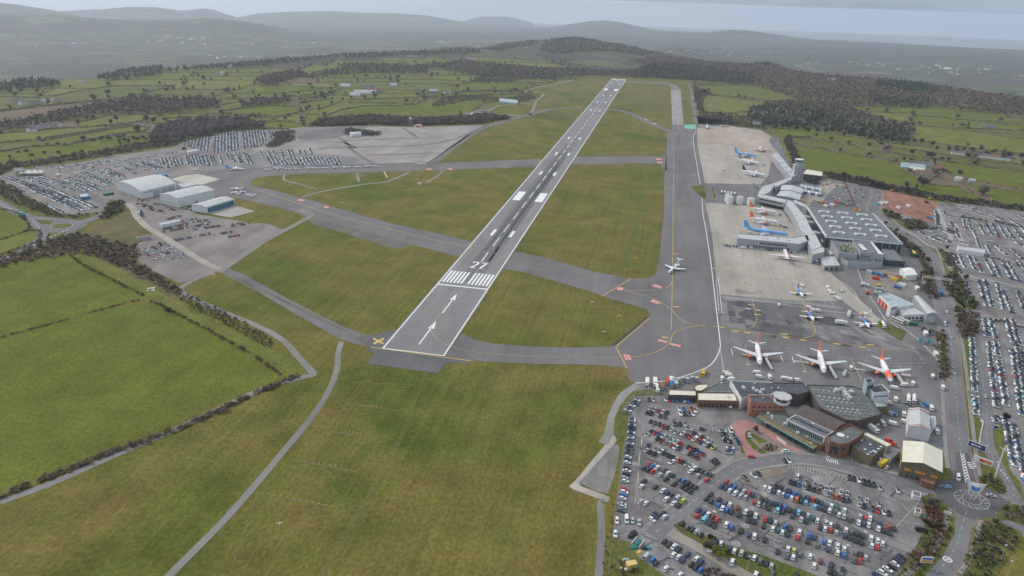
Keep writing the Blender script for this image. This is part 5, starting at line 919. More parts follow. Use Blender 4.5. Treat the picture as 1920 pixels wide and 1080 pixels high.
def building(name,label,px,h,wall,roof,style='flat',rise=2.0,cat='building',wins=(),group=None,z0=0.0,par=.5,extra=None,over=.0,world=None):
 pts=[p[:2]for p in(world or V2(px,h))]
 pts=ccw(pts);c=np.mean(pts,0);t=empty(name,(c[0],c[1],z0),label=label,cat=cat,group=group);L0=[(p[0]-c[0],p[1]-c[1])for p in pts];h=h-z0;wall,roof=B(wall),B(roof)
 if style=='flat':
  m=MB();m.prism(L0,0,h,wall,top=False);m.build('walls',t);r=MB();n=len(L0);cc=np.mean(L0,0)
  ins=[tuple(np.array(p)+(cc-np.array(p))/max(1e-6,np.linalg.norm(cc-np.array(p)))*.45)for p in L0]
  tri_sheet(r,ins,h-.02,roof)
  for i in range(n):
   j=(i+1)%n;r.add([(*L0[i],h),(*L0[j],h),(*L0[j],h+par),(*L0[i],h+par),(*ins[i],h+par),(*ins[j],h+par),(*ins[j],h-.03),(*ins[i],h-.03)],[[0,1,2,3],[3,2,5,4],[4,5,6,7]],wall)
  r.build('roof',t);ar=abs(area2(L0))/2;vr=random.Random(int(ar))
  for k in range(min(9,int(ar/130))if name not in('main_terminal','domed_roof_hall')else 0):
   i=vr.randrange(n);f,s_=vr.uniform(.15,.75),vr.random();e=np.array(L0[i])*(1-s_)+np.array(L0[(i+1)%n])*s_;p=e*(1-f)+cc*f;v_=MB();v_.box((p[0],p[1],h+.3),(vr.uniform(.8,2.2),vr.uniform(.7,1.3),.7),(B('steel'),B('grey_cladding'),B('pale_roof'))[k%3],vr.random()*3)
   if inside(p,L0):v_.build('roof_vent',t)
 else:
  pts=[p[:2]for p in(world or V2(px,z0+h))];L0=[(p[0]-c[0],p[1]-c[1])for p in pts]
  if area2(L0)<0:L0=[L0[1],L0[0],L0[3],L0[2]]
  a,b,c_,d=[np.array(p)for p in L0];K=2 if style=='gable' else 10;m=MB();r=MB()
  def prof(k):s=k/K;return s,(rise*(1-abs(2*s-1))if style=='gable' else rise*math.sin(math.pi*s)**.85 if 0<s<1 else 0)
  F=[(*(a+(b-a)*s),h+z)for s,z in map(prof,range(K+1))];Bk=[(*(d+(c_-d)*s),h+z)for s,z in map(prof,range(K+1))]
  m.add([(*a,0),(*b,0)]+F[::-1],[list(range(K+3))],wall);m.add([(*d,0),(*c_,0)]+Bk[::-1],[list(range(K+3))[::-1]],wall)
  m.add([(*b,0),(*c_,0),(*c_,h),(*b,h)],[[0,1,2,3]],wall);m.add([(*d,0),(*a,0),(*a,h),(*d,h)],[[0,1,2,3]],wall);m.build('walls',t)
  ax=(d-a)/np.linalg.norm(d-a)*.35;up=.12
  for k in range(K):
   p,q,u,v=[np.array(x)for x in(F[k],F[k+1],Bk[k+1],Bk[k])];e3=np.array([*ax,0]);r.add([p-e3+[0,0,up],q-e3+[0,0,up],u+e3+[0,0,up],v+e3+[0,0,up]],[[0,1,2,3]],roof)
   r.add([p-e3+[0,0,up],q-e3+[0,0,up],q-e3-[0,0,.25],p-e3-[0,0,.25]],[[3,2,1,0]],wall);r.add([v+e3+[0,0,up],u+e3+[0,0,up],u+e3-[0,0,.25],v+e3-[0,0,.25]],[[0,1,2,3]],wall)
  for k_,(p,q)in enumerate(((F[0],Bk[0]),(F[K],Bk[K]))):r.add([np.array(p)+[0,0,up],np.array(q)+[0,0,up],np.array(q)-[0,0,.3],np.array(p)-[0,0,.3]],[[0,1,2,3],[3,2,1,0]],wall)
  r.build('roof',t);L0=[tuple(a),tuple(b),tuple(c_),tuple(d)]
 wall_parts(t,L0,h,wins)
 t['_c']=(float(c[0]),float(c[1]))
 return t,L0,c
def near_edge(L0,c):
 """index of the wall whose outside faces the camera most"""
 best,bi=-9,0
 for i in range(len(L0)):
  a,b=np.array(L0[i]),np.array(L0[(i+1)%len(L0)]);d=(b-a)/max(1e-6,np.linalg.norm(b-a));n=np.array([d[1],-d[0]]);v=np.array([CX,CY])-c;v=v/np.linalg.norm(v)
  s=n@v*min(1,np.linalg.norm(b-a)/12)
  if s>best:best,bi=s,i
 return bi
def front_wins(t,L0,c,specs):
 e=near_edge(L0,c)
 wall_parts(t,L0,0,[(e,*s)for s in specs])
GW=B('glass_wall')
# west hangars
t,L0,c=building('arched_hangar','large white hangar with a curved arched roof beside the west car park',[216.5,342,264,359.5,330.5,344,283,328.5],9,'white_cladding','pale_roof','arch',4.5,'hangar')
wall_parts(t,L0,9,[(1,3,.2,5.5,.85,B('grey_cladding'),'hangar_door',(.3,.95)),(0,1,.1,2.6,.5,B('grey_cladding'),'door',(.6,.7)),(1,1,6.0,7.4,.95,B('grey_cladding'),'canopy')])
t,L0,c=building('gabled_hangar','long white gabled hangar between the arched hangar and the teal doored one',[300,364,332.5,372,401.5,356,370,348.5],11,'white_cladding','pale_roof','gable',2.6,'hangar')
wall_parts(t,L0,11,[(0,6,3.0,3.8,.4,GW),(1,1,.2,3.2,.5,GW,'door',(.45,.52)),(1,1,.2,3.4,.8,B('cream_roof'),'annex_wall',(.02,.25))])
for k in range(2):
 for i in range(9):
  a,b,c_,d=[np.array(p)for p in L0];s=.12+.76*i/8;m=MB();f=.3 if k==0 else.7;p=a+(b-a)*f+(d-a)*s;m.box((p[0],p[1],11+2.6*.6+.16),(2.2,1.1,.12),B('skylight'),math.atan2(*(b-a)[::-1]));m.build('skylight',t)
t,L0,c=building('low_hangar','low white gabled hangar with dark teal doors facing a concrete pad',[359,384.5,387.5,388.5,439,373,411,369.5],7,'white_cladding','pale_roof','gable',1.8,'hangar')
wall_parts(t,L0,7,[(1,6,.15,5.8,.96,B('teal_cladding'),'hangar_door',(.02,.98))])
building('hangar_store','flat pale store between the arched and the gabled hangars',[331,345.5,356,341.5,367,347,345,351],6.5,'white_cladding','pale_roof')
building('blue_canopy','small dark blue roofed canopy behind the arched hangar',[294,324,311,324.5,314,328,299,328.5],4,'blue_paint','blue_paint',cat='shed',par=.1)
building('blue_cabin','blue flat roofed cabin among the rows of the west car park',[147,364,163,362,169,368,152,371],3.2,'blue_paint','lt_blue_roof',cat='cabin')
t,L0,c=building('bus_lounge','pale two storey building beside the white tent canopy of the west car park',[25,315.5,43,314,46,319.5,29,322],6,'stone_wall','mid_roof');front_wins(t,L0,c,[(6,3.4,5.2,.6,GW)])
m=MB();c=np.array(P(57,322,4)[:2])
for i in range(4):
 for j in range(2):
  x0,y0=-14+7*i,-6+6*j;q=[(x0,y0,3.2),(x0+7,y0,3.2),(x0+7,y0+6,3.2),(x0,y0+6,3.2)];pk=(x0+3.5,y0+3,6);m.add([*q,pk],[[0,1,4],[1,2,4],[2,3,4],[3,0,4]],B('white_render'))
t=empty('tensile_canopy',(c[0],c[1],.06),.45,label='white peaked tensile canopy at the corner of the west car park',cat='canopy');m.build('canopy_fabric',t)
for x in(-14,-7,0,7,14):
 for y in(-6,6):q=MB();q.bar((x,y,0),(x,y,3.3),.12,B('steel'));q.build('post',t)
building('site_cabins','long pale row of site cabins beside the cars below the hangars',[299,418.5,335,411.5,339,414.5,303,422.5],3,'white_cladding','pale_roof',cat='cabin');building('site_cabins','rust topped container by the substation compound near the brown scrub',[254,443.5,278,440,283,443,259,447],3,'grey_cladding','rust_steel',cat='cabin')
building('white_shed','white shed on the edge of the packed car park in the west',[350,282.5,368,279.5,372,282,354,285.5],4,'white_cladding','pale_roof',cat='shed');building('green_container','dark green container by the west haul road',[192,360,210,357.5,213,360.5,195,363.5],2.8,'green_paint','green_paint',cat='container',par=.1)
building('gravel_lot_shed','white shed standing alone on the gravel parking area',[655,248,675,246.5,678,250,659,252],5,'white_cladding','pale_roof',cat='shed')
building('bulk_hangar','blue grey arched hangar left of the runway beyond the gravel car park',[936,190,938,185.5,971,188.5,970,193.5],5,'lt_blue_roof','lt_blue_roof','arch',3.5,'hangar')
building('training_block','dark training block left of the runway service track',[903,209,915,208.5,916,212,905,212.5],5,'green_grey_roof','dark_roof');building('training_store','white store by the training ground',[922,216.5,931,216.5,931,219,923,219],3,'white_cladding','pale_roof');building('training_cabin','pale green roofed cabin at the left end of the training ground',[876,213.5,886,211.5,888,214,878,216],3,'grey_cladding','lt_blue_roof')
x,y,z=P(770,236);t=empty('radar_tower',(x,y,0),label='lattice radar tower with a red and white top behind the gravel car park',cat='tower');m=MB()
for a in(-2.5,2.5):
 for b in(-2.5,2.5):m.bar((a,b,0),(a,b,13),.18,B('steel'),5)
for k in range(5):
 for a in(-2.5,2.5):m.bar((a,-2.5,k*2.6),(a,2.5,k*2.6+2.6),.1,B('steel'),4);m.bar((-2.5,a,k*2.6),(2.5,a,k*2.6+2.6),.1,B('steel'),4)
m.build('lattice',t);m=MB();m.box((0,0,13.2),(6.5,6.5,.4),B('grey_cladding'));m.build('platform',t);m=MB();m.box((0,0,14.6),(4,4,2.4),PW);m.build('equipment_room',t);m=MB();m.box((0,0,17),(5,1.2,2),B('red_paint'));m.build('antenna',t)
for i in range(3):
 for k in range(1):building('equipment_cabin',f'{ORD[i]} from the left of the red and white cabins beside the radar tower',[776+i*5.2,233,780.2+i*5.2,232.8,781+i*5.2,235,777+i*5.2,235.3],3.4,'white_render' if i!=1 else 'red_paint','red_paint' if i!=1 else 'white_render',cat='cabin',par=.1)
def mast(u,v,h,label,bands=None,base=None,lamps=0,name='light_mast',cat='light mast',r=.28,m1=None):
 x,y,z=P(u,v);t=empty(name,(x,y,.06),label=label,cat=cat);m1=m1 or B('steel')
 if bands:
  for k in range(bands):q=MB();q.bar((0,0,h*k/bands),(0,0,h*(k+1)/bands),r*1.6,B('red_paint')if k%2==0 else PW,6);q.build('mast_section',t)
 else:q=MB();q.bar((0,0,0),(0,0,h),r,m1,6,r*.55);q.build('pole',t)
 if lamps:
  q=MB();q.box((0,0,h),(2.6 if lamps>1 else 1.2,.5,.35),B('grey_cladding'));q.build('crossarm',t)
  for i in range(lamps):q=MB();q.box(((i-(lamps-1)/2)*.9,-.3,h-.15),(.6,.5,.3),B('skylight'));q.build('lamp',t)
 if base:q=MB();q.box((base[0]/2,0,base[1]/2),base,B('white_render'));q.box((base[0]/2,-base[1]/2,base[1]*.6),(base[0]*.5,.4,base[1]*.5),B('red_paint'));q.build('equipment_box',t)
 return t
mast(784,347,14,'red and white banded mast in the grass left of the runway',6,(4,3,3),name='aerial_mast',cat='mast');mast(1221,176,15,'slim pale mast in the grass right of the far runway end',base=(2,2,2),name='aerial_mast',cat='mast');mast(1361,1,1,'x',name='aerial_mast')if False else None
# control tower
x,y,z=P(1492.5,338);t=empty('control_tower',(x,y,.08),.2,label='tall pale grey control tower with a dark green glazed cab beside the terminal',cat='control tower');t.scale=(.92,.92,.88)
def octo(r0,r1,z0,z1,m,mb,n=8,top=True):
 a=[(r0*math.cos(math.pi/8+2*math.pi*i/n),r0*math.sin(math.pi/8+2*math.pi*i/n),z0)for i in range(n)]+[(r1*math.cos(math.pi/8+2*math.pi*i/n),r1*math.sin(math.pi/8+2*math.pi*i/n),z1)for i in range(n)]
 mb.add(a,[[i,(i+1)%n,n+(i+1)%n,n+i]for i in range(n)]+([list(range(n,2*n))]if top else[]),m)
m=MB();octo(7.6,8.6,0,26,B('grey_cladding'),m);m.build('shaft',t)
for s in(-1,1):m=MB();m.box((s*7.2,-2.5,13),(.9,5,27),B('white_cladding'),.0);m.build('fin_wall',t)
m=MB();m.box((0,-8.35,15),(1.6,.2,1.6),GW);m.build('window',t);m=MB();octo(4.5,4.8,26,30,B('grey_cladding'),m);m.build('neck',t);m=MB();octo(5.2,6.7,30.2,34,mat('green_glass',(.02,.13,.11),.15,spec=.7),m);m.build('cab_glazing',t);m=MB();octo(7.0,6.9,34,34.7,B('skylight'),m);m.build('cab_roof',t);m=MB();octo(5.3,5.6,29.7,30.2,PW,m);m.build('gallery',t)
# terminal
t,L0,c=building('main_terminal','large terminal with a broad flat grey roof dotted with rows of white skylights',[1514,388,1636.5,400,1691,456.5,1550,443.5],12,'glass_wall','mid_roof',par=.9)
w=MB();n=4
for i in range(4):a,b=np.array(L0[i]),np.array(L0[(i+1)%4]);d=b-a;w.box(((a+b)[0]/2,(a+b)[1]/2,11.6),(np.linalg.norm(d)+1.6,1.8,1.7),B('white_cladding'),math.atan2(d[1],d[0]))
w.build('roof_fascia',t)
for k,(X,Y)in enumerate(((270,585),(485,600),(700,620),(310,640),(530,655),(750,675),(350,695),(580,715),(800,735),(395,755),(625,775),(855,797),(440,820),(680,840),(915,860))):
 p=P(1500+X/6,300+Y/6,12.8);q=MB()
 for dx,dy,w_,d_ in((0,2.2,11.5,2.2),(-4.6,-.6,2.4,3.6),(4.6,-.6,2.4,3.6)):q.box((p[0]-c[0]+dx,p[1]-c[1]+dy,12.8),(w_,d_,1.6),B('skylight'),0)
 q.build('skylight',t)
for i in range(3):p0,p1=P(1514+i*40.8+20,390+i*4,12),P(1550+i*47+22,445+i*4.4,12);q=MB();q.bar((p0[0]-c[0],p0[1]-c[1],12.1),(p1[0]-c[0],p1[1]-c[1],12.1),.35,B('green_grey_roof'),4);q.build('roof_gutter',t)
for k in range(10):
 e=near_edge(L0,c);a,b=np.array(L0[e]),np.array(L0[(e+1)%4]);p=a+(b-a)*(k+.5)/10;q=MB();q.box((p[0],p[1],5.6),(.35,.5,11),B('white_cladding'));q.build('column',t)
t,L0,c=building('terrace_block','grey terminal wing with a planted roof terrace in front of the big roof',[1558,451,1588,448,1600,463,1607,479,1572,475],9,'grey_cladding','mid_roof',par=.9);q=MB();tri_sheet(q,[(np.array(p[:2])-c)for p in V2([1572,458,1598,460,1603,474,1578,471],9)],9.05,B('terrace_green'));q.build('planted_terrace',t)
for k in range(14):p=P(1577+RNG.rand()*22,462+RNG.rand()*10,9.5);q=MB();q.box((p[0]-c[0],p[1]-c[1],9.8),(1.0,1.0,1.2),B('cream_roof')if k%2 else B('green_paint'),k);q.build('terrace_table',t)
t,L0,c=building('terminal_office_wing','grey terminal wing with white edged roof and long skylight right of the terrace',[1598,451,1629,451.5,1657.5,479,1613,473.5],11,'grey_cladding','mid_roof',par=1.0);front_wins(t,L0,c,[(4,6,8.5,.5,GW,'window',(.05,.45)),(2,5.5,6.5,.5,GW,'window',(.6,.95))])
q=MB();tri_sheet(q,[(np.array(p[:2])-c)for p in V2([1607,457.5,1616,458,1627,469,1618,469],11.6)],11.7,B('skylight'));q.build('skylight',t);q=MB();tri_sheet(q,[(np.array(p[:2])-c)for p in V2([1631,453,1636,454,1657,478,1648,477],11.6)],11.65,B('white_cladding'));q.build('roof_band',t)
t,L0,c=building('entrance_hall','low entrance block with pale flat roof and glazed corner at the terminal forecourt',[1651,465,1676,467,1697,491,1659,488],5.5,'glass_wall','mid_roof',par=.4)
building('lower_terminal_block','low grey block between the terminal wings and the round planter',[1573,481,1598,483,1615,481,1650,487,1655,493,1612,496,1590,492],5,'grey_cladding','green_grey_roof')
t,L0,c=building('bus_gate_building','low grey gate building with ribbed roof where white buses stop',[1536.5,482.5,1563.5,480,1575.5,498,1545,499.5],4.5,'grey_cladding','pale_roof');front_wins(t,L0,c,[(3,.3,3,.5,GW,'door')])
t,L0,c=building('west_pier','long grey gate pier with two rows of windows facing the middle apron',[1382.5,438.5,1490,446,1514,441,1518,451,1498,458.5,1484,456.5,1401,449,1383,447],9,'grey_cladding','pale_roof',par=.5)
for e in range(len(L0)):
 a,b=np.array(L0[e]),np.array(L0[(e+1)%len(L0)])
 if np.linalg.norm(b-a)>28 and((b-a)[0]>0)and c[1]+(a+b)[1]/2<c[1]+3:wall_parts(t,L0,9,[(e,15,1.2,3.6,.62,GW,'window',(.02,.98)),(e,8,5.4,7.2,.8,GW,'window',(.3,.92))])
t,L0,c=building('spine_corridor','long pale roofed corridor running from the raised walkway to the west pier',[1475,374,1486,378,1505,401,1512,410,1520,428,1532,445,1541,464,1523,472,1513,450,1500,430,1490,408,1478,388,1470,380],9,'grey_cladding','pale_roof',par=.4)
building('corridor_end_block','grey stair block at the lower end of the spine corridor',[1520,470,1541,463,1546,467,1545,473,1524,478],9.5,'grey_cladding','pale_roof')
t,L0,c=building('raised_walkway','raised walkway on legs beside the white fuel tanks',[1421,363,1476,374.5,1471.5,380.5,1420,369],10,'grey_cladding','pale_roof',z0=4.5,par=.3)
for i in range(8):a=P(1424+i*6.6,367.5+i*1.5,9);q=MB();q.bar((a[0]-c[0],a[1]-c[1],-4.4),(a[0]-c[0],a[1]-c[1],.02),.4,B('steel'));q.build('leg',t)
wall_parts(t,L0,5.5,[(near_edge(L0,c),1,2.6,4.2,.9,GW,'window_strip')])
building('walkway_link','grey connecting block between the raised walkway and the curved corridor',[1421,362,1430,349,1446,345,1451,349,1443,360,1431,366],9,'grey_cladding','pale_roof',par=.3)
building('curved_corridor','grey corridor bending from the control tower to the raised walkway',[1446,345,1470,336,1484,330.5,1485,336,1472,343,1455,350],8.5,'grey_cladding','pale_roof',par=.3)
for i in range(5):
 u0,v0=1446.5+i*7.3,289+i*8.6;building('far_pier_bay',f'{ORD[i]} bay from the far end of the stepped grey pier beside the far apron',[u0,v0+1,u0+11,v0-3,u0+18.5,v0+5.3,u0+7.6,v0+9.3],9+(i%2)*.25,'grey_cladding','pale_roof',par=.3+.12*(i%2),group='stepped bays of the far pier')
for i,(px,hh)in enumerate((([1489,374,1516,386,1517,391,1488,380],8),([1500,401,1519,405,1522,409,1503,405],6),([1507,412,1528,415,1530,419,1510,416],6),([1518,431,1540,435,1543,439,1521,436],6))):building('link_bridge',f'{ORD[i]} link bridge from the top between the spine corridor and the big terminal',px,hh,'grey_cladding','pale_roof',par=.2,group='link bridges to the terminal')
for i,(f0,f1,b0,b1,l)in enumerate((((1462.5,356),(1503.5,362.5),(1466,347),(1505,353),'rear'),((1456,367),(1499,375),(1463,358),(1503,364.5),'front'))):
 t,L0,c=building('gabled_shed',f'white gabled shed with teal band, the {l} one of two below the control tower',[*f0,*f1,*b1,*b0],7.5,'white_cladding','pale_roof','gable',2.0,'shed');wall_parts(t,L0,7,[(0,1,5.6,7.4,1,B('teal_cladding'),'teal_band',(0,1)),(0,1,.1,4,.95,B('blue_paint'),'door',(.55,.98)),(1,1,5.6,7.4,1,B('teal_cladding'),'teal_band',(0,1))])
building('cream_shed','cream roofed shed right of the control tower',[1507,326,1514,318,1541,322.5,1541,330],6,'brown_roof','cream_roof','gable',1.6,'shed')
def tank(u,v,r,h,label,m='white_render',name='fuel_tank',cat='tank',group=None):
 x,y,z=P(u,v);t=empty(name,(x,y,.08),label=label,cat=cat,group=group);q=MB();q.bar((0,0,0),(0,0,h),r,B(m),20);q.build('shell',t);q=MB();q.bar((0,0,h),(0,0,h+r*.22),r*1.01,B('pale_roof'),20,.4);q.build('dome',t);q=MB();q.bar((r+.15,0,0),(r+.15,0,h),.2,B('steel'),4);q.build('ladder',t)
tank(1364.5,378,4.3,9.5,'white fuel tank at the left end of the row, the rear one of the pair');tank(1367.5,382,4.2,9,'white fuel tank at the left end of the row, the front one of the pair');tank(1386.7,382,4.2,9,'white fuel tank in the middle beside the tanker row');tank(1406.7,385.5,4.6,9.5,'white fuel tank on the right next to the raised walkway')
tank(1620.5,496,3.6,2.6,'low round planter tank beside the terminal wing','cream_roof','round_tank')
k=0
for i in range(6):
 for j in range(2):k+=1;building('portable_cabin',f'{"white" if (i+j)%2 else "blue"} portable cabin, {ORD[i]} from the left in the {"rear" if j == 0 else "front"} row right of the teal sheds',[1500+i*6.8,345.5+j*8+i*1.2,1506+i*6.8,346.3+j*8+i*1.2,1507+i*6.8,351+j*8+i*1.2,1501+i*6.8,350.2+j*8+i*1.2],3+(j==0)*2.6,'blue_paint' if(i+j)%2==0 else 'white_cladding','pale_roof' if j==0 else('lt_blue_roof' if i%2 else 'cream_roof'),cat='cabin',par=.1)
building('white_marquee','white pitched marquee on the terminal forecourt edge',[1687.5,504,1698,517,1719.5,515.5,1704,501.5],5,'white_render','white_render','gable',2.2,'marquee')
t,L0,c=building('fire_station','fire station with grey roof and red doors by the east edge of the apron',[1648,554,1668,550.5,1713.5,571.5,1682,577,1666.5,571],6.5,'white_cladding','lt_blue_roof',cat='fire station')
for e in range(len(L0)):
 a,b=np.array(L0[e]),np.array(L0[(e+1)%len(L0)]);d=(b-a)/np.linalg.norm(b-a)
 if d[1]<-.3 and np.linalg.norm(b-a)>14 and(a+b)[0]<0:wall_parts(t,L0,6,[(e,3,.15,5,.8,B('red_paint'),'door')])
t,L0,c=building('fire_station_office','white pitched office in front of the fire station',[1683,577.5,1704,572,1733.5,590,1694,591],4.8,'white_cladding','pale_roof');front_wins(t,L0,c,[(5,1,3,.6,GW)])
t,L0,c=building('watch_room','small raised white watch room at the corner of the fire station',[1665,571,1677,569,1683,573,1671,576],9,'white_cladding','pale_roof');front_wins(t,L0,c,[(3,6.4,8,.85,GW)])
t,L0,c=building('grey_store','grey ridged roof store with a roller door by the access road',[1738,588.5,1758,588,1724.5,556,1713,556],8,'grey_cladding','pale_roof','gable',1.2,'shed');wall_parts(t,L0,8,[(0,1,.1,5.5,.8,B('pale_roof'),'door')])
# south cluster
t,L0,c=building('cream_roofed_shed','short cream roofed shed at the top left of the near car park',[1254,731,1305,733,1306,742,1253,740.5],4.5,'brown_roof','cream_roof',cat='shed',par=.2);front_wins(t,L0,c,[(8,.3,2.6,.7,GW)])
t,L0,c=building('cream_roofed_shed','long cream roofed shed with brown fascia beside the brick block',[1307.5,737,1378,738,1383.5,752,1308.5,750.5],5,'brick','cream_roof',cat='shed',par=.2);front_wins(t,L0,c,[(9,.4,2.8,.6,GW)])
building('hexagonal_pavilion','six sided cream roofed pavilion with red edges behind the cream sheds',[1300,727.5,1306,721,1326.7,720,1328,726,1315,734,1306,733.5],4.5,'brick','cream_roof');building('flat_link_building','low flat grey roofed building left of the navy roofed offices',[1328,727,1347,718,1368.5,717,1377,736,1318,735.5],4,'grey_cladding','green_grey_roof')
t,L0,c=building('old_terminal_offices','navy roofed office building with white sloping side behind the brick block',[1369,714.5,1447,718,1458,733,1446,741,1403,741.5,1390,748.5],7.5,'white_cladding','dark_roof',par=.5);front_wins(t,L0,c,[(4,4,7,.6,GW)])
for u,v in((1394,727),(1412,729),(1418,733),(1430,731),(1425,736)):p=P(u,v,9.5);q=MB();q.box((p[0]-c[0],p[1]-c[1],9.7),(2.6,1.5,1.2),B('pale_roof'),u);q.build('roof_plant',t)
building('old_terminal_hall','black felt roofed hall between the navy roof and the domed roof',[1447,718,1506,719.5,1517,734,1497,741,1458,733],8.5,'brown_roof','dark_roof')
t,L0,c=building('brick_block','salmon coloured two storey brick block with small square windows',[1403,742.5,1441,743.5,1450,750,1474,751.5,1473,757,1407,755],9,'salmon_render','dark_roof');front_wins(t,L0,c,[(6,5.6,6.8,.35,GW),(6,2.4,3.6,.35,GW)])
x,y,z=P(1466,757,0);x,y=np.mean([p[:2]for p in V2([1448,734,1475,733.7,1484,741.7,1480,746,1453,746],14)],0);t=empty('old_control_cab',(x,y,8.8),.1,label='old control cab with white roof and slanted windows on top of the brick block',cat='control cab')
for nm,r0,r1,z0,z1,mm in(('cab_base',4.8,4.8,.1,1.7,'white_cladding'),('cab_glazing',4.2,5.0,1.7,4.0,'glass_wall'),('cab_roof',5.6,5.5,4.0,4.6,'pale_roof')):
 m=MB();octo(r0,r1,z0,z1,B(mm),m);m.build(nm,t)
for i in range(8):a=math.pi/8+i*math.pi/4;m=MB();m.bar((4.25*math.cos(a),4.25*math.sin(a),1.7),(5.05*math.cos(a),5.05*math.sin(a),4),.16,PW,4);m.build('mullion',t)
t,L0,c=building('domed_roof_hall','wide flat dark roofed hall covered with small domed rooflights',[1513,722,1597,724.5,1618,731.5,1653.5,777,1608,790,1585,788,1538,765,1518,734],7.5,'brown_roof','green_grey_roof',par=.5)
k=0
for i in range(11):
 for j in range(8):
  u=1526+i*9.3+j*5.2;v=731+j*6.4+i*1.1;p=P(u,v,7.6)
  if k<74 and inside((p[0]-c[0],p[1]-c[1]),[tuple(np.array(q)*.93)for q in L0]):k+=1;q=MB();q.box((p[0]-c[0],p[1]-c[1],7.75),(1.1,1.1,.4),B(('stone_wall','mid_roof','steel')[(i*3+j)%3 if i<7 else 1]),.5);q.build('rooflight',t)
for u,v in((1568,733),(1577,732),(1584,737),(1587,742),(1593,747),(1580,731),(1596,736)):p=P(u,v,8);q=MB();q.box((p[0]-c[0],p[1]-c[1],8.4),(2.8,2.2,1.7),B('pale_roof'),u);q.bar((p[0]-c[0],p[1]-c[1]+1.5,8),(p[0]-c[0],p[1]-c[1]+1.5,9.4),.7,B('steel'),8);q.build('roof_plant',t)
building('curved_hall','hall with a brown ribbed curved roof behind the long glazed front',[1491.5,777,1514,762,1590.5,795.5,1563,809],7.5,'brick','brown_roof','arch',2.6)
t,L0,c=building('glazed_hall','long slate roofed hall with tall glazed front above the canopy',[1475,787,1492.5,778,1562.5,810,1547,820.5],7.5,'white_cladding','slate_roof',par=.4);front_wins(t,L0,c,[(18,3.9,6.9,.78,GW)])
for i in range(4):p=P(1497+i*16,785.5+i*7.6,8);q=MB();q.box((p[0]-c[0],p[1]-c[1],7.7),(7,.9,.5),B('dark_roof'),-.42);q.build('roof_vent',t)
t,L0,c=building('terrace_roof','low grey terrace roof between the canopy and the glazed hall',[1421,772,1473,770,1478,788,1546,821.5,1541,836,1500,818,1440,787],3.8,'brick','green_grey_roof',par=.2)
for i,(u,v)in enumerate(((1471,795),(1480,797),(1498,806),(1496,812),(1527,819),(1447,781),(1440,776),(1543,826))):p=P(u,v,4.2);q=MB();q.box((p[0]-c[0],p[1]-c[1],4.4),(1.7,1.4,1.3),B('pale_roof'),u);q.build('air_conditioner',t)
t,L0,c=building('walkway_canopy','olive roofed walkway canopy with bright teal posts along the kerb',[1418,781,1425,777.5,1534,836,1526,841.5],3.9,'olive_roof','olive_roof',cat='canopy',z0=3.4,par=.1)
for u,v in((1421.7,784),(1435,792),(1449,799),(1461.7,805),(1475,813),(1489,820),(1503,827),(1517.5,836)):
 p=P(u,v,3.4);q=MB();q.bar((p[0]-c[0],p[1]-c[1],-3.3),(p[0]-c[0],p[1]-c[1],.7),.16,B('teal_paint'));q.build('post',t)
q=MB();a,b=P(1419,782.5,4),P(1525,842,4);q.bar((a[0]-c[0],a[1]-c[1],.75),(b[0]-c[0],b[1]-c[1],.75),.22,B('teal_paint'));q.build('canopy_beam',t)
t,L0,c=building('brick_rotunda','brick building with a rounded glazed corner at the end of the canopy',[1549,819,1594,797,1621,810,1607,823,1590,833,1575,835.5,1556,830],8.5,'brick','green_grey_roof',par=.9);front_wins(t,L0,c,[(2,2,7,.7,GW)]);wall_parts(t,L0,8,[(e,1,5,6.4,.5,GW)for e in range(len(L0))])
q=MB();p=P(1576,815,8.6);ring((p[0]-c[0],p[1]-c[1]),0,2.2,8.62,B('skylight'),q,12);q.build('skylight',t)
t,L0,c=building('black_roofed_box','square black roofed block with olive walls beside the brick rotunda',[1598,837,1621,822,1660,837,1635,857.5],6.5,'olive_cladding','dark_roof',par=.3)
for u,v in((1616,826),(1632,834),(1622,843),(1652,838),(1647,842),(1638,846),(1642,848),(1627,852)):p=P(u,v,6.6);q=MB();q.box((p[0]-c[0],p[1]-c[1],6.75),(1.2,.9,.4),B('skylight'),.4);q.build('rooflight',t)
building('cream_strip_building','narrow cream roofed strip building above the black roofed block',[1618,813.5,1625.5,811,1672,833.5,1663.5,837.5],4.5,'stone_wall','cream_roof',par=.1)
building('grey_lean_to','grey lean-to shed between the black roofed block and the cream warehouse',[1662,856,1678.5,841.5,1688,846,1670,861],4.5,'grey_cladding','mid_roof',par=.1)
t,L0,c=building('apron_control_block','white block with dark roof and strip windows beside the orange nosed airliner',[1628,727,1653,721,1668.5,735.5,1638,737.5],11,'white_cladding','dark_roof');front_wins(t,L0,c,[(7,8,9,.7,GW)])
t,L0,c=building('stair_tower','small blue grey stair tower rising beside the white apron control block',[1620,712.5,1633,711.5,1640,717.5,1626,722.5],14.5,'lt_blue_roof','dark_roof',par=1.1);front_wins(t,L0,c,[(1,11,13.5,.8,GW)])
building('ribbed_roof_annex','annex with a ribbed grey roof right of the domed roof hall',[1632,743.5,1650,745,1664,762,1643,763],5.5,'olive_cladding','lt_blue_roof',par=.1)
t,L0,c=building('white_maintenance_shed','white maintenance shed with red edged pitched roof in the service yard',[1703.7,799,1746,808,1741.5,772.5,1703.4,766.5],7.5,'white_cladding','pale_roof','gable',2.0,'shed');a,b,c_,d=[np.array(p)for p in L0]
for s in(.03,.93):
 q=MB()
 for f0,f1,z0,z1 in((0,.5,0,2),(.5,1,2,0)):p0,p1=a+(b-a)*f0+(d-a)*s,a+(b-a)*f1+(d-a)*s;q.bar((*p0,7.72+z0),(*p1,7.72+z1),.22,B('red_paint'),4)
 q.build('roof_stripe',t)
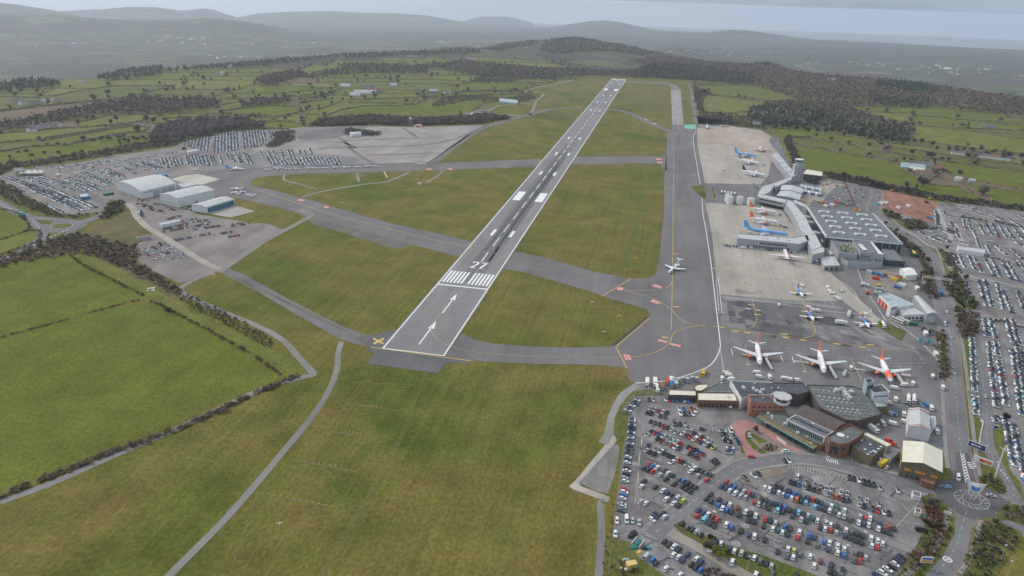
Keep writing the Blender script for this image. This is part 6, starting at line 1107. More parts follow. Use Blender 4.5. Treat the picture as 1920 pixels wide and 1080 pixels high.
building('maintenance_annex','small pale annex on the right side of the white maintenance shed',[1744,780,1754,781,1755.5,796,1748,801],4.5,'white_cladding','pale_roof',par=.1)
t,L0,c=building('cream_warehouse','cream roofed warehouse with orange window panels near the roundabout',[1691,865.5,1767.5,886,1767.5,846.5,1693.3,827],9,'olive_cladding','cream_roof','gable',2.6,'warehouse');wall_parts(t,L0,9,[(0,1,4.6,6,1,B('orange_paint'),'orange_panel',e)for e in((.10,.26),(.36,.62),(.74,.92))]+[(3,1,4,7,1,B('orange_paint'),'orange_panel',e)for e in((.08,.45),(.72,.92))]+[(0,3,.2,2.6,.6,GW,'door',(.15,.5))])
building('brick_kiosk','small flat brick building in front of the cream warehouse',[1724,888.5,1757,899,1751,909,1729,902],3.6,'brick','tile_roof',par=.2)
building('long_white_canopy','long white flat roofed building in the middle of the east car parks',[1795,461,1847,468,1846,475,1797,467],4,'white_cladding','pale_roof',par=.2)
def house(u,v,w_,d_,label,wall='stone_wall',roof='slate_roof',rz=None,h=5.0,group=None,name='house',cat='house',zt=None):
 x,y,z=P(u,v)if zt is None else zt;z=float(hterr(x,y))if zt is None else z;rz=RNG.uniform(0,3)if rz is None else rz;cs,sn=math.cos(rz),math.sin(rz)
 q=[(-w_/2,-d_/2),(-w_/2,d_/2),(w_/2,d_/2),(w_/2,-d_/2)];m=MB();m.add([(a,b,0)for a,b in q]+[(a,b,h)for a,b in q],[[0,4,5,1],[1,5,6,2],[2,6,7,3],[3,7,4,0]],B(wall));rr_=d_*.35
 m.add([(-w_/2,-d_/2,h),(-w_/2,d_/2,h),(-w_/2,0,h+rr_),(w_/2,-d_/2,h),(w_/2,d_/2,h),(w_/2,0,h+rr_)],[[0,2,1],[3,4,5]],B(wall));t=empty(name,(x,y,z-.2),rz,label=label,cat=cat,group=group);m.build('walls',t)
 m=MB();e=.4;m.add([(-w_/2-e,-d_/2-e,h-.25),(w_/2+e,-d_/2-e,h-.25),(w_/2+e,0,h+rr_+.1),(-w_/2-e,0,h+rr_+.1),(-w_/2-e,d_/2+e,h-.25),(w_/2+e,d_/2+e,h-.25)],[[0,1,2,3],[3,2,5,4]],B(roof));r=m.build('roof',t)
 if cat=='house':m=MB();m.box((w_*.35,0,h+rr_+.5),(.9,.7,1.6),B('brick'));m.build('chimney',r)
 return t
for i,(u,v,w_,wl_,rf)in enumerate(((30,193,14,'stone_wall','slate_roof'),(42,196,12,'white_render','slate_roof'),(62,196,14,'stone_wall','slate_roof'),(75,194,16,'stone_wall','slate_roof'),(84,191,12,'white_render','slate_roof'),(100,189,14,'white_render','tile_roof'),(110,190,12,'stone_wall','slate_roof'))):house(u,v,w_,9,f'{ORD[i]} house from the left in the far left village above the ploughed field',wl_,rf)
for i,(u,v,wl_)in enumerate(((60,247,'white_render'),(66,244,'stone_wall'),(73,243,'white_render'),(80,242,'stone_wall'),(87,240,'white_render'),(94,239,'stone_wall'),(101,238,'stone_wall'),(108,237,'white_render'))):house(u,v,13,9,f'{ORD[i]} house from the left in the row of grey roofed houses by the western wood',wl_,'slate_roof')
house(152,154,18,10,'white house with red roof at the edge of the western plateau','white_render','tile_roof');house(192,151,14,9,'small white house by the wood at the western plateau edge','white_render','slate_roof');house(434,127,20,12,'white house at the far end of the western pastures','white_render','pale_roof');house(416,139,16,9,'small white barn beside the hedge of the far western pasture','white_render','pale_roof',cat='barn')
for u,v,w_,d_,l,wl_,rf in((648,163,26,14,'pale roofed barn at the top of the farm beyond the gravel car park','white_cladding','pale_roof'),(684,176,52,16,'long white barn of the farm beyond the gravel car park','white_cladding','pale_roof'),(666,180,24,14,'white barn at the left end of the long barn','white_cladding','pale_roof'),(700,173,26,12,'brown roofed barn right of the long white barn','stone_wall','tile_roof'),(712,172,20,12,'rust roofed barn at the right end of the farm','stone_wall','tile_roof'),(690,165,24,10,'grey barn behind the long white barn','grey_cladding','slate_roof'),(738,161,18,10,'small white barn right of the farm beyond the gravel car park','white_cladding','pale_roof'),(813,173,22,12,'teal roofed barn left of the white cottages beyond the runway','stone_wall','lt_blue_roof')):house(u,v,w_,d_,l,wl_,rf,.3,4.5,None,'barn','barn')
house(836,176,14,9,'left white cottage between the dark trees beyond the gravel car park','white_render','slate_roof');house(843,175,12,8,'right white cottage between the dark trees beyond the gravel car park','white_render','slate_roof')
for u,v,w_,d_,l,wl_,rf,c_ in((1710,318,34,16,'large grey curved barn at the farm on the right','grey_cladding','lt_blue_roof','barn'),(1718,323,20,10,'cream barn below the grey barn at the farm on the right','stone_wall','cream_roof','barn'),(1733,313,26,12,'low grey barn in the middle of the farm on the right','stone_wall','slate_roof','barn'),(1762,320,20,11,'tile roofed farmhouse beside the tall conifer','brick','tile_roof','house'),(1735,328,28,8,'long low shed at the lower side of the farm on the right','stone_wall','tile_roof','barn'),(1796,339,9,6,'small white shed by the farm lane','white_render','pale_roof','shed'),(1821,343,8,6,'small grey shed at the bend of the farm lane','grey_cladding','lt_blue_roof','shed'),(1800,290,28,9,'long white cottage among bare trees on the right','white_render','slate_roof','house'),(1850,296,30,9,'left one of the white cottages near the right picture edge','white_render','slate_roof','house'),(1866,298,22,9,'middle one of the white cottages near the right picture edge','white_render','tile_roof','house'),(1882,300,18,9,'right one of the white cottages near the right picture edge','white_render','slate_roof','house'),(1548,240,18,12,'pale house glimpsed in the evergreen belt','white_render','slate_roof','house'),(1418,234,14,9,'white house at the corner of the far apron','white_render','slate_roof','house'),(1850,241,30,12,'pale farm on the far right hedge','stone_wall','slate_roof','house'),(1560,152,26,14,'white lodge in the wood on the right','white_render','pale_roof','house')):house(u,v,w_,d_,l,wl_,rf,-.25,4.5,None,c_,c_)
g=np.random.RandomState(8)
for(u0,v0,su,sv,n_,r_,nm)in((340,72,26,5,34,6800,'in the town on the plain below the western ridge'),(375,76,12,2,8,6500,'in the bright group on the plain below the western ridge'),(430,107,28,1.6,14,4800,'in the line of works beyond the western plateau'),(130,84,80,2,18,6200,'along the foot of the western ridge'),(880,83,40,3,20,6500,'in the town behind the central hill'),(1380,95,70,7,44,6200,'in the town on the right hand plain'),(1590,122,60,3,18,4900,'in the works on the right hand plain'),(1780,132,70,6,26,4700,'in the village on the far right plain'),(560,83,60,6,14,6800,'scattered over the western plain'),(1180,74,60,6,18,8000,'scattered over the plain behind the hill')):
 for i in range(n_):
  u,v=u0+g.normal()*su,v0+g.normal()*sv;d=ray(u,v);rr_=r_
  for k in range(30):
   t_=rr_/math.hypot(d[0],d[1]);x,y,z=CX+d[0]*t_,CY+d[1]*t_,CZ+d[2]*t_;gz=float(hterr(x,y));rr_+=(z-gz)*min(14,rr_/max(50,CZ-gz))*.6
   rr_=min(max(rr_,3500),16000)
  big=g.rand()<.2;house(0,0,g.uniform(35,70)if big else g.uniform(12,24),g.uniform(16,26)if big else g.uniform(9,14),f'distant pale house {nm}','white_render' if g.rand()<.45 else 'stone_wall','pale_roof' if g.rand()<.3 else 'slate_roof',g.uniform(0,3),6,f'houses {nm}','distant_house','building',zt=(x,y,gz))
# cars
PAL={'w':('white',(.74,.75,.76)),'s':('silver',(.46,.48,.50)),'g':('grey',(.13,.14,.155)),'k':('black',(.028,.030,.034)),'b':('blue',(.03,.16,.52)),'n':('navy',(.035,.055,.15)),'c':('light blue',(.20,.50,.72)),'r':('red',(.52,.03,.025)),'m':('maroon',(.22,.04,.04)),'o':('orange',(.60,.14,.05)),'y':('yellow green',(.52,.56,.08)),'t':('teal',(.03,.16,.15))}
GLASS=mat('car_glass',(.025,.035,.042),.12,spec=.7)
def car_mat(k):return mat('car_paint_'+PAL[k][0].replace(' ','_'),PAL[k][1],.32,.0,.5,noise=(1.1,.12))
def car_geo(kind):
 L,W,H={'hatch':(3.95,1.72,1.46),'saloon':(4.55,1.78,1.43),'suv':(4.6,1.86,1.72),'van':(5.2,1.95,2.15)}[kind];h=L/2;w=W/2;bl=H*.62
 if kind=='van':pr=[(h,.55),(h*.98,.95),(h*.80,1.15),(-h*.98,1.2),(-h,.55)];cab=(h*.72,h*.50,-h*.93,-h*.97)
 elif kind=='saloon':pr=[(h,.52),(h*.95,.74),(h*.50,.92),(-h*.62,.96),(-h*.95,.93),(-h,.55)];cab=(h*.48,h*.12,-h*.48,-h*.74)
 else:pr=[(h,.52),(h*.95,.78),(h*.55,.96),(-h*.9,1.0),(-h,.6)];cab=(h*.52,h*.20,-h*.72,-h*.92)
 pr=[(a,min(b*(H/1.46 if kind=='suv' else 1),H-.3))for a,b in pr];zb=max(b for a,b in pr)-.02;V,Fq=[],[]
 for a,z in pr:
  k=len(V);t=.93 if abs(a)>h*.9 else 1;V+=[(a,-w*t,.28),(a,-w*t,z*.9),(a,-w*.86*t,z),(a,w*.86*t,z),(a,w*t,z*.9),(a,w*t,.28)]
  if k:Fq+=[[k-6+j,k+j,k+j+1,k-5+j]for j in range(5)]
 Fq+=[[0,1,4,5],[1,2,3,4],[5+len(V)-6,4+len(V)-6,1+len(V)-6,len(V)-6],[4+len(V)-6,3+len(V)-6,2+len(V)-6,1+len(V)-6]]
 c0,c1,c2,c3=cab;wt=w*.68;wb=w*.88;T=[(c1,-wt,H),(c2,-wt,H),(c2,wt,H),(c1,wt,H)];Bt=[(c0,-wb,zb),(c3,-wb,zb),(c3,wb,zb),(c0,wb,zb)]
 k=len(V);V+=T+Bt;roof=[k,k+1,k+2,k+3][::-1]
 glass={'windscreen':[k+4,k,k+3,k+7],'rear_window':[k+6,k+2,k+1,k+5],'side_window':[[k+5,k+1,k,k+4],[k+7,k+3,k+2,k+6]]}
 return V,Fq,roof,glass,(L,W,H)
CG={k:car_geo(k)for k in('hatch','saloon','suv','van')}
_W=MB();_W.bar((0,-.1,.31),(0,.1,.31),.31,PK,10);WHEEL=new_mesh('wheel',_W.v,_W.f,_W.mats,_W.mi);_CM={}
def car_meshes(kind,col):
 if(kind,col)in _CM:return _CM[(kind,col)]
 V,Fq,roof,gl,(L,W,H)=CG[kind];m=MB();m.add(V,Fq+[roof],car_mat(col));out=[('body',new_mesh('body',m.v,m.f,m.mats,m.mi))]
 def glassmesh(nm,q):
  c=np.mean([V[i]for i in q],0);vv=[tuple(np.array(V[i])*.93+c*.07)for i in q];nrm=np.cross(np.array(vv[1])-vv[0],np.array(vv[2])-vv[0]);nrm/=np.linalg.norm(nrm)+1e-9
  if nrm[2]<0:nrm=-nrm
  return new_mesh(nm,[tuple(np.array(p)+nrm*.02)for p in vv],[[0,1,2,3]],GLASS)
 m2=MB();
 for q in[gl['windscreen'],gl['rear_window']]+gl['side_window']:m2.add([V[i]for i in q],[[0,1,2,3]],car_mat(col))
 me=MB();me.add(V,Fq+[roof],car_mat(col));me.v+=[];
 for q in[gl['windscreen'],gl['rear_window']]+gl['side_window']:me.f.append(q);me.mi.append(0)
 out=[('body',new_mesh('body',me.v,me.f,me.mats,me.mi)),('windscreen',glassmesh('windscreen',gl['windscreen'])),('rear_window',glassmesh('rear_window',gl['rear_window']))]+([('side_window',glassmesh('side_window',q))for q in gl['side_window']]if kind!='van' else[])
 _CM[(kind,col)]=out;return out
def heading(u,v,du,dv):
 a,b=P(u,v),P(u+du*4,v+dv*4);return math.atan2(b[1]-a[1],b[0]-a[0])
def put_car(x,y,rz,kind,col,label,group=None,z=.1,name='parked_car',cat='car'):
 t=empty(name,(x,y,z),rz,label=label,cat=cat,group=group);L,W,H=CG[kind][4]
 for nm,me in car_meshes(kind,col):obj(nm,me,t)
 for sx in(-1,1):
  for sy in(-1,1):obj('wheel',WHEEL,t,(sx*L*.31,sy*(W/2-.08),0))
 return t
CAR_DATA=[(1150,735,1,.35,'slanted row along the fence corner of the near car park','545,170,w 510,215,g 485,260,n 435,295,w 370,355,n 335,400,w 310,455,g'),(1150,735,.18,1,'top row in front of the cream roofed shed','805,170,n 905,175,s 1185,165,w 1255,165,r 1340,175,g 1430,170,b 1515,175,n 1605,185,s 1690,190,b 1785,195,k'),(1150,735,.5,-.85,'upper left cluster of the near car park','830,355,w 765,455,k 925,390,s 855,475,k 1025,420,r 1115,440,w 1060,530,n 1210,460,k 1170,555,g'),(1150,735,.3,1,'double row below the cream roofed sheds','1490,375,w 1515,480,w 1585,385,b 1610,490,k 1710,490,g 1770,390,r 1800,490,w 1850,415,w'),(1150,735,.45,-.85,'short row under the upper left cluster','845,655,k 940,680,g 1045,720,k 1140,765,r 1235,800,k 1305,830,w'),(1150,735,.15,1,'group of three above the lying white car','1385,700,gV 1505,720,k 1620,720,s'),(1150,735,1,.1,'upper half of the long left fence column','430,595,w 425,640,w 420,690,g 425,735,s 415,790,n 415,845,k 405,905,w 405,960,g 395,1015,w'),(1150,735,.7,-.6,'third diagonal rows of the near car park','855,880,n 770,950,w 945,910,r 1040,945,b 1125,985,w 1420,895,s 1565,925,w 1655,970,m 1740,1005,r 1820,1050,w 1820,920,k 1000,1040,k 1235,1020,s'),(1240,780,.7,-.6,'diagonal rows below the lying navy car','840,430,w 825,545,o 920,465,m 1010,510,w 895,585,n 1100,555,w 995,620,w 1085,665,k 1170,700,y 85,585,s 235,540,w 335,575,w 425,620,r 240,665,r 320,690,w 405,720,n 610,690,k 690,725,r 770,760,k 835,805,b 645,840,k 735,885,g 935,850,r 815,930,m'),(1240,780,1,.1,'cars parked sideways left of the red drop-off loop','625,290,w 925,295,n 1380,335,w 1410,385,k 1430,435,k 1480,500,w 1495,565,kV 1555,710,w 1560,770,b 1510,820,s'),(1240,780,.45,1,'kerb line on the left edge of the red loop','1565,320,wV 1640,455,g 1725,580,nV'),(1240,780,.8,.5,'pair parked together above the terminal road bend','1170,1030,k 1240,1010,k'),(1150,820,1,.15,'lower half of the long left fence column','385,60,g 390,130,w 370,190,k 360,250,g 345,315,g 335,375,g 330,440,w 320,500,k 310,560,w 305,680,k 305,745,w 290,820,k 250,900,s 260,980,w'),(1150,820,.75,-.6,'middle diagonal rows of the near car park','785,175,n 740,280,w 825,325,k 975,255,s 1070,305,w 935,370,k 1150,350,k 1245,400,k 1330,435,k 1410,480,w 1310,545,w 1495,515,r 1580,555,k 1660,590,s 1750,630,w 1745,755,w 1090,75,m 825,590,r 885,635,b 685,680,n 795,725,k 985,675,w 880,765,r 1055,835,s 1170,740,k 1230,800,w 1330,850,k 1190,930,k 690,975,k'),(1240,860,.7,-.65,'diagonal rows left of the terminal road','745,205,w 825,240,k 915,280,k 825,375,s 1010,325,g 1115,360,k 1025,470,r 400,455,g 505,490,b 595,545,k 290,560,k 480,620,k 680,600,k 565,675,k 770,640,k 655,730,k 40,710,w 135,765,n 220,820,k 115,905,w 370,885,sV 280,1000,w 490,945,y 390,1050,k'),(1240,860,.6,-.75,'first cars right of the terminal road','1465,520,r 1365,615,n 1545,575,g 1460,655,n 1640,625,b 1540,710,w 1745,675,g 1665,770,w 1855,730,s 1780,830,s 1895,860,s 1115,795,k 1015,890,k 1125,950,n 1300,910,k 1435,980,g 1290,1035,b'),(1150,900,1,.2,'bottom of the left fence column','250,200,r 240,270,w 215,335,b 205,405,w 200,540,s 210,600,s 175,675,g'),(1150,900,.05,1,'row of four by the lower left fence','80,910,w 300,885,wV 435,910,s 585,945,s'),(1150,900,.7,-.65,'scattered lower left bays','640,135,w 950,150,k 625,475,s 735,515,w 1120,735,k 1150,820,w'),(1150,900,.8,.6,'tight trio by the chevrons at the road','975,770,k 925,820,n 870,880,w'),(1250,930,.65,-.75,'rows beside the foreground grass bank','715,310,n 830,365,n 935,400,w 680,440,r 845,530,cV 1040,460,m 1135,525,r 990,600,k 1075,665,k 350,605,k 465,695,g 580,745,k 675,790,s 765,865,k'),(1250,930,.4,-.9,'lower left rows of the curved car park','1255,265,w 1350,305,b 1455,340,k 1425,185,w 1600,265,m 1625,415,k 1785,345,w 1880,390,k 1340,640,w 1450,690,b 1665,770,k 1860,870,n 1835,530,k 1095,1035,b 1220,1060,w'),(1140,985,.65,-.75,'rows on the spur beyond the brown footpath','1275,355,k 1385,420,k 1485,470,w 1590,535,k 1470,655,w 1585,705,w 1680,775,n 1795,650,n 1880,870,k 865,700,sV 1010,770,b 1080,850,k 1300,965,w'),(1140,985,.05,1,'spot alone by the fence above the skips','165,190,w'),(1260,990,.65,-.75,'end of the spur by the brown bushes','555,685,w 655,755,n 550,870,k 640,940,b 180,1050,w'),(1260,990,.35,-.95,'row behind the bright green tree','1290,465,n 1405,510,w 1565,560,s 1705,615,k 1850,665,w 1355,760,w 1885,1050,w'),(1330,880,.28,-1,'upper left rows of the curved car park','890,525,r 975,570,n 1015,730,r 1110,770,s 1170,670,k 1230,805,g 1285,695,k 1340,855,k 1395,745,n 1495,770,k 1590,810,n 1540,915,c 1650,945,k 1695,845,b 1800,900,k 1250,400,w 1350,445,w 1410,345,s 1510,375,m 1455,485,n 1610,405,k 1565,515,w 1710,450,g 1655,560,s 1810,480,k 1765,590,b 1850,635,w 1830,275,n'),(1330,880,.8,.6,'yellow hatched bays beside the terminal road','805,195,g 1000,135,w 1110,95,k'),(1470,870,.2,-1,'two topmost rows of the curved car park','250,430,k 355,460,b 460,500,s 570,525,k 685,570,k 790,595,m 300,280,wV 515,385,s 705,440,s 825,480,s 955,540,s 1070,555,s 1010,660,s 1115,715,o 1235,745,r 1340,790,k 1460,810,n 1295,625,w 1430,650,s 1690,750,s 1870,815,w 1705,900,w 1800,935,n'),(1470,870,.12,1,'kerbside row under the terminal road','1475,305,k 1580,335,k 1695,360,w 1805,405,k 1905,435,k'),(1470,870,.2,-1,'second row of the curved car park','230,650,b 335,695,n 440,730,g 285,790,o 385,830,k 540,760,n 495,860,c 650,785,r 745,820,k 845,865,n 695,950,c 805,980,n 955,915,g 915,1015,k 1070,935,w 1025,1040,w 1185,965,t 1165,1060,g 1365,1030,w'),(1590,880,.15,1,'right end of the upper rows of the curved car park','585,345,k 735,420,s 565,880,n 665,920,r 700,790,s 815,965,w 925,990,k'),(1590,880,.25,1,'lane between the barrier islands','1130,475,s'),(1400,940,.25,-1,'middle rows of the curved car park','205,315,w 160,445,k 425,390,r 545,430,k 645,485,s 385,540,k 590,610,w 710,640,t 855,560,b 805,690,w 980,610,k 925,735,k 1185,690,w 1145,810,r 1410,755,b 1520,805,n 1370,890,k 1595,990,g 1750,900,b 1865,930,w 175,780,w 410,855,k 1025,325,n 1075,220,k 1170,240,c 1280,280,k 1385,310,s 1230,400,s 1350,440,k 1485,370,t 1595,425,w 1790,475,s 1660,580,k 1765,610,w 1890,520,w 1890,640,r'),(1540,945,.15,-1,'right half of the curved car park','365,500,k 340,630,s 560,575,w 675,630,g 525,710,n 645,750,k 805,660,k 775,800,k 925,705,k 915,855,k 400,230,w 510,270,s 655,320,g 875,270,s 845,410,w 990,320,r 955,430,n 1100,310,w 1065,460,w 1300,430,n 1290,545,w 1410,590,k 1520,500,r 1540,650,k 1640,550,k 1120,765,w 1270,820,w 1380,880,w 1140,930,w 1260,975,r 155,1010,n 370,940,w 520,1000,w'),(1400,990,.25,-1,'lowest rows of the curved car park','695,520,k 935,460,w 1065,500,y 915,620,g 1050,650,w 1195,585,g 1430,630,w 1665,740,m 1520,840,w 1890,840,n 1870,960,k 300,740,g 445,785,k 560,845,s 575,1020,g 1110,1040,k'),(1540,990,.2,-1,'lower right rows of the curved car park','370,550,w 510,605,b 765,560,g 890,590,k 1000,655,s 730,700,g 870,725,r 240,820,k 185,960,k 305,1010,k 485,930,k 455,1050,g'),(1540,990,.85,.5,'slanted row along the brown shrubbery','1800,640,k 1750,690,n 1710,740,k 1660,805,w 1590,870,k 1490,920,w 1370,1010,w 1240,1050,n'),(1480,860,.6,1,'single bays beside the zebra crossing','-90,45,k -10,40,w')]
CARS=[];seen=[];rr=random.Random(17)
for ou,ov,du,dv,zone,s in CAR_DATA:
 for tk in s.split():
  X,Y,c=tk.split(',');u,v=ou+float(X)/12,ov+float(Y)/12
  if any(abs(u-a)+abs(v-b)*1.2<3.0 for a,b in seen):continue
  seen.append((u,v));p=P(u,v,.8);kind='van' if c.endswith('V')else rr.choices(('hatch','saloon','suv'),(.55,.28,.17))[0]
  CARS.append(dict(x=p[0],y=p[1],u=u,v=v,rz=heading(u,v,du,dv),k=kind,c=c[0],zone=zone,d=math.hypot(p[0]-CX,p[1]-CY)))
for u,v,du,dv,c,k,lb in((1796,898,.1,1,'w','van','white van on the hatched approach just above the roundabout'),(1776,915,1,-.1,'c','hatch','pale blue car entering the roundabout from the left'),(1858,931,1,.2,'s','saloon','silver car leaving the roundabout to the right'),(1708,893,1,.35,'s','van','silver van parked in front of the cream warehouse'),(1663,878,1,-.7,'w','hatch','small white car beside the yellow lorry body'),(1473,848,1,-.05,'w','suv','white estate car on the lane below the drop-off island'),(1408,858,1,0,'r','saloon','red car driving past the end of the red loop'),(1405,818,.3,1,'s','saloon','silver car parked on the left side of the drop-off island'),(1368,762,.4,1,'w','van','white van beside the end of the long cream shed'),(1847,745,.1,1,'s','hatch','silver car driving down the lane between the long car rows'),(1664,994,1,.15,'k','van','x'),(1783,635,.1,1,'s','hatch','silver car on the access road beside the cut shrubs'),(1775,586,.1,1,'w','hatch','white car on the access road by the grey store'),(1777,605,.1,1,'g','hatch','dark grey car on the access road by the fire station'),(1771,609,.3,1,'w','van','white van parked left of the access road')):
 if lb=='x':lb='long black car alone on the empty right end of the curved car park';u,v=1726,996
 p=P(u,v);CARS.append(dict(x=p[0],y=p[1],u=u,v=v,rz=heading(u,v,du,dv),k=k,c=c,zone=None,lb=lb,d=0))
CARS.sort(key=lambda q:q['d']);IND,REST=CARS[:300],CARS[300:]
zones={}
for q in IND:zones.setdefault((q['zone'],q['c']),[]).append(q)
for(z,c),lst in zones.items():
 if z is None:continue
 lst.sort(key=lambda q:q['u'])
 for i,q in enumerate(lst):q['lb']=f"{PAL[c][0]} {'van' if q['k'] == 'van' and len(lst) == 1 else 'car'} in the {z}" if len(lst)==1 else f"{ORD[i]} {PAL[c][0]} car from the left in the {z}"
for q in IND:put_car(q['x'],q['y'],q['rz'],q['k'],q['c'],q['lb'],'cars parked and driving near the terminal',z=.12 if q['zone']else.19,name='parked_car' if q['zone']else 'car')
FAR=[(q['x'],q['y'],q['rz'],q['c'],q['k'])for q in REST]
WC='wwwwwwwwwwwwwwssssssssggkkbnrc';WC2='wwwwwwwwwwwwwwwwssssssssssggkbnrc'
def row(u0,v0,u1,v1,fill=.9,sp=2.38,cols=WC,end=False,jit=.12,dbl=False):
 a,b=np.array(P(u0,v0)[:2]),np.array(P(u1,v1)[:2]);L=np.linalg.norm(b-a);d=(b-a)/L;n=np.array([-d[1],d[0]]);st=4.9 if end else sp
 for i in range(int(L/st)+1):
  for k in((0,1)if dbl else(0,)):
   if rr.random()>fill:continue
   p=a+d*(i*st)+n*(5.0*k+rr.gauss(0,.25));r=math.atan2(d[1],d[0])+(0 if end else math.pi/2)+rr.gauss(0,.03)+(math.pi if rr.random()<.5 else 0)
   FAR.append((p[0],p[1],r,rr.choice(cols),rr.choices(('hatch','saloon','suv'),(.5,.3,.2))[0]))
for a in((1822,635,1831,781),(1853,642.6,1868,765),(1867,642.6,1887,763),(1866,783,1868,796),(1884,785,1903,881),(1899,659,1916,781),(1914,659,1936,790),(1845.6,600,1851,633),(1857,600,1867,637),(1888,600,1899,644),(1898,600,1912,648),(1808,520,1817,552),(1835,527,1850,577),(1847,527,1861,580),(1870,533,1883,583),(1881,547,1898,587),(1908,547,1921,584),(1920,560,1930,600),(1790,478,1798,498),(1799,480,1811,505),(1817,482,1829,508),(1828,485,1842,513),(1848,487,1865,518),(1860,488,1877,522),(1878,490,1898,525),(1890,492,1910,527),(1910,490,1930,515),(1754.6,396,1757.5,424.5),(1769.5,398,1776,408),(1782,418,1787,427),(1826,434,1838,466),(1834,418,1848,442),(1848,420,1861,443),(1861,421,1873,445),(1875,424.5,1888,448),(1888,429,1902,450),(1902,429,1919,451),(1864,405.6,1888,421),(1892,412,1914,426),(1866,461,1888,481),(1850,461,1858,477),(1897,468.6,1917,486),(1860,404,1880,412),(1905,455,1935,470),(1935,620,1950,760),(1930,800,1945,900),(1900,800,1925,905),(1806,412,1812,432),(1815,412,1823,434),(1792,430,1798,448),(1758,402,1762,426),(1912,405,1930,416),(1915,428,1935,448),(1925,490,1940,512),(1905,640,1925,760)):row(*a,fill=.97)
for a in((1721,434,1777,459),(1735,432,1755,437),(1762,431,1790,443),(1752,442,1785,456),(1798,456,1821,462),(1796,385,1850,395),(1798,390,1872,405),(1848,451,1878,456),(1727,438,1770,457),(1775,405,1800,412)):row(*a,fill=.85,cols=WC2)
for a in((5,333,62,353,1),(45,334,90,351,1),(70,333,112,346,1),(22,350,48,363,0),(60,357,148,396,1),(85,353,173,392,1),(113,350,137,358,0),(88,383,122,402,0),(137,346,165,360,0),(150,340,190,358,1),(134,328,160,336,0),(152,325,205,348,1),(175,320,208,331,1),(193,318,226,333,1),(215,312,252,326,1),(235,307,275,320,1),(253,304,294,318,1),(275,301,318,314,1),(198,336,220,343,0),(65,316,125,309,0),(113,321,176,314,0),(140,309,188,303,0),(195,304,238,299,0),(200,296,228,291,0),(240,300,333,286,0),(250,296,300,289,0),(20,338,90,366,1),(52,348,120,376,1),(100,371,140,390,1),(122,336,176,358,1),(165,330,200,345,1),(205,326,228,336,1),(262,306,300,318,1),(90,318,150,311,0),(150,313,215,305,0),(180,308,250,300,0)):
 row(*a[:4],fill=.88,cols=WC2,dbl=bool(a[4]))
for X in(570,600,630,655,680,710):row(160+X/4,297.5,160+X/4+6.5,312,cols=WC2,fill=.97)
for X in(755,775,800,825,850,875,905,940,960,1010):row(160+X/4,293,160+X/4+6,311,cols=WC2,fill=.95)
for X,y0,y1 in((1060,289,299),(1090,289,307),(1130,288,308),(1150,289,308),(1190,288,308),(1215,289,309),(1310,284,295),(1370,284,294),(1410,284,293),(1470,283,293),(1520,282,293),(1545,282,293),(1600,282,289),(1640,283,291),(1680,279,290)):row(160+X/4,y0,160+X/4+(y1-y0)*.5,y1,cols=WC2,fill=.95)
for i in range(19):row(160+(1365+i*29)/4,296,160+(1365+i*29)/4+8,309.5,cols=WC2,fill=.93 if i!=5 else.4)
DP=V2([341.7,269,433,246,523,245,512,262,487,275,400,289,369,282]);xs=[p[0]for p in DP];ys=[p[1]for p in DP];ca,sa=math.cos(.55),math.sin(.55)
for i in range(-60,90):
 for j in range(-60,90):
  x,y=np.mean(xs)+ca*i*4.9-sa*j*2.4,np.mean(ys)+sa*i*4.9+ca*j*2.4
  if inside((x,y),DP)and rr.random()<.96 and i%9!=2:FAR.append((x+rr.gauss(0,.5),y+rr.gauss(0,.5),.55+rr.gauss(0,.12),rr.choice(WC2+'y'),rr.choice(('hatch','saloon','suv'))))
for a in((400,620,460,635),(390,650,520,700),(470,670,600,720),(520,650,670,700),(412,700,430,760),(620,765,720,742),(590,842,760,808),(740,800,930,770),(590,862,940,795),(640,792,850,762),(810,845,1040,812),(850,820,1000,790),(660,928,940,874),(970,884,1100,862),(1080,898,1160,886),(1100,818,1200,806),(1105,803,1230,795),(760,680,800,690),(410,655,470,670)):
 row(160+a[0]/4,220+a[1]/4,160+a[2]/4,220+a[3]/4,fill=.85,cols='kkkwwssgnrm')
for q in scatter_poly([262,468,308,455,325,465,358,482,310,490,268,485],5.2,np.random.RandomState(3)):
 if rr.random()<.7:FAR.append((q[0],q[1],rr.choice((.1,.3,1.8,-.2)),rr.choice('wwwsssrkcn'),'hatch'))
for q in scatter_poly([1500,352,1560,345,1600,350,1625,358,1610,390,1560,385,1560,362],7,np.random.RandomState(4)):
 if rr.random()<.4:FAR.append((q[0],q[1],rr.choice((.1,.15,1.7)),rr.choice('wwwsskg'),'hatch'))
for u,v in((50,404,),(63,419),(82,432),(60,456),(225,380),(1745,455),(1750,492),(1737,448),(1762,555),(1700,441),(1648,372),(1790,700)):p=P(u,v);FAR.append((p[0],p[1],heading(u,v,.4,.6),rr.choice('wsgn'),'hatch'))
Vs,Fs,Ts,off=[],[],[],0
for x,y,r,c,k in FAR:
 V,Fq,roof,gl,dim=CG[k];V=np.array(V);cs,sn=math.cos(r),math.sin(r);W=np.empty_like(V);W[:,0]=V[:,0]*cs-V[:,1]*sn+x;W[:,1]=V[:,0]*sn+V[:,1]*cs+y;W[:,2]=V[:,2]+.12
 q=Fq+[roof,gl['windscreen'],gl['rear_window']]+gl['side_window'];col=np.array(PAL[c][1])*rr.uniform(.95,1.2);t=np.tile(col,(len(q),1));t[-4:]=(.03,.04,.05)
 Vs.append(W);Fs.append(np.array(q)+off);Ts.append(t);off+=len(V)
_n=N('mass_car_paint');_n.b.inputs['Roughness'].default_value=.32;_n.b.inputs['Specular IOR Level'].default_value=.5;_cp=_n.out(_n.attr())
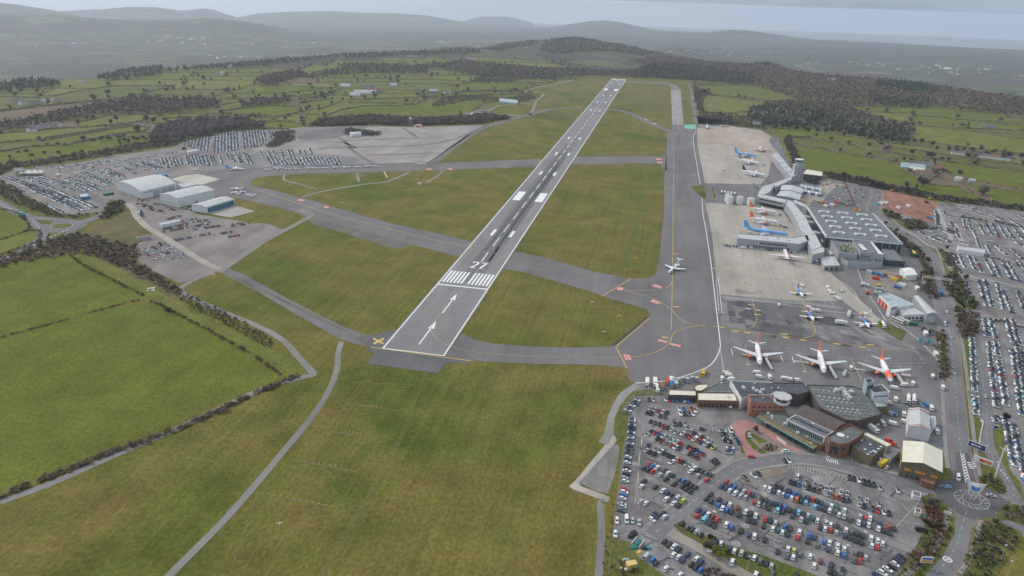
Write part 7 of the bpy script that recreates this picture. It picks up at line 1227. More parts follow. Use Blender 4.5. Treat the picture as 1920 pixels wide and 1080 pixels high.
obj('parked_cars',np_mesh('parked_cars',np.concatenate(Vs),np.concatenate(Fs),_cp,tint=np.concatenate(Ts)),kind='stuff')
print('CARS',len(IND),len(FAR))
# service vehicles
def vehicle(kind,u,v,du,dv,label,col=None,name=None,cat=None,group=None,sc=1.0):
 x,y,z=P(u,v);rz=heading(u,v,du,dv);t=empty(name or kind,(x,y,.2),rz,label=label,cat=cat or kind.replace('_',' '),group=group);t.scale=(sc,)*3;W=B('white_render')if col is None else(B(col)if col in BM else car_mat(col))
 def part(nm,boxes=(),bars=()):
  m=MB()
  for c,d,mm in boxes:m.box(c,d,mm)
  for a,b,r,mm in bars:m.bar(a,b,r,mm,10)
  m.build(nm,t)
 def wheels(xs,w,r=.45):
  for xx in xs:
   for s in(-1,1):part('wheel',bars=[((xx,s*w-.14,r),(xx,s*w+.14,r),r,PK)])
 if kind=='bus':part('body',[((0,0,1.65),(11.5,2.5,2.3),W),((0,0,2.85),(11.0,2.1,.25),B('pale_roof'))]);part('window',[((0,1.27,1.95),(10.2,.05,.9),GLASS)]);part('window',[((0,-1.27,1.95),(10.2,.05,.9),GLASS)]);part('windscreen',[((5.77,0,1.9),(.05,2.2,1.3),GLASS)]);wheels((3.8,-3.6),1.15)
 elif kind=='lorry':part('cab',[((3.6,0,1.5),(1.9,2.4,2.2),W)]);part('windscreen',[((4.57,0,1.95),(.05,2.1,.8),GLASS)]);part('box_body',[((-.9,0,2.0),(6.6,2.5,2.5),B(label.split(':')[0])if ':' in label else W)]);part('chassis',[((0,0,.65),(8.6,.9,.3),B('black_plastic'))]);wheels((3.3,-2.4,-3.5),1.05)
 elif kind=='tanker':part('cab',[((4.0,0,1.5),(1.8,2.4,2.1),W)]);part('windscreen',[((4.92,0,1.95),(.05,2.1,.8),GLASS)]);part('tank',bars=[((2.8,0,1.9),(-4.6,0,1.9),1.15,B('white_render'))]);part('stripe',[((-1,1.17,1.9),(7.2,.06,.4),B('red_paint')),((-1,-1.17,1.9),(7.2,.06,.4),B('red_paint'))]);part('chassis',[((0,0,.7),(9.4,1,.35),B('black_plastic'))]);wheels((3.8,-2.6,-3.8),1.05)
 elif kind=='van':part('body',[((-.4,0,1.25),(4.2,1.95,1.8),W),((2.0,0,.95),(1.2,1.85,1.0),W)]);part('windscreen',[((1.75,0,1.75),(.35,1.7,.7),GLASS)]);wheels((1.7,-1.6),.85,.34)
 elif kind=='steps':
  m=MB()
  for i in range(9):m.box((-3.6+i*.8,0,.5+i*.32),(.85,1.9,.12),B('steel'))
  m.build('stair_flight',t);part('handrail',bars=[((-3.9,-.95,1.4),(3.2,-.95,4.3),.06,B('steel'))]);part('handrail',bars=[((-3.9,.95,1.4),(3.2,.95,4.3),.06,B('steel'))]);part('platform',[((4.0,0,3.2),(1.8,2.2,.15),B('steel')),((4.0,-1,2),(.15,.15,2.6),B('steel')),((4.0,1,2),(.15,.15,2.6),B('steel'))]);part('chassis',[((0,0,.5),(6.5,1.6,.3),W)]);wheels((2.4,-2.4),.8,.3)
 elif kind=='ramp':
  m=MB();m.add([(-8,-1.0,.3),(8,-1.0,3.0),(8,1.0,3.0),(-8,1.0,.3),(-8,-1.0,1.4),(8,-1.0,4.2),(8,1.0,4.2),(-8,1.0,1.4)],[[3,2,1,0],[0,1,5,4],[2,3,7,6],[4,5,6,7]],B('pale_roof'));m.build('ramp_deck',t);part('support',[((5,0,1.2),(.4,1.8,2.4),B('steel'))]);part('support',[((-1,0,.7),(.4,1.8,1.4),B('steel'))]);wheels((5,),.9,.4)
 elif kind=='baggage_train':
  part('tug',[((4.4,0,.8),(2.4,1.4,.9),W),((4.0,0,1.5),(1.0,1.3,.6),B('grey_cladding'))])
  for i in range(3):part('trolley',[((1.6-i*3.1,0,.6),(2.5,1.5,.15),B('steel')),((1.6-i*3.1,0,1.3),(2.2,1.3,1.2),B(('blue_paint','brown_roof','grey_cladding')[i]))])
  wheels((4.9,3.8,1.6,-1.5,-4.6),.6,.28)
 elif kind=='loader':part('cab',[((2.6,0,1.3),(1.5,2.2,1.8),W)]);part('conveyor',[((-.6,0,2.2),(6,1.6,.25),B('grey_cladding'))]);part('scissor_lift',bars=[((-2.6,-.6,.7),(1.2,-.6,2.1),.12,B('steel')),((1.2,-.6,.7),(-2.6,-.6,2.1),.12,B('steel')),((-2.6,.6,.7),(1.2,.6,2.1),.12,B('steel'))]);part('chassis',[((0,0,.6),(6.6,1.8,.35),B('black_plastic'))]);wheels((2.4,-2.2),.95)
 elif kind=='mixer':part('cab',[((3.2,0,1.5),(1.7,2.3,2.0),W)]);part('drum',bars=[((1.9,0,1.9),(.2,0,2.4),.9,B('white_render')),((.2,0,2.4),(-2.6,0,2.7),1.2,B('white_render'))]);part('chassis',[((0,0,.75),(8,1,.4),B('teal_paint'))]);wheels((2.9,-1.5,-2.8),1.0)
 elif kind=='plough':part('body',[((-1.2,0,1.7),(6.5,2.5,2.2),B('yellow_paint')),((3.3,0,1.6),(2.0,2.4,2.2),B('yellow_paint'))]);part('windscreen',[((4.35,0,2.0),(.06,2.1,.9),GLASS)]);part('deck_equipment',[((-1.2,0,3.0),(5,1.7,.5),B('grey_cladding'))]);part('blade',[((5.2,0,.8),(.3,3.6,1.1),B('orange_paint'))]);wheels((3,-2,-3.4),1.1,.55)
 elif kind=='double_decker':part('body',[((0,0,2.2),(10.5,2.5,3.9),W)]);part('roof',[((0,0,4.22),(10.3,2.3,.15),B('yellow_paint'))]);part('window',[((0,1.27,3.3),(9.4,.05,.8),GLASS)]);part('window',[((0,-1.27,3.3),(9.4,.05,.8),GLASS)]);part('window',[((0,-1.27,1.7),(9.0,.05,.9),GLASS)]);wheels((3.5,-3.2),1.15)
 elif kind=='container':part('shell',[((0,0,1.35),(6.1,2.4,2.5),W)]);part('door',[((3.08,.6,1.35),(.05,1.1,2.3),B('grey_cladding'))]);part('door',[((3.08,-.6,1.35),(.05,1.1,2.3),B('grey_cladding'))])
 elif kind=='digger':part('tracks',[((0,-.9,.4),(3.2,.5,.8),B('black_plastic')),((0,.9,.4),(3.2,.5,.8),B('black_plastic'))]);part('cab',[((-.3,0,1.7),(2.4,2.0,1.7),W)]);part('boom',bars=[((.8,0,2),(3.4,0,4.4),.22,W),((3.4,0,4.4),(5.2,0,2.4),.18,W)]);part('bucket',[((5.2,0,1.9),(.9,1,.8),B('black_plastic'))])
 return t
V_=vehicle
for u,v,a in((1441,687,(.55,.65)),(1561,703,(.55,.65)),(1688,718,(.6,.65))):V_('ramp',u,v,-a[0],-a[1],f"grey sloping boarding ramp at the nose of the {'left' if u < 1500 else 'middle' if u < 1600 else 'right orange nosed'} front airliner",name='boarding_ramp',cat='boarding ramp',sc=.8)
for k_,u,v,du,dv,lb,c in(('van',1361,702,1,.1,'yellow and white van by the left end of the flat roofed offices, the rear one','cream_roof'),('van',1366,706,1,.1,'white van by the left end of the flat roofed offices, the front one',None),('van',1353,713,-.3,1,'white van in front of the navy roofed offices corner',None),('van',1371,713.5,1,-.1,'small white van touching the corner of the navy roofed offices',None),('van',1419,701,1,.1,'white ambulance-like van behind the yellow backed one',None),('van',1423,709,1,.2,'white van with yellow rear on the apron behind the navy roof',None),('van',1443,710,.5,1,'white van nearest the left of the row behind the black roofed hall',None),('van',1471,712,1,.1,'first white van of the three behind the black roofed hall',None),('van',1483,714.5,1,.1,'second white van of the three behind the black roofed hall',None),('van',1493,715.5,1,.1,'third white van of the three behind the black roofed hall',None),('van',1595,693,.1,1,'white van between the middle and the right front airliner',None),('loader',1583,703,-.5,1,'grey loader vehicle between the middle and right front airliners',None),('van',1677,730,1,.2,'white van beside the white apron control block',None),('van',1696,724,1,0,'white car-like van at the foot of the right boarding ramp',None),('van',1711,722.5,0,1,'white pick-up right of the right boarding ramp',None),('van',1748,708,0,-1,'white van driving alone along the right edge of the apron',None),('van',1767,730,0,1,'white van by the fence under the access road',None),('van',1460,575,0,1,'white van alone on the dark apron above the commuter aircraft',None),('van',1504,538,1,.3,'white van behind the tail of the commuter aircraft on the concrete',None),('van',1516,579,1,.3,'white van at the tail of the middle commuter aircraft',None),('van',1524,583.5,1,.3,'left white van of the pair by the middle commuter aircraft',None),('van',1533,584.5,1,.2,'right white van of the pair by the middle commuter aircraft',None),('van',1623,591.5,1,.4,'white van behind the right commuter aircraft',None),('van',1616,613,1,-.3,'white service van at the nose of the right commuter aircraft',None),('bus',1591,592,.25,-1,'white apron bus on the dark apron between two commuter aircraft',None),('tanker',1656,612,.55,1,'white fuel tanker with red stripe beside the right commuter aircraft',None),('lorry',1576,608,1,.1,'white cab lorry with flat brown load on the dark apron','white_render'),('bus',1530,492,.4,1,'white bus standing left of the gate building',None),('bus',1557,479,.6,1,'white bus on the ramp above the gate building',None),('bus',1542,456,.35,1,'white bus between the spine corridor and the big terminal',None),('van',1552,541,1,.8,'white van at the top left of the equipment cluster on the concrete apron',None),('van',1556,548,1,.5,'white van in the middle of the equipment cluster on the concrete apron',None),('van',1561,552,1,.1,'white van at the bottom of the equipment cluster on the concrete apron',None),('van',1568,560,1,.2,'white van left of the pair at the edge of the concrete apron',None),('van',1573,563.5,1,.2,'white van right of the pair at the edge of the concrete apron',None),('loader',1577,546,.2,1,'grey steps vehicle right of the equipment cluster',None),('baggage_train',1378,464,1,.2,'dark baggage train at the left end of the west pier',None),('baggage_train',1365,463,1,.3,'dark baggage trolleys left of the west pier',None),('van',1394,466.5,1,.1,'white van in front of the west pier, the left one',None),('van',1409,466.5,1,.4,'cream van in front of the west pier, right of the white one','cream_roof'),('van',1443,470,1,0,'dark tug in front of the west pier left of the airliner','g'),('baggage_train',1480,475,1,.1,'baggage train beside the airliner at the west pier',None),('baggage_train',1464,405,1,.6,'baggage train at the nose of the rear orange tailed airliner',None),('loader',1466,424,1,.3,'belt loader at the nose of the front orange tailed airliner',None),('baggage_train',1473,428,1,.3,'baggage train beside the long sky blue airliner nose',None),('baggage_train',1432,311,1,.5,'baggage train at the nose of the rear white airliner on the far apron',None),('baggage_train',1443,332,1,.8,'baggage train at the nose of the front white airliner on the far apron',None),('van',1355.5,320,1,0,'small white van alone on the far apron',None),('van',1397.5,243.5,1,0,'white van at the back edge of the far apron',None),('loader',1415,346,1,.5,'white steps vehicle by the tank farm road, the left one',None),('loader',1421,353,1,.2,'pale green loader by the tank farm road',None),('bus',1702.5,752,-.05,1,'left of the two tankers standing above the white maintenance shed',None),('bus',1713,752,-.05,1,'right of the two tankers standing above the white maintenance shed',None)):
 if lb.startswith(('left of the two','right of the two')):V_('tanker',u,v,du,dv,lb,None)
 else:V_(k_,u,v,du,dv,lb,c,name={'van':'service_van','loader':'loader_vehicle','lorry':'flatbed_lorry','bus':'apron_bus','tanker':'fuel_tanker'}.get(k_,k_))
for i in range(5):V_('tanker',1353+i*6,362+i*.8,.15,-1,f'{ORD[i]} white tanker from the left in the row above the fuel tanks',None,name='fuel_tanker',cat='tanker',group='tankers above the fuel tanks',sc=.95)
V_('plough',1319,702,-.5,1,'large yellow snow plough beside the curved white line',name='snow_plough',cat='snow plough');V_('lorry',1228,721,.1,1,'white and yellow gritter lorry at the end of the track','white_render',name='gritter_lorry');V_('mixer',1232,732,.2,1,'white drum lorry under the gritter by the fence',name='drum_lorry',cat='lorry');V_('lorry',1213,720,.05,-1,'white lorry with red lamps left of the gritter','white_render',name='white_lorry',cat='lorry')
for i,(u,v,c,n_)in enumerate(((1240,728,'rust_steel','rust coloured'),(1251,719,'red_paint','red and blue'),(1258,724,'blue_paint','dark blue'),(1267,722,'lt_blue_roof','pale blue'),(1259,716,'white_render','white'))):V_('container',u,v,.2,1,f'{n_} container among the plant behind the short cream shed',c)
for i in range(6):tank(1262+i*8.8,717-i*.6+(i%2)*2,1.3,3.4,f'{ORD[i]} grey silo from the left along the curved white line by the snow plough','grey_cladding','small_silo','silo')
for u,v,c,n_,a in((1630,512,'lt_blue_roof','long pale blue pipe bundle at the top left',(1,.4)),(1640,515,'blue_paint','blue container right of the pipe bundle',(1,.5)),(1650,518,'blue_paint','second blue container in a row',(1,.5)),(1642,524,'red_paint','red container under the blue ones',(1,.2)),(1662,519,'rust_steel','salmon container',(1,.3)),(1670,523,'grey_cladding','grey container by the salmon one',(1,.3)),(1682,524,'red_paint','red container near the marquee',(1,.6)),(1687,522,'green_paint','green container near the marquee',(1,.5)),(1694,525,'yellow_paint','yellow container near the marquee',(.3,1)),(1676,526,'yellow_paint','yellow skip between the containers',(1,.3)),(1683,541,'blue_paint','blue container in the lower compound',(1,.3)),(1691,537,'white_render','white container in the lower compound',(1,.3)),(1648,545,'lt_blue_roof','blue grey container above the fire station',(1,.1)),(1645,552,'pale_roof','white cabin left of the fire station doors',(1,.1)),(1719,543,'white_render','white cabin by the compound exit',(.9,1))):V_('container',u,v,a[0],a[1],n_+' of the works compound' if len(n_)<45 else n_,c)
V_('mixer',1620,537,1,.1,'white and teal mixer lorry at the entrance of the works compound','white_render',name='mixer_lorry',cat='lorry')
for u,v,c,n_ in((1627,552,'red_paint','red digger left of the fire station'),(1648,538,'yellow_paint','yellow digger in the middle of the works compound'),(1536,380,'yellow_paint','yellow digger behind the terminal roof'),(1588,386,'orange_paint','orange digger at the foot of the red crane'),(1671,359,'orange_paint','orange digger on the top of the red earth heap'),(1743,374,'yellow_paint','yellow excavator by the road at the building site'),(1705,740,'g','x')):
 if n_!='x':V_('digger',u,v,1,.3,n_,c)
for u,v,c in((1545,383,'red_paint'),(1570,381,'red_paint'),(1580,384,'green_paint'),(1597,385,'blue_paint'),(1548,388,'white_render'),(1560,386,'white_render'),(1644,384,'teal_paint'),(1652,383,'white_render'),(1661,382,'white_render'),(1684,391,'white_render'),(1703,388,'white_render'),(1743,410,'blue_paint'),(1738,381,'black_plastic')):V_('container',u,v,1,.3,{'red_paint':'red','green_paint':'green','blue_paint':'blue','white_render':'white','teal_paint':'teal','black_plastic':'black'}[c]+f' container {"behind the terminal roof" if u < 1600 else "on the red earth site"}, {"at the far left" if u in (1545, 1548) else "left of the middle" if u in (1652, 1560) else "near its left end" if u in (1644, 1661) else "in its middle" if u in (1580, 1684, 1570) else "at its right" if u in (1703, 1597) else "at the far right"}',c)
for u,v,n_ in((1682,604,'left'),(1693,604,'right')):V_('bus',u,v,1,.45,f'{n_} cream airport bus parked by the fire station office','cream_roof',name='parked_bus')
for u,v,a,n_ in((1712,610,(1,.1),'dark green container by the grass below the fire station'),):V_('container',u,v,*a,n_,'green_paint')
for u,v,c,n_ in((1732,622,'black_plastic','black box at the top of the store yard by the fence'),(1746,626,'black_plastic','black box at the right of the store yard by the fence'),(1735,628,'white_render','white box in the store yard by the fence'),(1728,643,'teal_cladding','left dark teal container near the fence'),(1744,645,'teal_cladding','right dark teal container near the fence'),(1754,667,'cream_roof','cream covered load beside the fence under the road')):V_('container',u,v,.6,1,n_,c)
V_('double_decker',1712,480,.5,1,'green and yellow double deck bus on the terminal forecourt','green_paint',name='double_deck_bus',cat='bus');V_('lorry',1765,553,.1,1,'bright blue tipper lorry on the access road','blue_paint',name='tipper_lorry')
V_('lorry',1634,807,1,.65,'white box lorry with cream roof in the service yard','white_render',name='box_lorry');V_('lorry',1655,873,1,-.6,'lorry with a bright yellow load beside the cream warehouse','yellow_paint',name='yellow_lorry',cat='lorry');V_('lorry',1738,851-45,.1,1,'dark green covered lorry in front of the white maintenance shed','green_paint',name='green_lorry',cat='lorry')
for u,v,a,n_ in((1663,757,(1,.2),'white van by the corner of the ribbed roof annex'),(1679,752,(.1,1),'white van right of the ribbed roof annex'),(1643,795,(.6,1),'white car-like van behind the rotunda, the left one'),(1655,797,(.7,.8),'white car-like van behind the rotunda, the right one'),(1674,797,(1,.3),'white and blue van in the middle of the service yard'),(1694,780,(.05,1),'white tractor unit in the service yard'),(1697,794,(1,.3),'small white tug below the tractor unit'),(1746,768,(.4,1),'white lorry cab behind the maintenance shed'),(1756,812,(.5,1),'white van right of the maintenance shed')):V_('van',u,v,*a,n_,None,name='yard_van',cat='van')
for u,v,c,n_ in((1659,772,'yellow_paint','yellow skip beside the ribbed roof annex'),(1667,777,'grey_cladding','grey skip in the heap beside the annex'),(1675,778,'blue_paint','dark blue skip in the heap beside the annex'),(1666,830,'red_paint','red skip at the end of the cream strip building'),(1672,834,'red_paint','second red skip at the end of the cream strip building'),(1736,762,'blue_paint','long blue tank trailer behind the maintenance shed'),(1725,812,'green_paint','dark green stack in front of the maintenance shed'),(1712,810,'black_plastic','dark pallets in front of the maintenance shed')):V_('container',u,v,1,.6,n_,c,name='skip',cat='skip',sc=.75)
for i,(u,v,c)in enumerate(((1700,759,'green_paint'),(1705,760,'yellow_paint'),(1711,760,'yellow_paint'),(1718,761,'green_paint'),(1722,760,'white_render'))):V_('baggage_train',u,v,.9,.3,f'{ORD[i]} small trailer from the left in front of the two tankers',c,name='service_trailer',cat='trailer',sc=.5)
for u,v,a,n_,c in((42,407,(1,.7),'dark articulated lorry on the road left of the west roundabout','green_paint'),):V_('lorry',u,v,*a,n_,c,name='road_lorry',sc=1.5)
for u,v,n_ in((109,331,'left one, by the terminal shelter'),(127,343,'right one, lower in the lane')):V_('bus',u,v,1,.5,f'white shuttle bus in the west car park, {n_}',None,name='shuttle_bus')
V_('van',921,235,1,-.2,'left white and blue van on the track beside the gravel lot',None,name='track_van');V_('van',928,233,1,-.2,'right white and blue van on the track beside the gravel lot',None,name='track_van')
for i,u in enumerate((1320,1334,1356,1361)):V_('bus',u,237+i*.3,1,0,f'{ORD[i]} parked white coach from the left at the back of the far apron',None,name='parked_coach',cat='coach',group='coaches at the far apron')
# masts, poles, signs
for u,v,h,n_ in((1425,243,16,'tall light mast at the back edge of the far apron'),(1361,236,14,'light mast at the back left of the far apron'),(1462,291,25,'tall pale light mast beside the top of the far pier'),(1467,305,22,'light mast between the far pier and the hedge, the middle one'),(1477,314,18,'light mast between the far pier and the tower'),(1456,279,18,'light mast at the bend behind the far apron'),(1391.5,285,17,'light mast on the far apron behind the sky blue airliner'),(1611.5,727.5,28,'tall leaning-looking light mast beside the stair tower'),(1690.5,600,24,'tall light mast on the grass by the fire station office'),(1601,478,0,'')):
 if h:mast(u,v,h,n_,lamps=3)
for i,(u,v,h,n_)in enumerate(((1306.5,1024,8,'by the grass bank below the dark cars'),(1297,964,8,'on the divider of the terminal road'),(1401,1070,8,'on the grass strip at the bottom of the picture'),(1325,1060,8,'double headed one beside the brown footpath'),(1333,880+27,7,'at the fork of the terminal road'),(1252,800,7,'in the middle of the near car park'),(1362,848,7,'beside the barrier by the terminal road bend'),(1875,1055,10,'in the shrubs south east of the roundabout'),(1887,1082,9,'at the bottom right corner of the picture'),(1548,876,7,'beside the zebra crossing'),(1646,880,7,'in front of the cream warehouse'),(1194,962,6,'among the lower left bays'),(1430,823,11,'tall white pole on the grass of the drop-off island'),(1899,893,9,'by the last parked cars above the roundabout'),(1815,775,8,'on the verge beside the access road'),(1166,757,7,'at the corner of the fenced car park'),(1215,742,6,'along the upper fence of the near car park'),(1765,460,9,'on the verge of the bend east of the terminal'),(1735,378,9,'left one by the upper road of the building site'),(1752,374,9,'right one by the upper road of the building site'),(1780,385,9,'by the top row of the east car park'),(1810,600,8,'by the hedge of the east car park'))):
 mast(u,v,h,'slim grey lamp post '+n_,lamps=2 if 'double' in n_ else 1,name='lamp_post',cat='lamp post',r=.12)
x,y,z=P(1864.5,898.5);t=empty('tri_arm_mast',(x,y,.2),.4,label='tall white mast with a three armed head beside the car park lane',cat='mast');q=MB();q.bar((0,0,0),(0,0,19),.42,B('white_render'),8,.3);q.build('pole',t)
for a in(.5,2.6,4.7):q=MB();q.bar((0,0,18.6),(2.6*math.cos(a),2.6*math.sin(a),20),.18,B('white_render'),5);q.bar((2.6*math.cos(a),2.6*math.sin(a),20),(0,0,17),.1,B('white_render'),4);q.build('arm',t)
x,y,z=_c[0],_c[1],.2;t=empty('sail_sculpture',(x,y,z),label='white sail banner sculpture on the roundabout island',cat='sculpture');tops=[(-4.5,1.0,11),(4.6,-.5,11),(0.3,3,8.5)]
for a,b,h in tops:q=MB();q.bar((a*.18,b*.18,0),(a,b,h),.16,B('white_render'),6,.08);q.build('pole',t)
def sail(a,b,c,d,m,nm):
 q=MB();n_=6;P4=[np.array(k_)for k_ in(a,b,c,d)];V=[]
 for i in range(n_+1):
  for j in range(n_+1):s,w_=i/n_,j/n_;p=(P4[0]*(1-s)+P4[1]*s)*(1-w_)+(P4[3]*(1-s)+P4[2]*s)*w_;V.append(tuple(p+np.array([0,-1.1*math.sin(math.pi*s)*math.sin(math.pi*w_),-.7*math.sin(math.pi*s)*(w_)])))
 q.add(V,[[i*(n_+1)+j,(i+1)*(n_+1)+j,(i+1)*(n_+1)+j+1,i*(n_+1)+j+1]for i in range(n_)for j in range(n_)],m);return q.build(nm,t)
sail((-2.2,.4,4.5),(2.2,-.3,4.5),(4.3,-.5,10.6),(-4.2,.9,10.6),B('white_render'),'banner');sail((-1.6,-.55,6.2),(1.3,-.85,6.0),(1.9,-1.1,8.6),(-2.2,-.65,8.9),car_mat('b'),'banner_emblem')
def billboard(u,v,w_,h,rz,face,label,deco,legs=2,zb=1.6):
 x,y,z=P(u,v);t=empty('billboard',(x,y,.2),rz,label=label,cat='billboard');q=MB();q.box((0,0,zb+h/2),(w_,.25,h),B('white_render'));q.build('frame',t);q=MB();q.box((0,-.15,zb+h/2),(w_-.5,.06,h-.5),face);q.build('panel',t)
 for i in range(legs):q=MB();xx=-w_*.38+i*w_*.76/(legs-1);q.bar((xx,.1,0),(xx,.1,zb+h),.1,B('steel'));q.bar((xx,2.2,0),(xx,.15,zb+h*.9),.08,B('steel'));q.build('strut',t)
 for k_,(cx_,cz_,dw,dh,m)in enumerate(deco):q=MB();q.box((cx_*w_,-.2-.01*k_,zb+cz_*h),(dw*w_,.04,dh*h),m);q.build('panel_graphic',t)
 return t
billboard(1829,846,9,3.6,-.62,PN,'blue billboard facing the road on the verge above the roundabout',[(-.05,.5,.55,.28,B('white_render')),(.0,.5,.4,.1,car_mat('b'))],4);billboard(1840,874,9.5,3.4,-.55,B('white_render'),'white billboard with red and yellow picture nearest the roundabout',[(.12,.5,.6,.5,B('red_paint')),(.2,.42,.3,.2,B('yellow_paint')),(-.33,.5,.2,.5,B('white_render'))],4)
billboard(1734,1064,5.2,3.4,.15,B('white_render'),'white blue and orange sign board in the shrubs by the exit road',[(0,.72,.84,.3,car_mat('b')),(0,.32,.84,.3,B('orange_paint'))],2,2.4);billboard(1775,968,3.6,1.6,-.3,B('white_render'),'small white sign board at the kerb below the roundabout',[],2,1.0);billboard(1866,807,2.6,2.6,-.4,B('blue_paint'),'small blue board on the grass between lane and parked cars',[(0,.5,.6,.4,B('black_plastic'))],2,.8);billboard(1819,744,5,3,-.3,B('grey_cladding'),'back of a grey sign board on the verge beside the access road',[],2,1.6)
a,b=np.array(P(1727,533)),np.array(P(1782,540));a[2]=b[2]=.2;t=empty('steel_gantry',tuple(a),label='white lattice steel gantry reaching across the access road',cat='gantry');d=b-a;L=np.linalg.norm(d);q=MB()
for s in(0,1):q.bar((0,0,6.5+s*1.6),tuple(d*.97+[0,0,6.5+s*1.6]),.2,B('white_render'),5)
for i in range(12):q.bar(tuple(d*(i/12)+[0,0,6.5]),tuple(d*((i+1)/12)+[0,0,8.1]),.12,B('white_render'),4);q.bar(tuple(d*((i+1)/12)+[0,0,8.1]),tuple(d*((i+1)/12)+[0,0,6.5]),.1,B('white_render'),4)
q.build('truss',t)
for s in(0,.97):q=MB();q.bar(tuple(d*s),tuple(d*s+[0,0,8]),.3,B('white_render'),6);q.build('post',t)
q=MB();q.bar((2.2,-.6,.2),(2.2,-.6,3.2),1.6,B('lt_blue_roof'),12,1.2);q.build('round_base',t);q=MB();q.box((4.5,0,8.4),(3,.6,.8),B('orange_paint'));q.build('sign_plate',t)
x,y,z=P(1607,397);x2,y2,z2=P(1581.7,338,40);t=empty('mobile_crane',(x,y,.2),label='red mobile crane with a long lattice boom behind the terminal',cat='crane');D3=np.array([x2-x,y2-y,40]);q=MB()
sd=np.cross(D3,[0,0,1]);sd=sd/np.linalg.norm(sd)*.7;upv=np.cross(sd,D3);upv=upv/np.linalg.norm(upv)*.7
for s1,s2 in((1,1),(1,-1),(-1,1),(-1,-1)):q.bar(tuple(sd*s1+upv*s2+[0,0,2]),tuple(D3+sd*s1*.3+upv*s2*.3),.16,B('red_paint'),4)
for i in range(16):
 f0,f1=i/16,(i+1)/16;q.bar(tuple(D3*f0+sd*(1-.7*f0)+upv+[0,0,2*(1-f0)]),tuple(D3*f1-sd*(1-.7*f1)+upv+[0,0,2*(1-f1)]),.1,B('red_paint'),3);q.bar(tuple(D3*f0-sd*(1-.7*f0)-upv+[0,0,2*(1-f0)]),tuple(D3*f1+sd*(1-.7*f1)-upv+[0,0,2*(1-f1)]),.1,B('red_paint'),3)
q.build('boom',t);q=MB();q.box((0,0,1.2),(9,3,1.4),B('orange_paint'));q.build('carrier',t);q=MB();q.box((-1,0,2.7),(4,2.6,1.8),B('orange_paint'));q.build('cab',t);q=MB();q.bar(tuple(D3),tuple(D3+[0,0,-14]),.08,B('black_plastic'),4);q.build('hoist_cable',t)
def fence(px,label,h=2.2,step=4.0):
 ln=[p[:2]for p in V2(px)];c=ln[0];t=empty('mesh_fence',(*c,.1),label=label,cat='fence');q=MB();m=B('steel')
 fm=mat('fence_mesh',(.34,.36,.36),.6);n_=0
 for i in range(len(ln)-1):
  a,b=np.array(ln[i])-c,np.array(ln[i+1])-c;L=np.linalg.norm(b-a)
  for z in(.15,h*.5,h):q.bar((*a,z),(*b,z),.035,fm,4)
  k=int(L/.5)
  for j in range(k):p=a+(b-a)*j/k;q.bar((*p,0),(*p,h),.018,fm,3)
  for j in range(int(L/step)+1):
   if n_<95:p=a+(b-a)*j*step/L if L>step*j else b;n_+=1;w_=MB();w_.bar((*p,0),(*p,h+.2),.06,m,5);w_.build('post',t)
 q.build('mesh_panel',t)
fence([1247,741,1191,740.5,1166,772,1179.5,778,1175,812,1165,870,1155.5,943],'grey mesh fence round the left side of the near car park');fence([1155.5,943,1148.5,1008,1140,1079],'grey mesh fence running down to the bottom edge beside the skips');fence([1762,612,1760,640,1760,680,1758,715],'pale metal fence between the apron corner and the shrubs')
t=empty('site_shed',(*P(1183,1066)[:2],.2),.55,label='yellow tan site shed with steps at the bottom left of the car park',cat='shed');q=MB();q.box((0,0,1.5),(4.6,2.6,2.9),B('cream_roof')if False else mat('tan_paint',(.55,.36,.12),.7,noise=(.6,.12)));q.build('walls',t);q=MB();q.box((0,0,3.0),(4.8,2.8,.15),mat('tan_roof',(.66,.45,.18),.7));q.build('roof',t);q=MB();q.box((-2.9,-.4,.5),(1.2,1.2,.9),B('cream_roof'));q.build('steps',t)
for u,v,w_,d_,h,m,n_ in((1186,1003,7.6,3.6,1.5,'black_plastic','large black covered heap at the lower left of the car park'),(1196,1018,5.6,3.8,1.0,'teal_cladding','dark teal pit cover framed in timber beside the black heap'),(1188,1027,4.8,3.4,.9,'green_paint','green sheeted heap left below the framed cover'),(1211,1028,5.2,3.2,1.0,'black_plastic','black sheeted heap right of the framed cover'),(1216,1029,3.0,1.6,1.5,'teal_paint','bright teal crate on the right of the sheeted heaps'),(1198,1036,2.6,2.0,.6,'yellow_paint','flat yellow tray below the sheeted heaps'),(1174,1051,4.2,3.2,.7,'lt_blue_roof','pile of pale blue sheets left of the tan site shed'),(1166,1066,2.6,1.8,.3,'white_render','white board lying on the ground left of the tan site shed'),(1196,1065,1.4,1.0,.8,'blue_paint','small blue bin right of the tan site shed')):
 x,y,z=P(u,v);t=empty('sheeted_heap' if 'heap' in n_ else 'site_clutter',(x,y,.1),RNG.uniform(0,1.2),label=n_,cat='heap' if 'heap' in n_ else 'site material');q=MB();pts=[(w_/2*math.cos(a)*RNG.uniform(.85,1.05),d_/2*math.sin(a)*RNG.uniform(.85,1.05))for a in np.linspace(0,5.6,9)]
 q.add([(a,b,0)for a,b in pts]+[(a*.8,b*.8,h*.75)for a,b in pts]+[(0,0,h)],[[i,(i+1)%9,9+(i+1)%9,9+i]for i in range(9)]+[[9+i,9+(i+1)%9,18]for i in range(9)],B(m));q.build('cover',t)
 if 'framed' in n_ and 'timber' in n_:
  for s in(-1,1):q=MB();q.box((0,s*d_*.5,.5),(w_,.3,.5),B('cream_roof'));q.build('timber_edge',t)
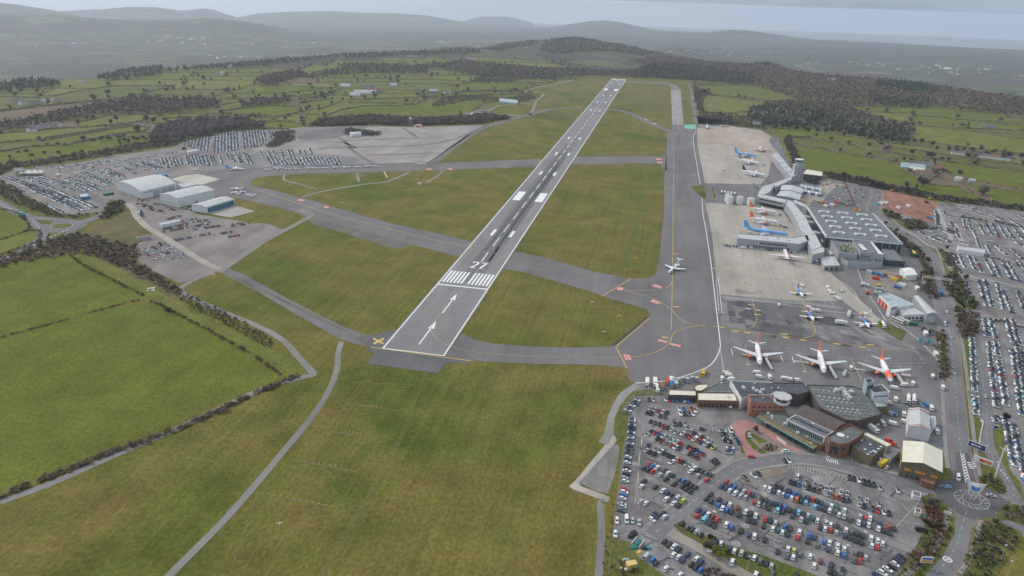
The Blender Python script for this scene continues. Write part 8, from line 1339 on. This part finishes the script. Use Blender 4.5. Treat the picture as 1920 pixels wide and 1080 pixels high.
building('exit_booth','grey flat roofed office at the car park exit beside the striped bays',[1710,920,1726,923,1727,932,1712,929],2.8,'white_cladding','slate_roof',cat='booth',par=.1);building('exit_booth','small cream booth with dark solar panel by the car park exit',[1716,952,1727,954,1727,962,1716,960],2.6,'cream_roof','dark_roof',cat='booth',par=.1);V_('container',1733,975,.2,1,'small green shed at the right end of the car park','green_paint',name='green_shed',cat='shed',sc=.55)
for i in range(26):
 s=i/25;pts=[(1839,789),(1842.5,792),(1842,800),(1839,812),(1837,826),(1836,838)];k=min(4,int(s*5));f=s*5-k;u,v=pts[k][0]*(1-f)+pts[k+1][0]*f,pts[k][1]*(1-f)+pts[k+1][1]*f;x,y,z=P(u,v);q=MB();q.bar((0,0,0),(0,0,.8),.42,B('white_render'),8,.3);tag(q.build('white_boulder',loc=(x,y,.19)),f'white marker stone, {ORD[i]} from the top of the line beside the car park lane','marker stone','white marker stones')
for i,(u,v)in enumerate(((1870,868),(1873,876),(1877,884),(1881,889),(1884,893),(1888,898))):x,y,z=P(u,v);q=MB();q.bar((0,0,0),(0,0,.8),.45,B('white_render'),8,.3);tag(q.build('white_boulder',loc=(x,y,.19)),f'white marker stone, {ORD[i]} from the top of the short line by the white mast','marker stone','white marker stones')
for i,(u,v)in enumerate(((1430,510),(1402,532),(1110+21,621),(1110+39,594),(1180+15,509),(1195,480))):pass
def person(u,v,col,label):
 x,y,z=P(u,v);bpy_me=bpy.data.meshes.new('person');J=[(0,0,.95),(0,0,1.2),(0,0,1.42),(0,0,1.52),(0,0,1.68),(-.1,0,.9),(-.12,.06,.5),(-.12,.02,.08),(.1,0,.9),(.12,-.06,.5),(.12,.1,.08),(-.2,0,1.4),(-.26,.04,1.12),(-.24,.12,.88),(.2,0,1.4),(.26,.04,1.12),(.24,.1,.88)]
 E=[(0,1),(1,2),(2,3),(3,4),(0,5),(5,6),(6,7),(0,8),(8,9),(9,10),(2,11),(11,12),(12,13),(2,14),(14,15),(15,16)];R=[.15,.16,.15,.06,.11,.1,.07,.05,.1,.07,.05,.07,.05,.04,.07,.05,.04]
 bpy_me.from_pydata(J,E,[]);bpy_me.materials.append(col);o=obj('person',bpy_me,loc=(x,y,.28),label=label,cat='person');m=o.modifiers.new('skin','SKIN');sv=bpy_me.skin_vertices[0].data
 for i,r in enumerate(R):sv[i].radius=(r,r)
 sv[0].use_root=True;o.modifiers.new('sub','SUBSURF').levels=1
HV=mat('hi_vis',(.55,.75,.05),.7)
person(1596.5,867,HV,'person in a bright yellow green jacket standing on the kerb by the zebra crossing');person(1374,862.5,HV,'person in a yellow green jacket by the road bend below the red loop');person(1622,613,HV,'person in a yellow jacket at the nose of the right commuter aircraft');person(1629,614.5,HV,'second person in a yellow jacket right of the commuter aircraft nose')
YS=mat('sign_yellow',(.75,.62,.05),.6)
for i,(u0,v0,u1,v1,n_)in enumerate(((502,927,623,950,11),(588,868,640,876,6),(648,810,676,815,5),(690,762,715,765,4))):
 x,y,z=P((u0+u1)/2,(v0+v1)/2);t=empty('approach_light_row',(x,y,.05),label=f'row of small yellow approach lights in the foreground grass, {ORD[i]} from the bottom',cat='light row')
 for k in range(n_):p=P(u0+(u1-u0)*k/(n_-1),v0+(v1-v0)*k/(n_-1));q=MB();q.bar((p[0]-x,p[1]-y,0),(p[0]-x,p[1]-y,.5),.05,B('steel'),4);q.box((p[0]-x,p[1]-y,.6),(.35,.3,.3),YS);q.build('lamp',t)
def sign(u,v,w_,h,m,label,rz=0):x,y,z=P(u,v);t=empty('field_sign',(x,y,.07),rz,label=label,cat='sign');q=MB();q.box((0,0,.3+h/2),(w_,.25,h),m);q.build('panel',t);q=MB();q.bar((-w_*.3,0,0),(-w_*.3,0,.4),.06,B('steel'),4);q.build('leg',t);q=MB();q.bar((w_*.3,0,0),(w_*.3,0,.4),.06,B('steel'),4);q.build('leg',t)
for u,v,m,w_,d in((1194,486,YS,2.6,'small yellow sign in the grass above the jet taxiing'),(1205,480,YS,1.4,'tiny yellow sign right of the first one in the infield'),(1172,507,YS,1.4,'tiny yellow sign low in the infield near the taxiway'),(1161,594,YS,2.6,'yellow sign in the grass triangle beside the runway entry'),(1110,568,B('cream_roof'),3,'pale board standing in the grass triangle, upper left'),(1132,624,B('cream_roof'),3.4,'pale board lying near the lower edge of the grass triangle'),(1196,510,REDP,3,'red and white board at the infield corner near the jet'),(641,381,YS,5,'long yellow board in the grass beside the western taxiway'),(812,339,B('orange_paint'),4,'orange board in the grass right of the banded mast'),(833,350,B('orange_paint'),2.5,'left orange box in the grass below the banded mast'),(848,352,B('orange_paint'),2.5,'right orange box in the grass below the banded mast'),(1209,321,YS,3,'yellow sign near the northern link taxiway'),(1221,317,YS,2.4,'small yellow sign right of the northern link taxiway end'),(1222,342,REDP,2,'small red marker in the infield beside the parallel taxiway'),(1230,246.5,YS,3,'yellow sign in the far infield'),(1229,260,YS,3,'lower yellow sign in the far infield'),(796,311,B('white_render'),3,'white barrier on the northern taxiway'),(838,309,B('white_render'),3,'white barrier right of the parked light aircraft')):sign(u,v,w_,1.0,m,d)
x,y,z=P(525,987);t=empty('wind_sensor',(x,y,.05),label='small white cross shaped sensor in the foreground grass',cat='sensor');q=MB();q.bar((0,0,0),(0,0,2),.1,PW);q.build('pole',t);q=MB();q.box((0,0,2),(2.6,.2,.2),PW,.4);q.box((0,0,1.4),(.2,2,.2),PW,.4);q.build('arm',t)
for i in range(14):u,v=277+RNG.rand()*13,541+RNG.rand()*6;x,y,z=P(u,v);q=MB();q.bar((-.6,0,.6),(.6,0,.6),.6,B('white_render'),10);tag(q.build('wrapped_bale',loc=(x,y,.08),rz=RNG.uniform(0,3)),'white wrapped bale in the group on the strip between field and track','bale','white bales on the grass strip')
